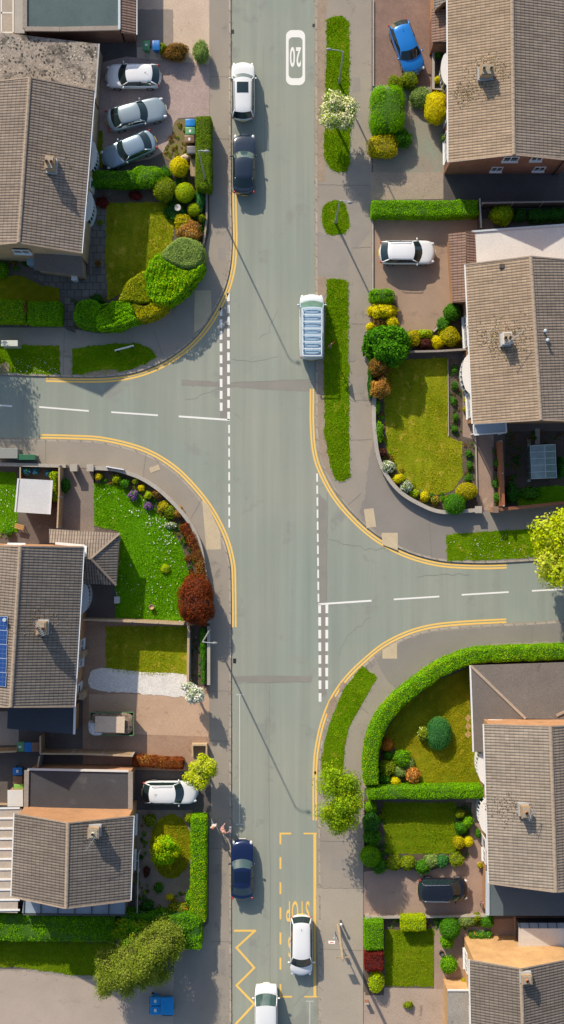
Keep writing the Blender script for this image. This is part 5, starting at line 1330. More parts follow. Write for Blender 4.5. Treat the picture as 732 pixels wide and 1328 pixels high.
# ---------------------------------------------------------------- R1, top right
HE, HR = 5.0, 6.6
h, w, c, ud = gable_house('semi_detached_house', 'tan tiled house with red brick gable at the top right above the dark alley', dict(WN=(580.5, -40), WS=(582, 210), RN=(664, -52), RS=(667, 200.5), EN=(750, -40), ES=(753, 209)), HE, HR, BR_R, RF1, RIDGE, ins_g=.5, ins_e=.36, roofm_shade=RF2)
chimney(h, on_roof(w, 629, 97, 'W', HE, HR), 7.7, ud, (.75, .95), BR_Y, 2, along=False, potm=plain('yellow_pot', (.42, .31, .12), .8))
onW, nv = facade(c, 'WN', 'WS', -1)
lichen(h, w, HE, HR, 632, 92, 'W', 170, 13, LI); lichen(h, w, HE, HR, 605, 122, 'W', 130, 10, LI[1:])
for t in (.36, .56, .86): win(h, onW(t, 3.9), nv, 1.9, 1.1, bars=2)
win(h, onW(.87, 1.35), nv, 2.3, 1.3, bars=3); door(h, onW(.70, 1.1), nv)
bow(h, 577, 68, 110, -1, (onW(.45, 0).x, onW(.6, 0).x), .75, 2.35, .42)
A = c['WS']; d_ = (c['ES'] - A).normalized(); nn = Vector((-d_.y, d_.x, 0)); nn = nn if nn.y < 0 else -nn
for k, wd, z in ((4.6, 1.2, 4.1), (6.6, .9, 4.2), (4.0, .9, 1.5), (7.4, .9, 1.5)): win(h, A + d_*k + Vector((0, 0, z - A.z)), nn, wd, 1.0)
b = MB(); q = A + d_*9.3 + nn*.09; b.tube([(q.x, q.y, 4.6), (q.x - .5, q.y, 4.0), (q.x - .5, q.y, .1)], .05, 6); b.build('drainpipe', BLACKP, h)
slab(h, [(560, 12), (582, 12), (582, 54), (560, 54)], [2.5, 3.0, 3.0, 2.5], RFR, UDN, 'porch_roof')
b = MB(); b.prism([tuple(P(x, y, 2.4)[:2]) for x, y in ((562, 15), (584, 15), (584, 57), (562, 57))], 0, 2.42); b.build('porch_wall', BR_R, h)
slab(h, [(563, -40), (584, -40), (580, 0), (563, 14)], [3.4, 4.0, 4.0, 3.4], RF3, UDN, 'porch_roof')
b = MB(); b.prism([tuple(P(x, y, 3.2)[:2]) for x, y in ((565, -40), (584, -40), (584, 2), (565, 12))], 0, 3.3); b.build('porch_wall', BR_O, h)
t = wall([(562, 56), (562, 116), (581, 117)], .16, .5, BR_R, 'low red brick planter wall below the curved window of the top right house', 'planter_wall', 'wall', CONC)
# ---------------------------------------------------------------- R2, middle right
HE, HR = 5.0, 6.6
h, w, c, ud = gable_house('semi_detached_house', 'tan tiled house with white flat garage roof and two grey vent pipes', dict(WN=(604, 343), WS=(613.5, 549.5), RN=(688.7, 332.5), RS=(702, 544.5), EN=(772, 340), ES=(790, 548)), HE, HR, BR_O, RF1, RIDGE, ins_g=.35, ins_e=.40, roofm_shade=RF2)
chimney(h, on_roof(w, 655, 441, 'W', HE, HR), 7.7, ud, (.8, .62), plain('white_render', (.66, .63, .58), .8), 2, aerial=((.8, .6, 1.7, .5),), along=False, potm=plain('tan_pot', (.50, .32, .18), .8))
lichen(h, w, HE, HR, 652, 440, 'W', 260, 16, LI)
for (x, y) in ((706, 430), (709, 442)):
    p = on_roof(w, x, y, 'E', HE, HR); b = MB(); b.cyl(p - Vector((0, 0, .1)), p + Vector((0, 0, .4)), .08, n=10); b.sph((p.x, p.y, p.z + .42), (.14, .14, .08), 10, 5); b.build('vent_pipe', plain('pale_gutter', (0, 0, 0)), h)
p = on_roof(w, 651, 345, 'W', HE, HR); b = MB(); b.box((p.x, p.y, p.z + .05), (.35, .3, .16)); b.build('vent_tile', plain('vent_brown', (.09, .07, .055), .8), h)
flat(h, [(612, 300.5), (700, 294), (800, 287), (800, 345), (690, 350), (616, 345)], 2.7, .18, WHROOF, BR_O, plain('pale_gutter', (0, 0, 0)), .14, .08, rim_edges=[0, 1])
slab(h, [(581.5, 303.5), (604.5, 300.5), (606, 391), (587.5, 392)], [2.45, 3.05, 3.05, 2.45], RFR, UDN, 'porch_roof')
slab(h, [(604.5, 300.5), (616, 300), (618, 342), (606, 345)], [3.05, 2.75, 2.75, 3.05], RFR, UDN, 'porch_roof')
b = MB(); b.prism([tuple(P(x, y, 2.4)[:2]) for x, y in ((585, 307), (606, 304), (607, 389), (590, 389))], 0, 2.4); b.build('porch_wall', BR_O, h)
p0 = P(586, 330, 1.1); b = MB(); b.box((p0.x + .02, p0.y, 1.15), (.08, 2.3, 2.0)); b.build('garage_door', WHITE, h)
onW, nv = facade(c, 'WN', 'WS', -1)
for t in (.36, .66, .9): win(h, onW(t, 3.9), nv, 1.9, 1.1, bars=2)
win(h, onW(.37, 1.4), nv, 2.5, 1.4, bars=3); win(h, onW(.88, 1.35), nv, 2.0, 1.3, bars=2)
bow(h, 606, 460, 510, -1, (onW(.54, 0).x, onW(.76, 0).x), .75, 2.4, .5)
flat(h, [(614, 551), (656, 547), (657, 561), (615, 564)], 2.6, .10, nmat('canopy_blue', (.42, .50, .58), (.36, .44, .52), .6, 8, .12), None, WHITE, .10, .06, name='canopy')
for x in (618, 654):
    p = P(x, 561, 2.5); b = MB(); b.box((p.x, p.y, 1.28), (.09, .09, 2.4)); b.build('canopy_post', WHITE, h)
# ---------------------------------------------------------------- R3, lower right
HE, HR = 5.0, 6.75
h, w, c, ud = gable_house('semi_detached_house', 'house behind the curved hedge with low hipped side roof and dark flat roof', dict(WN=(628, 939.5), WS=(634.5, 1145.5), RN=(714.5, 942), RS=(721.5, 1157), EN=(800, 939), ES=(806, 1147)), HE, HR, BR_O, RF5, RIDGE, ins_g=.0, ins_e=.36, roofm_shade=RF2)
chimney(h, on_roof(w, 679, 1049, 'W', HE, HR), 7.5, ud, (.8, .62), BR_Y, 1, aerial=((.3, .9, 1.3, .5), (.6, .5, .9, .2)), along=False)
lichen(h, w, HE, HR, 655, 1045, 'W', 120, 12, LI[:2])
he, hr = 2.6, 3.5
slab(h, [(610.5, 863), (850, 855), (850, 935), (682, 932)], [he, he, hr, hr], PLAINR, Vector((1, 0, 0)), 'side_roof')
slab(h, [(610.5, 863), (682, 932), (630, 934), (629, 975), (614.5, 975)], [he, hr, 2.85, 2.85, he], PLAINR, UDN, 'side_roof')
b = MB(); b.beam(P(611, 863.5, he + .04), P(682, 932, hr + .04), .20, .08); b.build('hip_tiles', RIDGE, h)
b = MB(); b.beam(P(850, 866, 3.2), P(722, 928, 3.55), .20, .08); b.build('hip_tiles', RIDGE, h)
b = MB(); b.beam(P(610, 863, he - .02), P(614, 975, he - .02), .12, .10); b.build('gutter', WHITE, h)
b = MB(); b.prism([tuple(P(x, y, 2.5)[:2]) for x, y in ((616, 868), (850, 862), (850, 930), (634, 932), (634, 972), (619, 972))], 0, 2.5); b.build('wall', BR_O, h)
b = MB(); b.beam(P(634, 935, 3.2), P(668, 935.5, 3.5), .22, .12); b.build('flashing', WHITE, h)
onW, nv = facade(c, 'WN', 'WS', -1)
for t in (.28, .62, .9): win(h, onW(t, 3.9), nv, 1.9, 1.1, bars=2)
bow(h, 624, 975, 1016, -1, (onW(.2, 0).x, onW(.4, 0).x), .75, 2.35, .42); bow(h, 625, 1038, 1080, -1, (onW(.5, 0).x, onW(.7, 0).x), .75, 2.35, .42)
door(h, onW(.83, 1.1), nv); win(h, onW(.92, 1.4), nv, 1.0, 1.2)
flat(h, [(631.5, 1120), (850, 1120), (850, 1188), (631.5, 1187.5)], 2.7, .18, FELT_S, BR_O, None)
b = MB(); b.beam(P(632.5, 1130, 2.75), P(632.5, 1187, 2.75), .30, .09); b.build('coping', plain('pale_gutter', (0, 0, 0)), h)
# ---------------------------------------------------------------- R4, bottom right
HE, HR = 5.0, 6.8
h, w, c, ud = gable_house('semi_detached_house', 'house with a bright orange brick gable and grey tiles at the bottom right', dict(WN=(609.5, 1245), WS=(613, 1420), RN=(676, 1256.5), RS=(682, 1436), EN=(745, 1243), ES=(750, 1420)), HE, HR, brickmat('pale_orange_brick', (.62, .36, .15), (.55, .31, .13), (.50, .36, .22), ms=.008), RF4, RIDGE, ins_g=.0, ins_e=.3)
chimney(h, on_roof(w, 681, 1266, 'E', HE, HR), 7.4, ud, (.62, .7), BR_Y, 1)
onW, nv = facade(c, 'WN', 'WS', -1)
win(h, onW(.22, 3.9), nv, 1.8, 1.1, bars=2); win(h, onW(.5, 3.9), nv, 1.8, 1.1, bars=2); win(h, onW(.15, 1.35), nv, 1.6, 1.2, bars=2)
flat(h, [(580.5, 1284), (613, 1284), (613, 1420), (580.5, 1420)], 2.6, .15, nmat('pale_felt_stained', (.36, .34, .31), (.28, .265, .245), .8, 8, .3, c3=(.15, .14, .13), s3=1.4, th=.6), brickmat('pale_orange_brick', (.62, .36, .15), (.55, .31, .13), (.50, .36, .22)), WHITE, .12, .06, rim_edges=[0])
t = thing('conservatory', 'white roofed conservatory in the corner beside the orange brick gable', 'conservatory', tuple(P(700, 1212, .1)[:2]) + (.1,))
b = MB(); roof_slope(b, [P(673, 1204, 2.75), P(672.5, 1229, 2.4), P(850, 1229, 2.4), P(850, 1204, 2.75)][::-1], Vector((1, 0, 0)), .06); b.build('roof', WHROOF, t)
b = MB(); roof_slope(b, [P(672, 1197, 2.4), P(850, 1197, 2.4), P(850, 1203.5, 2.75), P(673, 1203.5, 2.75)], Vector((1, 0, 0)), .06); b.build('roof', plain('glazed_roof', (0, 0, 0)), t)
b = MB()
for i in range(12): x = 674 + 12*i; b.beam(P(x, 1197, 2.45), P(x + 1, 1204, 2.8), .05, .05)
b.build('glazing_bar', plain('dark_frame', (0, 0, 0)), t)
b = MB(); b.prism([tuple(P(x, y, 2.3)[:2]) for x, y in ((674, 1199), (850, 1199), (850, 1226), (674, 1226))], 0, .7); b.build('wall', BR_Y, t)
b = MB(); b.prism([tuple(P(x, y, 2.3)[:2]) for x, y in ((674.3, 1199.3), (850, 1199.3), (850, 1225.7), (674.3, 1225.7))], .7, 2.33); b.build('glazing', WINGL, t)
# ---------------------------------------------------------------- outbuildings
t = thing('garden_shed', 'shed with a square pale grey sheet roof beside the blue flower pots', 'shed', tuple(P(45, 644, .1)[:2]) + (.1,))
b = MB(); roof_slope(b, [P(24, 620.5, 2.25), P(20, 664, 2.0), P(65, 667, 2.0), P(68, 623, 2.25)], UDN, .05); b.build('roof', nmat('sheet_roof', (.66, .68, .69), (.60, .62, .63), .6, 8, .12), t)
for a, e in (((24, 620.5), (20, 664)), ((68, 623), (65, 667))):
    b = MB(); b.beam(P(*a, 2.29), P(*e, 2.04), .12, .06); b.build('roof_edge', WHITE, t)
b = MB(); b.prism([tuple(P(x, y, 2)[:2]) for x, y in ((27, 624), (24, 660), (61, 663), (64, 627))], 0, 1.96); b.build('wall', FENCE, t)
p = P(42, 662, 1); b = MB(); b.box((p.x, p.y - .02, 1.0), (.85, .06, 1.8)); b.build('door', TIMB, t)
t = thing('greenhouse', 'small glass greenhouse on dark soil by the brown fence', 'greenhouse', tuple(P(705, 598, .1)[:2]) + (.1,))
GG = plain('greenhouse_glass', (.17, .24, .25), .05, spec=.9, var=.35, vs=1.4); GG2 = plain('greenhouse_glass_green', (.10, .17, .14), .05, spec=.9, var=.35, vs=1.4)
b = MB(); b.face([P(688, 578, 1.7), P(690, 621, 1.7), P(708, 620, 2.2), P(706.5, 577, 2.2)]); b.build('roof_glass', GG, t)
b = MB(); b.face([P(706.5, 577, 2.2), P(708, 620, 2.2), P(722, 619.5, 1.7), P(720, 576.5, 1.7)]); b.build('roof_glass', GG2, t)
b = MB(); q = [P(688, 578, 1.7), P(690, 621, 1.7), P(722, 619.5, 1.7), P(720, 576.5, 1.7)]; b.prism([(p.x, p.y) for p in q], 0, 1.69); b.build('wall_glass', GG2, t)
b = MB()
for k in range(6):
    f = k/5; a, m, e = P(688 + 2*f, 578 + 43*f, 1.72), P(706.5 + 1.5*f, 577 + 43*f, 2.22), P(720 + 2*f, 576.5 + 43*f, 1.72)
    b.beam(a, m, .035, .035); b.beam(m, e, .035, .035); b.beam(a, (a.x, a.y, 0), .035, .035); b.beam(e, (e.x, e.y, 0), .035, .035)
for a, e in (((688, 578, 1.72), (690, 621, 1.72)), ((706.5, 577, 2.23), (708, 620, 2.23)), ((720, 576.5, 1.72), (722, 619.5, 1.72))): b.beam(P(*a), P(*e), .06, .05)
b.build('frame', plain('alu_frame', (.52, .56, .56), .35, .6), t)
sheet('paving_slab', rect(684, 570, 688, 625), .118, CONC); sheet('path', [(694, 556), (700, 556), (700, 577), (694, 577)], .12, CONC)
# street cabinets
def cabinet(x, y, wpx, dpx, hh, ang, m, label, topm=None):
    p = P(x, y, hh); t = thing('street_cabinet', label, 'cabinet', (p.x, p.y, .1), math.radians(ang)); w_, d_ = wpx/S, dpx/S
    b = MB(); b.box((0, 0, hh/2), (w_, d_, hh)); LB(b, 'cabinet_body', m, t, bevel=.02)
    b = MB(); b.box((0, 0, hh + .03), (w_ + .06, d_ + .06, .06)); LB(b, 'cabinet_top', topm or m, t, bevel=.015)
    for s_ in (-1, 1): b = MB(); b.box((s_*w_*.25, -d_/2 - .012, hh*.52), (w_*.44, .025, hh*.85)); LB(b, 'door', m, t)
    b = MB(); b.box((0, 0, .04), (w_ + .08, d_ + .08, .08)); LB(b, 'plinth', CONC, t)
cabinet(13, 445.5, 20.5, 6.5, 1.2, 0, plain('cabinet_grey_green', (.30, .34, .28), .5), 'low grey street cabinet with pale top on the shaded grass verge', plain('cabinet_top_pale', (.62, .64, .56), .5))
cabinet(8, 588, 30, 12, 1.3, 0, plain('cabinet_grey', (.26, .27, .25), .55), 'wide grey cabinet on the pavement at the left edge beside the green one')
cabinet(34.5, 593, 22, 6, 1.2, 0, plain('cabinet_green', (.03, .14, .07), .45), 'narrow dark green street cabinet against the garden wall')
# solar shadow etc need no help; the skip
t = thing('skip', 'skip with green rim heaped with rubble and a tan board in the brown drive', 'skip', tuple(P(145.5, 938, .1)[:2]) + (.1,))
p = P(145.5, 938.5, 1.2); SK = plain('skip_green', (.14, .22, .10), .6, var=.3, vs=3)
b = MB(); R0 = [(-1.25, -.75, 0), (1.25, -.75, 0), (1.25, .75, 0), (-1.25, .75, 0)]; R1 = [(-1.72, -.90, 1.15), (1.74, -.93, 1.15), (1.74, .93, 1.15), (-1.72, .90, 1.15)]
o_ = Vector((p.x, p.y, .12)); b.grid([[o_ + Vector(q) for q in R0], [o_ + Vector(q) for q in R1]], True); b.face([o_ + Vector(q) for q in R0]); b.build('skip_body', SK, t)
b = MB()
for i in range(4): b.beam(o_ + Vector(R1[i]), o_ + Vector(R1[(i+1) % 4]), .065, .07)
b.build('rim', plain('skip_rim', (.10, .22, .09), .5, var=.35, vs=2), t)
A_, G_ = sph_grid(28, 14); K_ = np.sign(A_)*np.abs(A_)**.4*np.array([1.70, .90, .46]) + np.array([0, 0, .88]); K_ += RNG.normal(size=K_.shape)*.045
np_obj('rubble', K_ + np.array([o_.x - t.location.x, o_.y - t.location.y, 0]), G_, np.zeros(len(G_)), [nmat('rubble_earth', (.30, .23, .16), (.20, .15, .105), 2, 9, .5, bump=.9, c3=(.50, .45, .38), s3=3, th=.6)], t)
b = MB()
for i in range(40):
    q = o_ + Vector((RNG.uniform(-1.6, 1.6), RNG.uniform(-.75, .75), 1.18 + RNG.uniform(0, .2))); s_ = RNG.uniform(.06, .16); b.obox(q, Vector((s_, s_*.3, .02)), Vector((-s_*.3, s_*.6, .03)), Vector((.01, .01, s_*.45)))
tag(b.build('debris', nmat('brick_rubble', (.34, .19, .12), (.42, .38, .33), 3, 9, .4), t), kind='stuff')
b = MB(); b.sph((o_.x - 1.50, o_.y - .35, 1.42), (.36, .50, .22), 10, 6); b.sph((o_.x - 1.2, o_.y - .72, 1.40), (.50, .20, .18), 10, 6); b.sph((o_.x - 1.72, o_.y - .1, 1.25), (.2, .4, .25), 10, 6); b.build('rubble_sack', plain('sack_white', (.55, .58, .60), .6, var=.25), t)
b = MB(); q = o_ + Vector((-.10, .03, 1.55)); b.obox(q, Vector((1.18, -.03, .03)), Vector((.02, .64, .02)), Vector((0, 0, .03))); tag(b.build('board', nmat('chipboard', (.70, .56, .42), (.62, .49, .36), 2, 12, .2), None, origin=tuple(q)), 'tan rectangular board lying on the rubble in the skip', 'board')
# ================================================================ WALLS, FENCES
wall([(-60, 601), (0, 602), (86, 604.5)], .22, .9, STONE, 'low wall along the pavement left of the driveway gateway with pillars', capm=CONC)
wall([(121, 607), (140, 608), (156, 610.5), (185, 621), (213, 640.5), (241, 670.5), (257, 699), (265, 735), (269, 775), (270, 808)], .26, .6, STONE, 'curved low stone wall around the flower bed and daisy lawn', capm=CONC, smooth=True, piers=[(118, 607)])
p = P(96, 606.5, 1.0); t = thing('gate_pier', 'square stone gate pier left of the concrete drive entrance', 'pier', (p.x, p.y, .1)); b = MB(); b.box((p.x, p.y, .55), (.5, .5, .95)); b.build('pier_body', STONE, t); b = MB(); b.box((p.x, p.y, 1.06), (.58, .58, .08)); b.build('pier_cap', CONC, t)
wall([(77.5, 604), (77, 640), (75, 684)], .09, 1.7, FENCE, 'tall timber fence between the shed yard and the concrete drive', 'timber_fence', 'fence', TIMB, posts=1.8, capname='top_rail', capw=.03)
wall([(27, 606), (27, 622)], .07, 1.0, FENCE_D, 'short dark fence beside the blue flower pots', 'timber_fence', 'fence', TIMB, capname='top_rail', capw=.03)
wall([(106, 803.5), (170, 805.5), (238, 809)], .14, 1.5, FENCE, 'pale topped fence between the daisy lawn and the small back lawn', 'timber_fence', 'fence', TIMB, posts=2.0, capname='top_rail', capw=.03)
wall([(245, 812), (244.5, 850), (244, 887)], .14, .8, STONE, 'low pale wall at the right end of the small lawn by the white gravel', capm=TIMB)
wall([(54, 977), (110, 977.5), (172, 980)], .09, 1.7, FENCE, 'orange lit timber fence between the skip drive and the dark garage', 'timber_fence', 'fence', TIMB, posts=2.0, capname='top_rail', capw=.03)
wall([(-60, 976), (0, 975), (22, 974)], .09, 1.6, FENCE, 'timber fence below the pale patio at the left edge', 'timber_fence', 'fence', TIMB, capname='top_rail', capw=.03)
wall([(53, 954), (53, 977)], .09, 1.6, FENCE, 'short timber fence panel beside the three bins', 'timber_fence', 'fence', TIMB, capname='top_rail', capw=.03)
wall([(52, 980), (49, 996)], .09, 1.8, plain('gate_grey', (.30, .34, .35), .5), 'grey side gate between the fence and the dark flat garage', 'side_gate', 'gate', TIMB, capname='top_rail', capw=.02)
wall([(250, 981), (250, 966), (268, 966), (268, 981)], .16, .7, TIMB, 'square timber planter frame around the foot of the lime green tree', 'planter', 'planter', capm=None)
wall([(247, 890), (247, 815)], .12, .35, STONE, 'low edging of the narrow bed beside the street lamp', 'bed_edging', 'edging')
wall([(271, 812), (271, 888)], .2, .7, STONE, 'low roadside wall with a narrow green hedge behind it', capm=CONC)
wall([(626, 264), (660, 263.2), (732, 262), (900, 260)], .10, 1.5, FENCE_D, 'dark fence along the shaded alley at the top right', 'timber_fence', 'fence', nmat('fence_top_grey', (.33, .29, .26), (.27, .24, .21), 2, 10, .25), posts=2.2, capname='top_rail', capw=.02)
wall([(622, 258), (624, 296)], .08, 1.4, FENCE_D, 'short fence panel at the end of the clipped hedge', 'timber_fence', 'fence', CONC, capname='top_rail', capw=.04)
wall([(483.5, 284), (483.5, 378)], .12, .18, CONC, 'pale edging along the front of the mauve drive', 'drive_edging', 'edging')
wall([(484.5, 0), (484.5, 112)], .10, .16, CONC, 'pale edging along the front of the red brick drive', 'drive_edging', 'edging')
wall([(528, 456.5), (570, 455.5), (608, 453)], .14, 1.1, FENCE_D, 'straight garden divider between the yellow shrubs and the long lawn', 'timber_fence', 'fence', nmat('fence_top_grey', (0, 0, 0), (0, 0, 0)), capname='top_rail', capw=.02)
wall([(562, 430), (573, 419), (579, 405), (592, 394), (605, 390)], .16, .25, CONC, 'curved low kerb around the bed by the house with white garage roof', 'bed_edging', 'edging', smooth=True)
wall([(487, 500), (485, 530), (486, 560), (493, 600), (515, 634), (545, 654), (575, 664), (622, 661)], .26, .6, STONE, 'curved low stone wall around the long yellow green lawn', capm=CONC, smooth=True, piers=[(620, 661)])
wall([(639, 661), (650, 660.5), (732, 652), (900, 640)], .20, 1.2, BR_O, 'orange brick wall facing the wide grass verge on the right', capm=BR_R, piers=[(642, 661)])
wall([(650, 572), (651.5, 610), (653, 656)], .18, 1.7, nmat('fence_red', (.34, .14, .07), (.28, .11, .06), 2, 12, .3), 'tall red brown fence between the path and the greenhouse plot', 'timber_fence', 'fence', nmat('fence_red', (0, 0, 0), (0, 0, 0)), posts=1.8, capname='top_rail', capw=.03)
wall([(581, 466), (582, 566)], .06, .12, CONC, 'thin straight edging between the long lawn and the bed', 'lawn_edging', 'edging')
wall([(617, 562), (619, 650)], .08, .2, CONC, 'thin edging beside the brown path to the blue canopy', 'lawn_edging', 'edging')
wall([(474, 1189.5), (540, 1188.5), (632, 1187)], .12, .5, STONE, 'low wall between the black people carrier and the yellow hedge', capm=CONC, piers=[(477, 1189)])
wall([(471.5, 1040), (471.5, 1112)], .12, .4, STONE, 'low roadside wall in front of the dark green shrubs', capm=None)
wall([(474, 1000), (474.5, 1022)], .12, .5, STONE, 'short low wall at the corner of the curved hedge', capm=None)
wall([(476, 1300), (476, 1302)], .3, .6, BR_R, 'single brick gate pier beside the pole shadow at the bottom', 'gate_pier', 'pier', CONC)
wall([(268, 250), (268, 285), (264, 318)], .14, .4, STONE, 'low curved wall behind the pavement below the tall roadside hedge', capm=None, smooth=True)
wall([(85, 425.5), (96, 428.5)], .07, .9, plain('gate_dark', (.05, .05, .05), .5), 'small dark gate between the two clipped hedges', 'garden_gate', 'gate', None)
# ================================================================ HEDGES
HG = 'clipped garden hedges'
hedge([(264.5, 152), (264.5, 246)], 21, 1.8, 'hedge_dull', 'tall olive green hedge beside the pavement and the row of four bins')
hedge([(118, 231), (170, 232), (184, 231)], 21, 1.3, 'green', 'mid green hedge below the parked saloons joining the house', key2='hedge', mix2=.3)
shrub(192, 230, (22, 14), 1.5, 'hedge', 'bright green rounded end of the hedge under the lowest silver car', sq=.75, leaf=.08)
hedge([(-60, 402), (34, 404)], 31, 1.4, 'hedge', 'bright green hedge at the left edge with a brown gap at its end', key2='lime', mix2=.25)
hedge([(36, 406), (80, 406)], 30, 1.4, 'hedge', 'square ended bright green hedge left of the small gate')
shrub(35, 401, (4.5, 10), 1.45, 'brown', 'dead brown patch of hedge between two bright green hedges', leaf=.07)
hedge([(482, 271), (550, 271.5), (620, 270)], 22, 1.4, 'hedge', 'long straight bright green hedge above the white hatchback on the right')
hedge([(820, 843), (732, 845.5), (660, 848), (615, 851), (575, 866), (545, 886), (514, 911), (496, 934), (486, 955), (481, 985), (482, 1017)], 20, 1.8, 'hedge', 'very long curved bright green hedge around the lower right corner garden', smooth=True, key2='lime', mix2=.12)
hedge([(477, 1028), (628, 1027)], 17, 1.6, 'hedge', 'straight narrow green hedge between the two lower right lawns')
hedge([(258.5, 1059), (258, 1130), (257, 1195)], 22, 1.6, 'hedge', 'roadside green hedge beside the two pedestrians', key2='lime', mix2=.2)
hedge([(-60, 1199), (60, 1202), (150, 1203)], 36, 1.7, 'hedge', 'broad bright green hedge along the bottom of the slatted conservatory', bump=.10, key2='green', mix2=.3)
hedge([(156, 1206), (210, 1208), (262, 1208)], 46, 1.7, 'green', 'broad bushy hedge corner behind the large willow like tree', bump=.12, key2='hedge', mix2=.5)
hedge([(473, 1212), (497.5, 1212)], 40, 1.3, 'hedge', 'square block of bright green hedge above the dark red bush', leaf=.075)
hedge([(520, 1198), (552.5, 1197)], 20, 1.1, 'lime', 'short vivid yellow clipped hedge at the top of the small lawn', bump=.03)
hedge([(172, 987), (204, 989), (238, 991)], 15, 1.0, 'salmon', 'low orange red hedge beside the lime green tree', key2='red', mix2=.9)
hedge([(238, 680), (250, 702), (259, 730), (262, 752)], 13, .9, 'red', 'low curved red hedge inside the stone wall', smooth=True, key2='brown', mix2=.4, bump=.12)
hedge([(263.5, 815), (264, 886)], 7, .9, 'green', 'very narrow green hedge strip beside the street lamp on the left')
shrub(502, 144, (23, 32), 2.0, 'hedge', 'large bright green square clipped bush by the red brick drive', sq=.6, leaf=.08)
shrub(496, 191, (20, 15), 1.5, 'gold_olive', 'olive yellow clipped bush below the large bright green one', sq=.7, leaf=.085)
shrub(520, 178, (14, 12), 1.3, 'green', 'loose dark green bush tucked beside the olive yellow one', bump=.18)
shrub(565, 141.5, (15, 21), 1.9, 'yellow', 'big golden yellow round bush against the top right house', leaf=.08, sq=.9)
shrub(514, 109, (12, 10), 1.1, 'olive', 'loose lime bush left of its twin below the blue hatchback', bump=.2)
shrub(531, 105, (11, 10), 1.1, 'olive', 'loose lime bush right of its twin below the blue hatchback', bump=.2)
shrub(546, 127, (15, 13), 1.0, 'grey_green', 'grey green loose shrub between the lime bushes and the golden bush', bump=.2)
shrub(567, 104.5, 4.5, .9, 'yellow', 'tiny yellow plant in the brick planter by the curved window', leaf=.07)
shrub(569, 72, 4.5, .8, 'green', 'small green plant in the brick planter by the curved window', leaf=.07)
shrub(575, 180, (4, 6), .9, 'grey_green', 'small pale plant against the white window of the top right house', leaf=.07)
shrub(651, 279, (15, 14), 1.3, 'lime', 'lime green round bush in the shade under the alley fence', bump=.15)
shrub(674, 280, (9, 8), .9, 'deep', 'small dark bush right of the lime bush under the alley fence', bump=.2)
hedge([(686, 279), (740, 277)], 15, .9, 'deep', 'dark low planting in the shade along the alley fence', bump=.18)
# R2 front garden
shrub(495, 385, (17, 10), 1.3, 'hedge', 'small bright green clipped bush at the corner of the mauve drive', sq=.65, leaf=.08)
shrub(496, 404, (19, 11), 1.2, 'yellow', 'large bright yellow flowering bush at the drive corner', bump=.22, leaf=.12)
shrub(508, 419, (9, 8), 1.1, 'yellow', 'small bright yellow bush right of the bare brown bush', bump=.2, leaf=.12)
shrub(480.5, 424, 5.5, 1.0, 'yellow', 'tiny bright yellow bush at the pavement edge', bump=.2, leaf=.11)
shrub(491, 419, (10, 11), .9, 'brown', 'bare brown bush surrounded by bright yellow ones', bump=.25, leaf=.07, dens=200)
shrub(502, 449, (30, 26), 3.0, 'green', 'big glossy leafed green shrub below the yellow bushes', bump=.2, leaf=.24, dens=520, tilt=.9)

shrub(490, 477, (13, 14), 2.2, 'brown', 'upper brownish bush on the corner wall above its salmon neighbour', bump=.2)
shrub(493, 503, (13, 13), 2.0, 'salmon', 'salmon brown bush at the start of the curved wall', bump=.2)
hedge([(481, 466), (481.5, 515)], 6, 1.2, 'deep', 'thin dark hedge strip on the pavement side of the brown bushes', bump=.1)
shrub(536, 439, (10, 11), 1.1, 'gold_olive', 'yellow lime bush left of the plum bush', bump=.18)
shrub(551, 434, (10, 7), .9, 'lime', 'low lime bush above the plum bush', bump=.18)
shrub(552, 446, (8.5, 7), 1.0, 'plum', 'small dark plum coloured bush in the yellow border', bump=.15)
shrub(567, 444, (9, 8), 1.0, 'yellow', 'small golden bush right of the plum bush', bump=.18)
shrub(584, 436, (13, 13), 1.3, 'gold_olive', 'round lime gold bush by the orange brick wall', bump=.14)
shrub(586, 405, (12, 11), 1.2, 'green', 'round dark green bush at the top of the curved bed', bump=.12)
shrub(575, 421, (8, 9), .8, 'green', 'low green plant in the curved bed below the dark green bush', bump=.2)
shrub(488, 528, (5, 9), .7, 'hedge', 'upper small green plant in the strip bed along the curved wall', bump=.2)
shrub(491, 560, (6, 14), .7, 'hedge', 'lower longer green plant in the strip bed along the curved wall', bump=.2)
shrub(495, 587, (7, 6), .6, 'plum', 'small dark plant above the white flowering bush on the curved wall', bump=.2)
shrub(503, 605, (9, 8), .9, 'grey_green', 'upper left white flowering bush along the curved wall', fl=W_FL, flr=.55, bump=.18)
shrub(527, 631, (8, 8), .9, 'grey_green', 'lower right white flowering bush along the curved wall', fl=W_FL, flr=.55, bump=.18)
shrub(516, 621, (8, 6), .8, 'yellow', 'yellow flowering plant between two white flowering bushes', bump=.2)
shrub(537, 640, (6, 5), .6, 'lime', 'small lime plant right of the lower white flowering bush', bump=.2)
shrub(551, 643.5, (6, 6), .7, 'yellow', 'small golden plant on the curved wall near the big dark ball', bump=.2)
shrub(565, 649, (6, 5), .6, 'green', 'small orange flowered plant beside the dark green ball', fl=O_FL, flr=.4, bump=.2)
shrub(590, 654, (14.5, 14), 1.5, 'green', 'dark green clipped ball at the pavement by the curved wall end', bump=.06, leaf=.075, sq=.9)
shrub(605, 637, (14, 12), 1.2, 'gold_olive', 'golden round bush touching the dark green ball', bump=.08, leaf=.08)
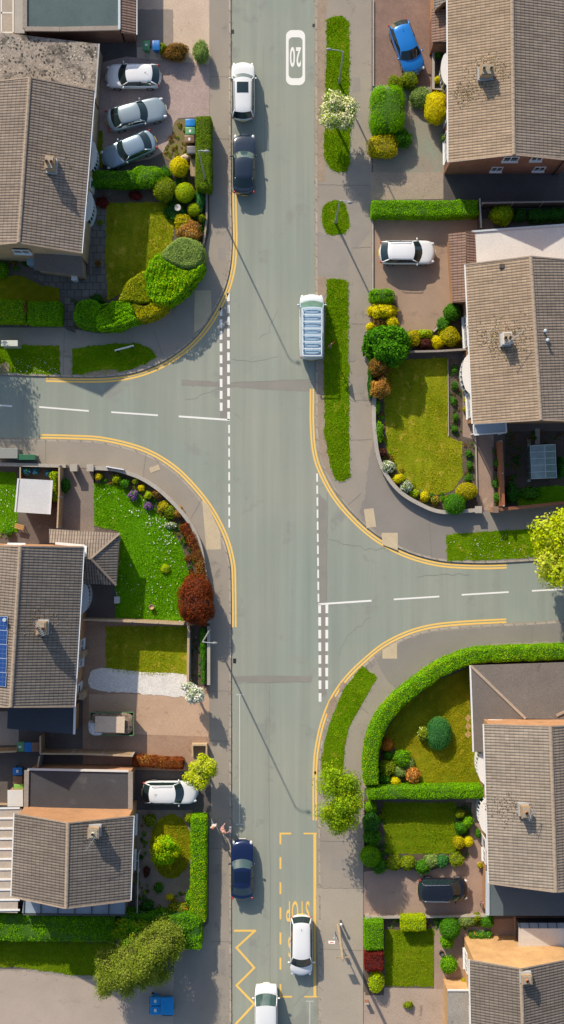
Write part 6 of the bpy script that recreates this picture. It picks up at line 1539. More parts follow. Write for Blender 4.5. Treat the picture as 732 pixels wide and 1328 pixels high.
for i, (x, y) in enumerate(((589, 480), (590, 500), (588, 520), (591, 541), (589, 556), (608, 588), (609, 604), (607, 620))):
    shrub(x, y, (4, 5), .4, 'green', 'small green seedling in the narrow soil bed beside the long lawn', 'plant', 'bed_plant', bump=.25, group='seedlings in the bed by the long lawn', leaf=.08)
for i, (x, y) in enumerate(((603, 506), (604, 519), (603, 531))):
    shrub(x, y, (3, 3.5), .5, 'gold_olive', 'small round plant along the path under the orange wall', 'plant', 'bed_plant', bump=.2, group='plants along the path under the orange wall', leaf=.07)
for i, (x, y) in enumerate(((645, 600), (643, 627), (645, 645))):
    shrub(x, y, (5, 5), .5, 'green', 'small green plant in the bed along the red brown fence', 'plant', 'bed_plant', bump=.25, group='plants along the red brown fence', leaf=.09)
shrub(664, 640, (9, 13), 1.0, 'deep', 'dark green bush in the corner of the greenhouse plot', bump=.2)
shrub(690, 640, (14, 8), .5, 'green', 'low spreading green plants at the edge of the greenhouse grass', bump=.25)
shrub(727, 605, (5, 14), 1.3, 'deep', 'dark shrub at the right edge beside the greenhouse', bump=.2)
# R3 corner garden
shrub(569, 951, (17, 22), 1.1, 'blue_green', 'big blue green clipped bush in the middle of the corner lawn', bump=.05, leaf=.07)
shrub(550, 951, (9, 9), .9, 'olive', 'small olive bush with pale flowers beside the blue green bush', bump=.16, fl=Y_FL, flr=.1)
BC = 'bed plants'
shrub(502, 966, (9, 8), .9, 'orange', 'rust red bush at the top of the corner flower bed', bump=.2)
shrub(503, 979, (6, 5), .7, 'green', 'small bright green plant below the rust red bush', bump=.2)
shrub(521, 982, (11, 10), 1.0, 'hedge', 'bright green bushy plant in the corner flower bed', bump=.2)
shrub(502, 994, (11, 10), .9, 'olive', 'dull olive plant left in the corner flower bed', bump=.2)
shrub(517, 1000, (9, 8), .7, 'grey_green', 'grey green plant in the middle of the corner flower bed', bump=.2)
shrub(530, 990, (7, 8), .7, 'grey_green', 'silvery plant at the lawn side of the corner flower bed', bump=.2)
shrub(535, 1006, (10, 10), 1.0, 'salmon', 'orange flowering bush at the bottom of the corner flower bed', fl=O_FL, flr=.5, bump=.22)
shrub(513, 1013, (7, 6), .8, 'yellow', 'small yellow bush beside the orange flowering bush', bump=.12)
shrub(500, 1009, (8, 8), .7, 'green', 'dark green plant in the lower left of the corner flower bed', bump=.2)
# R3 front lawn
shrub(481, 1046, (8, 8), 1.0, 'hedge', 'small bright bush just below the straight hedge by the pavement', bump=.12)
shrub(482, 1066, (11, 14), 1.4, 'deep', 'dark green tall bush by the pavement below the big street tree', bump=.15)
shrub(483, 1085, (11, 11), 1.2, 'green', 'mid green bush between the dark bush and the clipped ball', bump=.15)
shrub(480, 1110, (13, 14), 1.5, 'hedge', 'round clipped bright green ball by the pavement', bump=.05, leaf=.07)
shrub(492, 1122, (10, 10), .8, 'green', 'low dark green bush behind the clipped ball', bump=.15)
shrub(512, 1119, (10, 10), .9, 'olive', 'left olive bush of the row above the black people carrier', bump=.12)
shrub(529, 1119, (10, 10), .9, 'olive', 'second olive bush of the row above the black people carrier', bump=.12)
shrub(548, 1124, (10, 9), .9, 'green', 'rounded green bush in front of the grey one above the people carrier', bump=.1)
shrub(558, 1116, (10, 9), .8, 'grey_green', 'pale grey green bush of the row above the people carrier', bump=.15)
shrub(574, 1116, (9, 8), .8, 'blue_green', 'blue green bush at the end of the row above the people carrier', bump=.2)
shrub(592, 1115, (9, 9), .8, 'olive', 'spiky olive plant at the corner near the parked people carrier', bump=.25)
shrub(597, 1055, (6.5, 6), .7, 'olive', 'topmost little olive bush right of the lower lawn', bump=.15)
shrub(607, 1066, (7, 7.5), .9, 'hedge', 'bright green bush right of the lower lawn', bump=.12)
shrub(598, 1073, (8, 7.5), .9, 'green', 'dark green bush left of the bright green one by the lower lawn', bump=.12)
shrub(595, 1092, (8, 8), .9, 'gold_olive', 'gold olive bush right of the lower lawn', bump=.12)
shrub(607.5, 1091, (6.5, 7), .9, 'yellow', 'round golden ball right of the lower lawn', bump=.05, leaf=.065)
shrub(620, 1080, (3.5, 6), .7, 'green', 'small green plant under the curved window of the lower right house', leaf=.07)
# R4 garden
hedge([(473.5, 1246), (497.5, 1246)], 27, 1.2, 'maroon', 'dark red square bush between green hedge and lime bush', bump=.07)
shrub(490, 1234, (9, 6), 1.1, 'olive', 'small olive tuft between the green hedge block and the red bush', bump=.2)
shrub(488, 1273, (10, 14), 1.1, 'lime', 'lime green bush below the dark red one', bump=.14)
shrub(584, 1204, (14, 14), 1.5, 'green', 'large round green ball by the low wall at the lower right', bump=.06, leaf=.075)
shrub(580, 1221, (9, 9), 1.0, 'hedge', 'smaller bright bush just below the large round green ball', bump=.12)
shrub(582, 1251, (11, 11), 1.1, 'hedge', 'lone round bright bush in the brown path by the bottom right house', bump=.1)
shrub(604, 1194, (13, 8), .8, 'grey_green', 'low silver grey shrub below the black people carrier', bump=.18)
shrub(618, 1189, (6, 6), .7, 'olive', 'small lime plant beside the silver grey shrub', bump=.2)
shrub(631, 1194, (9, 9), .8, 'green', 'leafy green shrub at the corner of the dark flat roof', bump=.2)
hedge([(609, 1214), (638, 1213)], 10, .7, 'green', 'low green planting in front of the orange gable', bump=.2, fl=O_FL, flr=.05)
shrub(602, 1273, (4, 4), .8, 'gold_olive', 'tiny golden plant on the white corner of the bottom right house', leaf=.07)
shrub(530, 1303, (6, 4), .5, 'olive', 'weedy plant on the bottom right drive', bump=.3)
# NW garden
mound([(226, 312), (240, 308), (258, 314), (265, 326), (262, 342), (246, 350), (226, 346), (208, 334)], 2.6, 'grey_green', 'large grey green clipped top of the curved hedge', r=.6, bump=.05)
mound([(206, 332), (226, 344), (248, 350), (262, 342), (262, 352), (246, 372), (232, 388), (214, 396), (198, 392), (190, 374), (190, 352)], 2.5, 'hedge', 'large bright leafy mass in the middle of the curved hedge', r=.5, bump=.14, leaf=.13, key2='lime', mix2=.15)
mound([(158, 382), (168, 364), (188, 353), (193, 374), (199, 391), (186, 396), (172, 393), (156, 392)], 2.2, 'olive', 'olive yellow section leaning on the bright leafy mass', r=.45, bump=.07, key2='gold_olive', mix2=.3)
mound([(172, 394), (188, 396), (200, 391), (216, 396), (212, 404), (198, 412), (180, 416), (174, 406)], 2.1, 'gold_olive', 'gold brown section at the pavement side of the curved hedge', r=.4, bump=.10, key2='olive', mix2=.4)
mound([(142, 394), (158, 391), (172, 394), (176, 408), (180, 416), (160, 424), (136, 428), (127, 424), (128, 408)], 2.1, 'hedge', 'bright green section in the lower curve of the hedge', r=.4, bump=.10, leaf=.11)
mound([(98, 402), (103, 392), (118, 388), (132, 394), (142, 394), (130, 408), (127, 425), (108, 424), (97, 416)], 2.0, 'green', 'smooth green rounded hedge end by the small gate', r=.5, bump=.04, key2='hedge', mix2=.4)
shrub(233, 217, (13, 13), 1.2, 'yellow', 'bright yellow round bush below the four bins', bump=.12)
shrub(213, 247, (15, 16), 1.5, 'olive', 'olive dome shaped bush beside the bright hedge end', bump=.08, leaf=.08)
shrub(240, 250, (12.5, 13), 1.5, 'lime', 'yellow green clipped ball right of the olive dome', bump=.04, leaf=.065)
shrub(252, 272, (8.5, 8.5), 1.1, 'lime', 'small yellow green clipped ball below the larger one', bump=.04, leaf=.065)
shrub(237, 290, (11, 13), 1.1, 'gold_olive', 'yellow olive bush beside the salmon pink bush', bump=.18)
shrub(246, 301, (15, 15), 1.3, 'salmon', 'salmon pink flowering bush above the big rounded hedge', fl=W_FL, flr=.04, bump=.18)
shrub(259, 262, (6, 14), .9, 'blue_green', 'narrow blue green shrub along the wall by the clipped balls', bump=.2)
shrub(228, 275, (14, 12), .5, 'deep', 'dark low ground cover around the bird bath', bump=.2)
shrub(262, 283, (5, 5), .8, 'olive', 'small olive bush on the wall below the clipped balls', bump=.2)
shrub(213, 225, (9, 9), .7, 'green', 'loose green plant between the hedge end and the yellow bush', bump=.3)
shrub(133, 263, (8, 7), .5, 'maroon', 'dark maroon plant by the slab path of the top left garden', bump=.25)
shrub(176, 254, (9, 5), .4, 'maroon', 'low maroon plant in the shaded bed above the top left lawn', bump=.25)
shrub(130, 289, 3.5, .4, 'olive', 'little tuft on the slab path beside the top left lawn', bump=.3)
shrub(2, 350, (9, 9), .9, 'hedge', 'bright round bush at the left edge in the shade', bump=.14)
shrub(126, 389, (9, 7), .6, 'deep', 'dark plant behind the smooth rounded hedge end', bump=.25)
shrub(228, 68, (17, 11), 1.2, 'brown', 'brown dying bush above the three parked cars', bump=.2)
shrub(212, 64, (6, 7), 1.0, 'olive', 'small olive bush beside the blue bin at the top', bump=.2)
shrub(261, 68, (10.5, 15), 1.5, 'grey_green', 'grey green dense bush at the pavement corner of the beige drive', bump=.1)
# SW gardens
for i, (x, y, r, k, l) in enumerate(((128, 618, 4.5, 'yellow', 'first little yellow bush at the drive end of the wall bed'), (152, 621, 5, 'lime', 'lime bush near the street name plate'), (162, 627, 6, 'green', 'dark green bush beside the lime one in the wall bed'), (184, 633, 4.5, 'yellow', 'yellow plant in the middle of the wall bed'), (193, 642, 5, 'lime', 'lime ball near the purple flowers'), (176, 624, 4, 'olive', 'tiny olive plant close to the wall in the bed'), (205, 640, 6, 'brown', 'brown plant beyond the lime ball in the wall bed'), (222, 664, 9, 'olive', 'olive grassy plant near the white flowers of the wall bed'), (213, 657, 7, 'gold_olive', 'golden grassy plant next to the purple flowers'), (231, 664, 7, 'salmon', 'pinkish plant at the curved wall near the red hedge'))):
    shrub(x, y, (r, r), .6, k, l, bump=.22)
shrub(173, 642, (7, 6.5), .6, 'green', 'upper larger clump of purple flowers in the wall bed', 'flowers', 'flower_clump', fl=P_FL, flr=.7, bump=.18)
shrub(193, 656, (6, 5), .5, 'green', 'lower smaller clump of purple flowers in the wall bed', 'flowers', 'flower_clump', fl=P_FL, flr=.7, bump=.18)
shrub(222, 681, (8, 4), .4, 'grey_green', 'clump of white flowers at the edge of the daisy lawn', 'flowers', 'flower_clump', fl=W_FL, flr=.45, bump=.2)
shrub(214, 738, (6, 6), .35, 'lime', 'pale yellow leafed tuft in the daisy lawn', bump=.3, leaf=.12)
shrub(85, 630, (7, 11), 1.2, 'deep', 'dark bush against the timber fence in the concrete drive', bump=.2)
hedge([(72, 612), (71, 650)], 8, 1.3, 'lime', 'climbing lime plant along the inner side of the timber fence', bump=.2, key2='green', mix2=.5)
shrub(255, 780, (23, 32), 2.6, 'red', 'large dark red bush at the roadside by the lamp post', bump=.12, sq=.8, leaf=.11)

shrub(195, 1064, (7, 8), .7, 'olive', 'olive plant at the corner of the small round lawn', bump=.25)
shrub(245, 1061, (5, 6), .8, 'olive', 'small plant below the white car bonnet', bump=.25)
shrub(205, 1151, (6, 6), .5, 'green', 'green plant on the slabs below the round lawn', bump=.25)
shrub(221, 1163, (4.5, 4.5), .4, 'yellow', 'yellow tuft on the slabs below the round lawn', bump=.25)
shrub(232, 1178, (14, 8), .8, 'olive', 'olive bush with red flowers near the bottom hedge', fl=O_FL, flr=.12, bump=.2)
shrub(247, 1163, (6, 10), .9, 'hedge', 'lime bush against the roadside hedge', bump=.2)
shrub(191, 1174, (8, 7), .8, 'deep', 'dark bush in the corner by the metal railing', bump=.2)
shrub(191, 1130, (4, 7), .6, 'plum', 'dark plant beside the round lawn near the house', bump=.25)
shrub(12, 690, (6, 4), .5, 'green', 'green plant by the orange wall near the grey shed', bump=.25)
cover([(484, 960), (500, 955), (520, 975), (545, 1000), (545, 1018), (486, 1018)], 60, ['green', 'olive', 'grey_green', 'brown'])
cover([(476, 1038), (498, 1040), (499, 1106), (580, 1108), (576, 1122), (505, 1124), (474, 1126)], 60, ['deep', 'green', 'olive'])
cover([(592, 1046), (610, 1046), (608, 1108), (592, 1108)], 30, ['deep', 'green', 'brown'])
cover([(518, 430), (604, 430), (606, 452), (520, 454)], 45, ['green', 'olive', 'brown'])
cover([(486, 505), (498, 505), (500, 580), (540, 634), (600, 644), (600, 652), (576, 660), (545, 652), (516, 632), (494, 600)], 110, ['green', 'hedge', 'brown', 'olive'], rmax=.2)
cover([(582, 468), (598, 468), (598, 566), (582, 562)], 40, ['green', 'deep', 'brown'], rmax=.13)
cover([(603, 575), (615, 575), (616, 646), (604, 636)], 30, ['green', 'deep', 'brown'], rmax=.13)
cover([(640, 584), (650, 584), (651, 654), (642, 654)], 40, ['green', 'deep', 'brown', 'plum'], rmax=.15)
cover([(204, 240), (262, 225), (268, 300), (250, 330), (230, 322), (228, 264)], 90, ['deep', 'blue_green', 'green', 'olive'])
cover([(222, 160), (248, 158), (250, 200), (236, 205), (214, 202)], 45, ['olive', 'brown'], rmax=.14)
cover([(128, 612), (156, 618), (186, 630), (214, 650), (238, 678), (252, 705), (240, 712), (215, 676), (182, 646), (150, 630), (126, 630)], 120, ['green', 'brown', 'olive', 'deep'], rmax=.17)
cover([(240, 712), (254, 708), (264, 740), (266, 800), (246, 800)], 40, ['red', 'brown', 'deep'])
cover([(178, 1056), (194, 1056), (194, 1180), (246, 1150), (246, 1192), (178, 1192)], 60, ['deep', 'green', 'brown', 'olive'], rmax=.2)
cover([(565, 1190), (636, 1190), (632, 1200), (566, 1210)], 40, ['green', 'grey_green', 'olive'])
cover([(474, 1190), (560, 1190), (560, 1200), (499, 1203)], 30, ['green', 'brown', 'olive'], rmax=.15)
cover([(658, 560), (730, 560), (730, 572), (676, 576), (672, 630), (658, 634)], 50, ['deep', 'brown', 'green'], rmax=.16)
cover([(-10, 322), (44, 326), (40, 352), (-10, 350)], 40, ['deep', 'green', 'brown'])
cover([(80, 384), (96, 390), (96, 396), (134, 388), (138, 396), (110, 396)], 30, ['deep', 'green', 'brown'])
cover([(248, 815), (268, 815), (268, 888), (248, 888)], 25, ['brown', 'deep', 'green'], rmax=.12)
cover([(-30, 686), (22, 688), (20, 700), (-30, 700)], 25, ['green', 'olive', 'brown'], rmax=.16)
def litter(path, n, spread, cols):
    Q, _ = resample(wpath(path), .05); q = Q[RNG.integers(0, len(Q), n)] + RNG.normal(size=(n, 2))*spread/S
    V, F = leaves(np.c_[q, np.full(n, .125)], np.tile([0, 0, 1.], (n, 1)), .06, .3, .7)
    tag(np_obj('leaf_litter', V, F, RNG.integers(0, len(cols), len(F)), cols), kind='stuff')
LT = [plain('litter_tan', (.46, .34, .16), .9), plain('litter_brown', (.20, .12, .06), .9), plain('litter_pink', (.56, .36, .28), .9)]
litter([(620, 838), (560, 858), (520, 890), (490, 925), (474, 965)], 170, 3.2, LT)
litter([(300, 30), (298, 250), (297, 330), (285, 385)], 160, 1.6, LT); litter([(298, 880), (298, 1320)], 170, 1.6, LT); litter([(412, 40), (412, 480)], 120, 2.2, LT); litter([(418, 960), (415, 1090), (416, 1320)], 140, 2.0, LT)
litter([(484, 20), (484, 110)], 60, 2.5, LT); litter([(110, 985), (240, 1000)], 70, 6, LT); litter([(482, 225), (560, 250)], 120, 9, LT); litter([(480, 1140), (620, 1180)], 110, 12, LT); litter([(490, 1300), (575, 1310)], 90, 12, LT); litter([(130, 90), (265, 130)], 110, 18, LT); litter([(20, 1262), (150, 1275), (226, 1310)], 170, 6, LT); litter([(185, 20), (265, 60)], 80, 16, LT); litter([(140, 912), (265, 990)], 150, 14, LT)
w_ = [tuple(P(x, y, 2.7)[:2]) for x, y in ((-30, 44), (0, 46), (70, 54), (125, 60), (121, 112), (60, 104), (-30, 104))]; A_ = np.array(w_)
for nm, n, m, sz in (('roof_moss', 520, plain('roof_moss_dark', (.07, .065, .05), .95), .16), ('roof_lichen', 420, plain('roof_lichen_pale', (.50, .45, .36), .95), .14)):
    q = RNG.uniform(0, 1, (n, 2))*(A_.max(0) - A_.min(0)) + A_.min(0); q = q[inpoly(q, w_)]; k = ramp_np(wob(np.c_[q, np.zeros(len(q))], 77 if sz > .15 else 78, .9)); q = q[k > RNG.uniform(.25, .9, len(q))]
    V, F = leaves(np.c_[q, np.full(len(q), 2.712)] - np.array(H2.location), np.tile([0, 0, 1.], (len(q), 1)), sz, .04, .9); tag(np_obj(nm, V, F, np.zeros(len(F)), [m], H2), kind='stuff')
# flowers scattered on lawns
def flecks(name, poly, n, mat, z=.16, s=.05):
    w = [tuple(P(x, y)[:2]) for x, y in poly]; A = np.array(w); q = RNG.uniform(0, 1, (n*3, 2))*(A.max(0) - A.min(0)) + A.min(0)
    q = q[inpoly(q, w)]; d = ramp_np(wob(np.c_[q, np.zeros(len(q))], 5, .7)); q = q[d > RNG.uniform(.2, 1.0, len(q))][:n]
    V, F = leaves(np.c_[q, np.full(len(q), z) + RNG.uniform(0, .04, len(q))], np.tile([0, 0, 1.], (len(q), 1)), s, .4, 1.0)
    tag(np_obj(name, V, F, np.zeros(len(F)), [mat]), kind='stuff')
flecks('daisies', [(122, 627), (150, 627), (182, 642), (216, 672), (238, 712), (246, 745), (240, 775), (238, 805), (150, 805), (150, 700), (123, 682)], 230, W_FL, .18, .075)
flecks('daisies', [(165, 655), (215, 672), (235, 715), (230, 740), (180, 690)], 130, W_FL, .18, .09)
flecks('daisies', [(582, 700), (700, 688), (700, 722), (582, 725)], 90, W_FL, .15, .055)
flecks('daisies', [(20, 465), (79, 455), (79, 485), (20, 484)], 70, W_FL, .15, .055)
flecks('daisies', [(-20, 612), (22, 612), (24, 690), (-20, 690)], 90, W_FL, .16, .07)
# ================================================================ TREES
tree(437, 146, (28, 29), 4.2, 'tree_green', 'small street tree covered in cream blossom on the top verge', 'blossom_tree', fl=Y_FL, flr=.60, n=11000, leaf=.15, clumps=36)
tree(441, 1036, (35, 50), 6.2, 'tree_green', 'large olive green street tree at the end of the curved verge', 'street_tree', n=20000, leaf=.14, key2='olive', clumps=44, trunk=.16, sparse=.42)
tree(737, 711, (50, 56), 6.0, 'pale_lime', 'pale lime tree at the right edge over the side road', 'street_tree', n=15000, leaf=.24, key2='lime', clumps=40, trunk=.16)
tree(182, 1256, (58, 52), 6.8, 'willow', 'large olive grey willow like tree over the bottom car park', 'willow_tree', n=60000, leaf=.115, clumps=120, trunk=.2, droop=.7, key2='willow_grey', sparse=.40, poly=[(160, 1228), (184, 1214), (206, 1206), (228, 1216), (232, 1236), (220, 1252), (216, 1276), (198, 1290), (180, 1286), (166, 1298), (146, 1292), (130, 1296), (124, 1280), (130, 1262), (124, 1254), (144, 1246)])
tree(172, 1211, (28, 20), 4.2, 'green', 'green tree behind the willow rising out of the bottom hedge', 'garden_tree', n=7000, leaf=.14, clumps=20, key2='olive')
tree(261, 1000, (23, 24), 3.4, 'pale_lime', 'small lime green tree in a timber planter at the pavement', 'garden_tree', n=10000, leaf=.17, clumps=30, key2='lime')
tree(217, 1102, (23, 24), 2.8, 'lime', 'vivid lime green little tree in the round lawn', 'garden_tree', n=8000, leaf=.12, clumps=24, crown_h=2.3, key2='hedge')
tree(249, 898, (18, 17), 3.0, 'grey_green', 'small tree thick with white blossom beside the tan drive', 'blossom_tree', fl=W_FL, flr=.72, n=4500, leaf=.14, clumps=16)
tree(-72, 402, (52, 50), 6.5, 'tree_green', 'tall tree beyond the left edge shading the side road', 'street_tree', n=9000, leaf=.2, clumps=30, trunk=.16)
# ================================================================ CARS
def pt(n, c, rough=.28): return plain('paint_' + n, c, rough, coat=.8, var=0)
PW = pt('white', (.80, .81, .82)); PW2 = pt('pearl', (.74, .75, .76)); PS = plain('paint_silver', (.33, .41, .45), .32, .4, coat=.8, var=0); PS2 = plain('paint_silver_blue', (.27, .37, .46), .32, .4, coat=.8, var=0)
PB = plain('paint_black', (.012, .015, .024), .22, .2, coat=1, var=0); PN = plain('paint_navy', (.008, .020, .080), .22, .3, coat=1, var=0); PBL = plain('paint_blue', (.010, .21, .66), .28, .25, coat=1, var=0)
PWV = pt('van_white', (.76, .78, .79))
car('hatch', 173.5, 99.5, 180, PW, 'white hatchback, uppermost of the three cars on the gravel drive', L=4.5, W=1.85, extras=('antenna',), ground=.12)
car('saloon', 177, 149, 14, PS, 'silver saloon between two other cars on the gravel drive', L=4.95, W=1.86, ground=.12)
car('saloon', 168, 195, 203, PS2, 'silver blue car nearest the green hedge on the gravel drive', L=4.6, W=1.78, ground=.12)
car('suv', 315.5, 118.5, 90, PW2, 'white estate car with dark sunroof parked at the kerb', L=4.75, W=1.88, extras=('rails', 'sunroof'), screen=GLASS_SKY)
car('saloon', 317, 213, 90, plain('paint_black_sky_sheen', (.022, .036, .060), .2, .2, coat=1, var=0), 'black saloon parked behind the white sunroof car', L=4.95, W=1.84, screen=GLASS_SKY)  # blue-grey in the black paint stands in for reflected sky
car('van', 404.5, 424, 90, plain('paint_van_blue_white', (.62, .68, .72), .3, coat=.8, var=0), 'white and pale blue van with a ladder rack parked facing up the road', L=5.3, W=1.98, extras=('rack',), screen=plain('screen_sky_tint', (.10, .20, .16), .06, spec=.9, var=.3, vs=1.2), roofmat_=plain('van_roof_blue', (.33, .47, .60), .4, var=.15))  # pale green screen colour stands in for reflected sky
car('saloon', 314.5, 1128, 90, PN, 'dark navy saloon with a glass roof by the pedestrians', L=4.85, W=1.84, screen=GLASS_SKY, extras=('sunroof_rear',))
car('mpv', 391, 1226, -90, PW, 'white car stopped in the yellow bus stop bay', L=4.95, W=1.80, extras=('antenna',))
car('van', 345.5, 1318, 90, PWV, 'plain white van half out of the bottom of the picture', L=5.2, W=1.85, screen=GLASS_SKY)
car('hatch', 527.5, 62, -70, PBL, 'bright blue hatchback on the red brick drive', L=4.45, W=1.80, extras=('antenna',), ground=.116)
car('hatch', 528, 328, 0, PW, 'white hatchback alone on the mauve drive', L=4.55, W=1.86, extras=('rails',), ground=.118)
car('mpv', 574.5, 1153, 0, PB, 'black people carrier on the brown drive in the lower right', L=4.1, W=1.80, ground=.116, extras=('rails',))
car('hatch', 220.5, 1027, 0, PW, 'white hatchback on the dark drive beside the lime green tree', L=4.5, W=1.80, extras=('antenna', 'rails'), ground=.117)
# ================================================================ BINS
BG = 'wheelie bins'
bin_(190, 59.5, 'green', 'green wheelie bin left of a blue one at the top of the drive', 0, BG, True)
bin_(203, 59.5, 'blue', 'blue wheelie bin beside the brown dying bush at the top', 0, BG)
bin_(247, 160, 'azure', 'blue wheelie bin at the upper end of the row by the tall hedge', -PI/2, BG)
bin_(247, 170.5, 'green', 'green wheelie bin second in the row by the tall hedge', -PI/2, BG, True)
bin_(246, 181, 'brown', 'brown wheelie bin third in the row by the tall hedge', -PI/2, BG, True)
bin_(249, 195, 'grey', 'dark grey wheelie bin at the lower end of the row by the tall hedge', -PI/2, BG)
bin_(27.5, 968, 'green', 'green wheelie bin left of three under the pale patio', PI, BG, True)
bin_(37.5, 968.5, 'blue', 'blue wheelie bin in the middle of three under the pale patio', PI, BG)
bin_(47, 968.5, 'brown', 'brown wheelie bin right of three under the pale patio', PI, BG)
bin_(23.5, 1000, 'blue', 'blue wheelie bin topmost in the stack beside the dark flat garage', PI/2, BG, True)
bin_(23.5, 1011, 'brown', 'brown wheelie bin in the middle beside the dark flat garage', PI/2, BG)
bin_(25, 1021, 'lime', 'lime green wheelie bin above the white shed', PI/2, BG)
bin_(202, 1297.5, 'cyan', 'upper of two small blue bins under the willow like tree', PI/2, 'blue bins under the willow', True, 1.12)
bin_(202, 1309.5, 'cyan', 'lower of two small blue bins under the willow like tree', PI/2, 'blue bins under the willow', True, 1.12)
t = bin_(217.5, 1303.5, 'cyan', 'large wide blue bin beside the dark pavement under the willow like tree', PI, 'blue bins under the willow'); t.scale = (1.75, 1.85, 1.05)
# ================================================================ POSTS, SIGNS
lamp_post(268, 240, 8.7, (.4, -.05), 'grey street lamp rising out of the tall roadside hedge top left')
lamp_post(440, 108, 6.3, (-.9, .1), 'street lamp on the long verge above the blossom tree')
lamp_post(435.5, 289, 6.6, (.55, -.15), 'street lamp standing in the small oval verge')
lamp_post(273, 816, 9.0, (.7, -.05), 'tall street lamp beside the dark red bush')
p = P(439, 1200, .1); t = thing('telegraph_pole', 'weathered wooden telegraph pole on the pavement by the bus stop', 'telegraph pole', (p.x, p.y, .1))
WOOD = nmat('pole_wood', (.36, .29, .21), (.27, .22, .16), 3, 20, .3)
b = MB(); b.cyl((0, 0, 0), (0, 0, 7.2), .15, .11, 12); LB(b, 'pole', WOOD, t, True)
b = MB(); b.beam((-.55, 0, 6.6), (.55, 0, 6.6), .09, .09)
for x in (-.5, -.2, .2, .5): b.cyl((x, 0, 6.64), (x, 0, 6.8), .035, n=6)
LB(b, 'cross_arm', WOOD, t)
p = P(433.5, 1207, .1); t = thing('bus_stop', 'bus stop post with a small white flag beside the telegraph pole', 'bus stop', (p.x, p.y, .1))
b = MB(); b.cyl((0, 0, 0), (0, 0, 2.75), .045, n=10); LB(b, 'post', STEEL, t, True)
b = MB(); b.box((-.30, 0, 2.48), (.5, .05, .5)); LB(b, 'flag', WHITE, t, bevel=.01)
b = MB(); b.box((-.30, -.03, 2.58), (.30, .012, .18)); b.box((-.30, .03, 2.58), (.30, .012, .18)); LB(b, 'flag_panel', plain('flag_red', (.5, .03, .03), .4), t)
b = MB(); b.box((0, -.06, 1.45), (.32, .05, .45)); LB(b, 'timetable_case', plain('flag_grey', (.3, .32, .34), .4), t)
p = P(442, 1194, .1); t = thing('bollard', 'short post with a white cap just above the telegraph pole', 'bollard', (p.x, p.y, .1))
b = MB(); b.cyl((0, 0, 0), (0, 0, .85), .08, n=12); LB(b, 'post', nmat('bollard_dark', (.08, .08, .08), (.06, .06, .06)), t, True)
b = MB(); b.sph((0, 0, .87), (.12, .12, .09), 12, 6); LB(b, 'cap', WHITE, t, True)
p = P(428.5, 452, .1); t = thing('road_sign', 'small sign post on the verge beside the van with the rack', 'road sign', (p.x, p.y, .1))
b = MB(); b.cyl((0, 0, 0), (0, 0, 2.7), .038, n=10); LB(b, 'post', STEEL, t, True)
for sc__, yy, m in ((1.0, 0, plain('sign_red', (.55, .02, .02), .4)), (.76, .012, WHITE)):
    b = MB(); T_ = [(-.40*sc__, -.33*sc__), (.40*sc__, -.33*sc__), (0, .38*sc__)]
    d = Vector((.75, .66, 0)); f = Vector((.66, -.75, 0))
    fr = [d*x + Vector((0, 0, 2.30 + z)) - f*(.045 + yy) for x, z in T_]; bk = [q + f*.02 for q in fr]
    b.face(fr); b.face(bk[::-1])
    for i in range(3): b.face([fr[i], bk[i], bk[(i+1) % 3], fr[(i+1) % 3]])
    LB(b, 'sign_plate' if sc__ == 1 else 'sign_face', m, t)
def name_plate(x0, y0, x1, y1, hh, label):
    a, c_ = P(x0, y0, hh), P(x1, y1, hh); m = (a + c_)/2; t = thing('street_name_sign', label, 'sign', (m.x, m.y, .1)); d = (c_ - a).normalized(); n = Vector((-d.y, d.x, 0))
    b = MB(); b.obox(m - Vector((0, 0, .10)), (c_ - a)/2, n*.045, (0, 0, .17)); b.build('plate', WHITE, t)
    b = MB(); b.obox(m - Vector((0, 0, .10)), (c_ - a)*.485, n*.052, (0, 0, .012)); b.build('plate_rule', BLACKP, t)
    for f in (.12, .88): q = a.lerp(c_, f); b = MB(); b.box((q.x - n.x*.08, q.y - n.y*.08, hh/2), (.08, .08, hh)); b.build('post', BLACKP, t)
name_plate(149, 454.5, 173.5, 448, .85, 'long white street name sign on the shaded grass verge')
name_plate(138, 605, 161, 609, .95, 'long white street name sign standing against the curved stone wall')
# small garden things
p = P(231, 270, .7); t = thing('bird_bath', 'small round stone bird bath among the dark ground cover', 'bird bath', (p.x, p.y, .1))
b = MB(); b.cyl((0, 0, 0), (0, 0, .65), .16, .09, 12); LB(b, 'pedestal', CONC, t, True)
b = MB(); b.grid([[(r*math.cos(2*PI*j/18), r*math.sin(2*PI*j/18), z) for j in range(18)] for r, z in ((.08, .62), (.24, .68), (.27, .76), (.22, .76), (.02, .71))], True); LB(b, 'bowl', nmat('bath_stone', (.56, .53, .50), (.48, .45, .42), 3, 10, .2), t, True)
def pot(x, y, r, hh, m, label, pl=None, fl=None, name='plant_pot'):
    p = P(x, y, hh); t = thing(name, label, 'plant pot', (p.x, p.y, .11))
    b = MB(); b.grid([[(q*math.cos(2*PI*j/16), q*math.sin(2*PI*j/16), z) for j in range(16)] for q, z in ((r*.65, 0), (r*.98, hh), (r*1.1, hh), (r*1.1, hh + .04), (r*.92, hh + .04), (r*.9, hh - .05), (.01, hh - .05))], True); LB(b, 'pot_body', m, t, True)
    if pl:
        V, F, M = merge(blob(0, 0, hh + .08, r*1.15, r*1.15, .22, .2, .10, 300, flower=.5 if fl else 0)); np_obj('plant', V, F, M, [FOL[pl], core(pl)] + ([fl] if fl else []), t)
    return t
BP = plain('blue_glaze', (.006, .10, .50), .25, spec=.6); B_FL = plain('blue_petals', (.015, .20, .62), .6, var=.15)
pot(34.5, 610, .33, .5, BP, 'left large blue flower pot behind the grey shed', 'blue_green', B_FL)
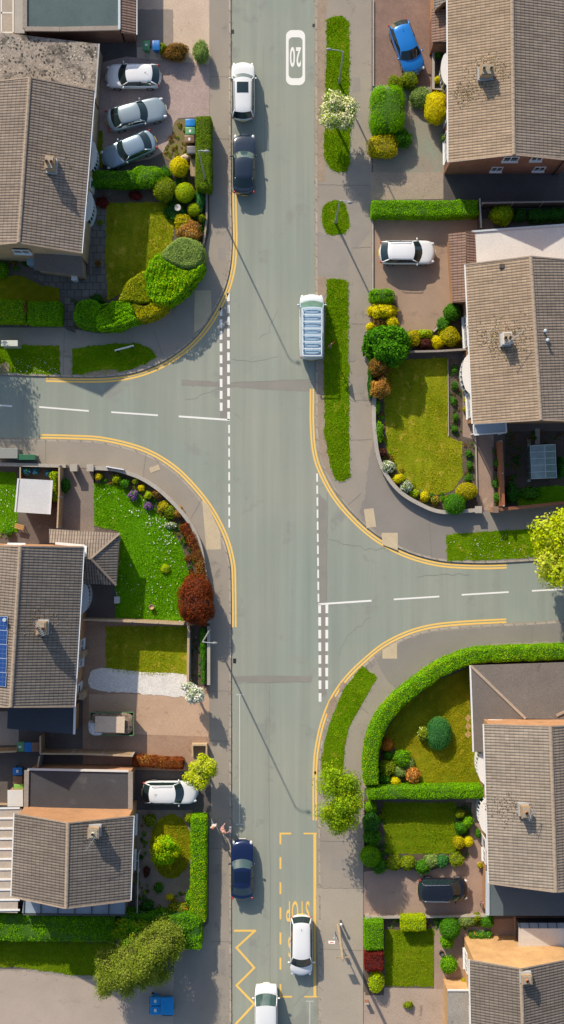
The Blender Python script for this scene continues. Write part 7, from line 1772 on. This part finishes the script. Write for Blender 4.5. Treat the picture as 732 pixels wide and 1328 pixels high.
pot(47.5, 611, .27, .45, BP, 'middle blue flower pot behind the grey shed', 'green', B_FL)
pot(63.5, 614, .24, .4, BP, 'right small blue flower pot behind the grey shed', 'green', B_FL)
pot(128, 342, .22, .4, plain('terracotta', (.45, .17, .07), .8), 'terracotta pot on the pale slab by the shaded lawn', 'brown')
pot(197, 787, .20, .35, plain('tan_pot', (.50, .32, .18), .8), 'tan pot standing on the daisy lawn', None)
pot(567, 61, .22, .4, plain('white_pot', (.72, .70, .66), .6), 'white pot in the brick planter by the porch', 'grey_green')
pot(622, 1121, .2, .35, plain('tan_pot', (.50, .32, .18), .8), 'tan pot at the wall near the black people carrier', 'gold_olive')
pot(626, 1172, .2, .35, plain('dark_pot', (.05, .05, .055), .6), 'dark pot with pink flowers at the corner of the dark flat roof', 'green', plain('pink_petals', (.75, .22, .42), .8))
pot(573, 1236, .2, .4, plain('dark_pot', (0, 0, 0)), 'dark pot on the path above the lone round bush', None)
pot(595, 215, .2, .4, plain('terracotta', (0, 0, 0)), 'terracotta pot under the red brick gable', None)
p = P(152, 778, .6); t = thing('garden_box', 'pale grey box standing at the edge of the daisy lawn', 'box', (p.x, p.y, .12)); b = MB(); b.box((0, 0, .3), (.38, .5, .6)); LB(b, 'box_body', plain('garden_box_grey', (.52, .53, .53), .6), t, bevel=.02); b = MB(); b.box((0, 0, .62), (.42, .54, .05)); LB(b, 'lid', plain('garden_box_lid', (.58, .58, .57), .6), t)
p = P(97, 361, .9); t = thing('meter_box', 'white box standing outside the shaded mossy porch', 'box', (p.x, p.y, .12)); b = MB(); b.box((0, 0, .45), (.45, .32, .9)); LB(b, 'box_body', WHITE, t, bevel=.02); b = MB(); b.box((0, 0, .91), (.49, .36, .04)); LB(b, 'lid', WHITE, t)
p = P(25.5, 683, .5); t = thing('garden_bench', 'small orange wooden bench near the grey shed', 'bench', (p.x, p.y, .12), -.25)
TB = nmat('bench_wood', (.52, .30, .12), (.44, .25, .10), 2, 14, .2)
b = MB()
for i in range(3): b.box((0, -.14 + .14*i, .44), (.75, .11, .04))
LB(b, 'seat', TB, t)
for x in (-.3, .3):
    for y in (-.13, .13): b = MB(); b.box((x, y, .21), (.06, .06, .42)); LB(b, 'leg', TB, t)
p = P(251, 218, .5); t = thing('garden_bench', 'pale slatted bench between the yellow bush and the tall hedge', 'bench', (p.x, p.y, .12), PI/2)
b = MB()
for i in range(4): b.box((0, -.18 + .12*i, .45), (1.35, .09, .035))
LB(b, 'seat', TIMB, t)
for x in (-.6, .6):
    for y in (-.16, .16): b = MB(); b.box((x, y, .215), (.06, .06, .43)); LB(b, 'leg', TIMB, t)
p = P(240, 204.5, .3); t = tag(np_obj('rock', sph_grid(9, 6)[0]*np.array([.38, .3, .26]) + RNG.normal(size=(63, 3))*.03, sph_grid(9, 6)[1], np.zeros(54), [nmat('rock_pale', (.58, .47, .36), (.50, .40, .30), 2, 8, .2)], None, (p.x, p.y, .2)), 'pale rock at the top of the bright yellow round bush', 'rock')
# ================================================================ PEOPLE
person(277.3, 1070, -70, 'person in a pale top with red hair walking by the hedge', (.62, .40, .30), (.62, .58, .58), (.16, .18, .24), (.40, .10, .05))
person(290, 1077, 60, 'person in a pink top with an arm stretched out holding a white bag', (.64, .42, .32), (.62, .25, .24), (.55, .36, .30), (.30, .16, .08), bag='white shopping bag held by the person in the pink top', arms='reach')
# ================================================================ CAMERA, SKY, SUN
cam = bpy.data.cameras.new('camera'); co = bpy.data.objects.new('camera', cam); col.objects.link(co)
co.location = (0, 0, H); co.rotation_euler = (0, 0, 0)
cam.sensor_fit = 'VERTICAL'; cam.sensor_height = 24; cam.lens = 24*H/(1328/S); cam.clip_end = 6000; cam.clip_start = .5
sc.camera = co
wd = bpy.data.worlds.new('World'); sc.world = wd; wd.use_nodes = True; nt = wd.node_tree
sky = nt.nodes.new('ShaderNodeTexSky'); sky.sky_type = 'NISHITA'; sky.sun_disc = False; sky.sun_elevation = SUN_EL; sky.sun_rotation = math.atan2(-SUN_DIR.x, -SUN_DIR.y) % (2*PI)
sky.dust_density = 1.5
bg = nt.nodes['Background']; nt.links.new(sky.outputs[0], bg.inputs[0]); bg.inputs[1].default_value = .15
sun = bpy.data.lights.new('sun', 'SUN'); sun.energy = 4.9; sun.angle = math.radians(.6); sun.color = (1, .885, .72)
so = bpy.data.objects.new('sun', sun); col.objects.link(so); so.location = (-20, 40, 60)
dirv = Vector((SUN_DIR.x*math.cos(SUN_EL), SUN_DIR.y*math.cos(SUN_EL), -math.sin(SUN_EL)))
so.rotation_euler = dirv.to_track_quat('-Z', 'Y').to_euler()
sc.view_settings.view_transform = 'Standard'; sc.view_settings.look = 'None'; sc.view_settings.exposure = 0; sc.view_settings.gamma = 1
sc.render.engine = 'CYCLES'
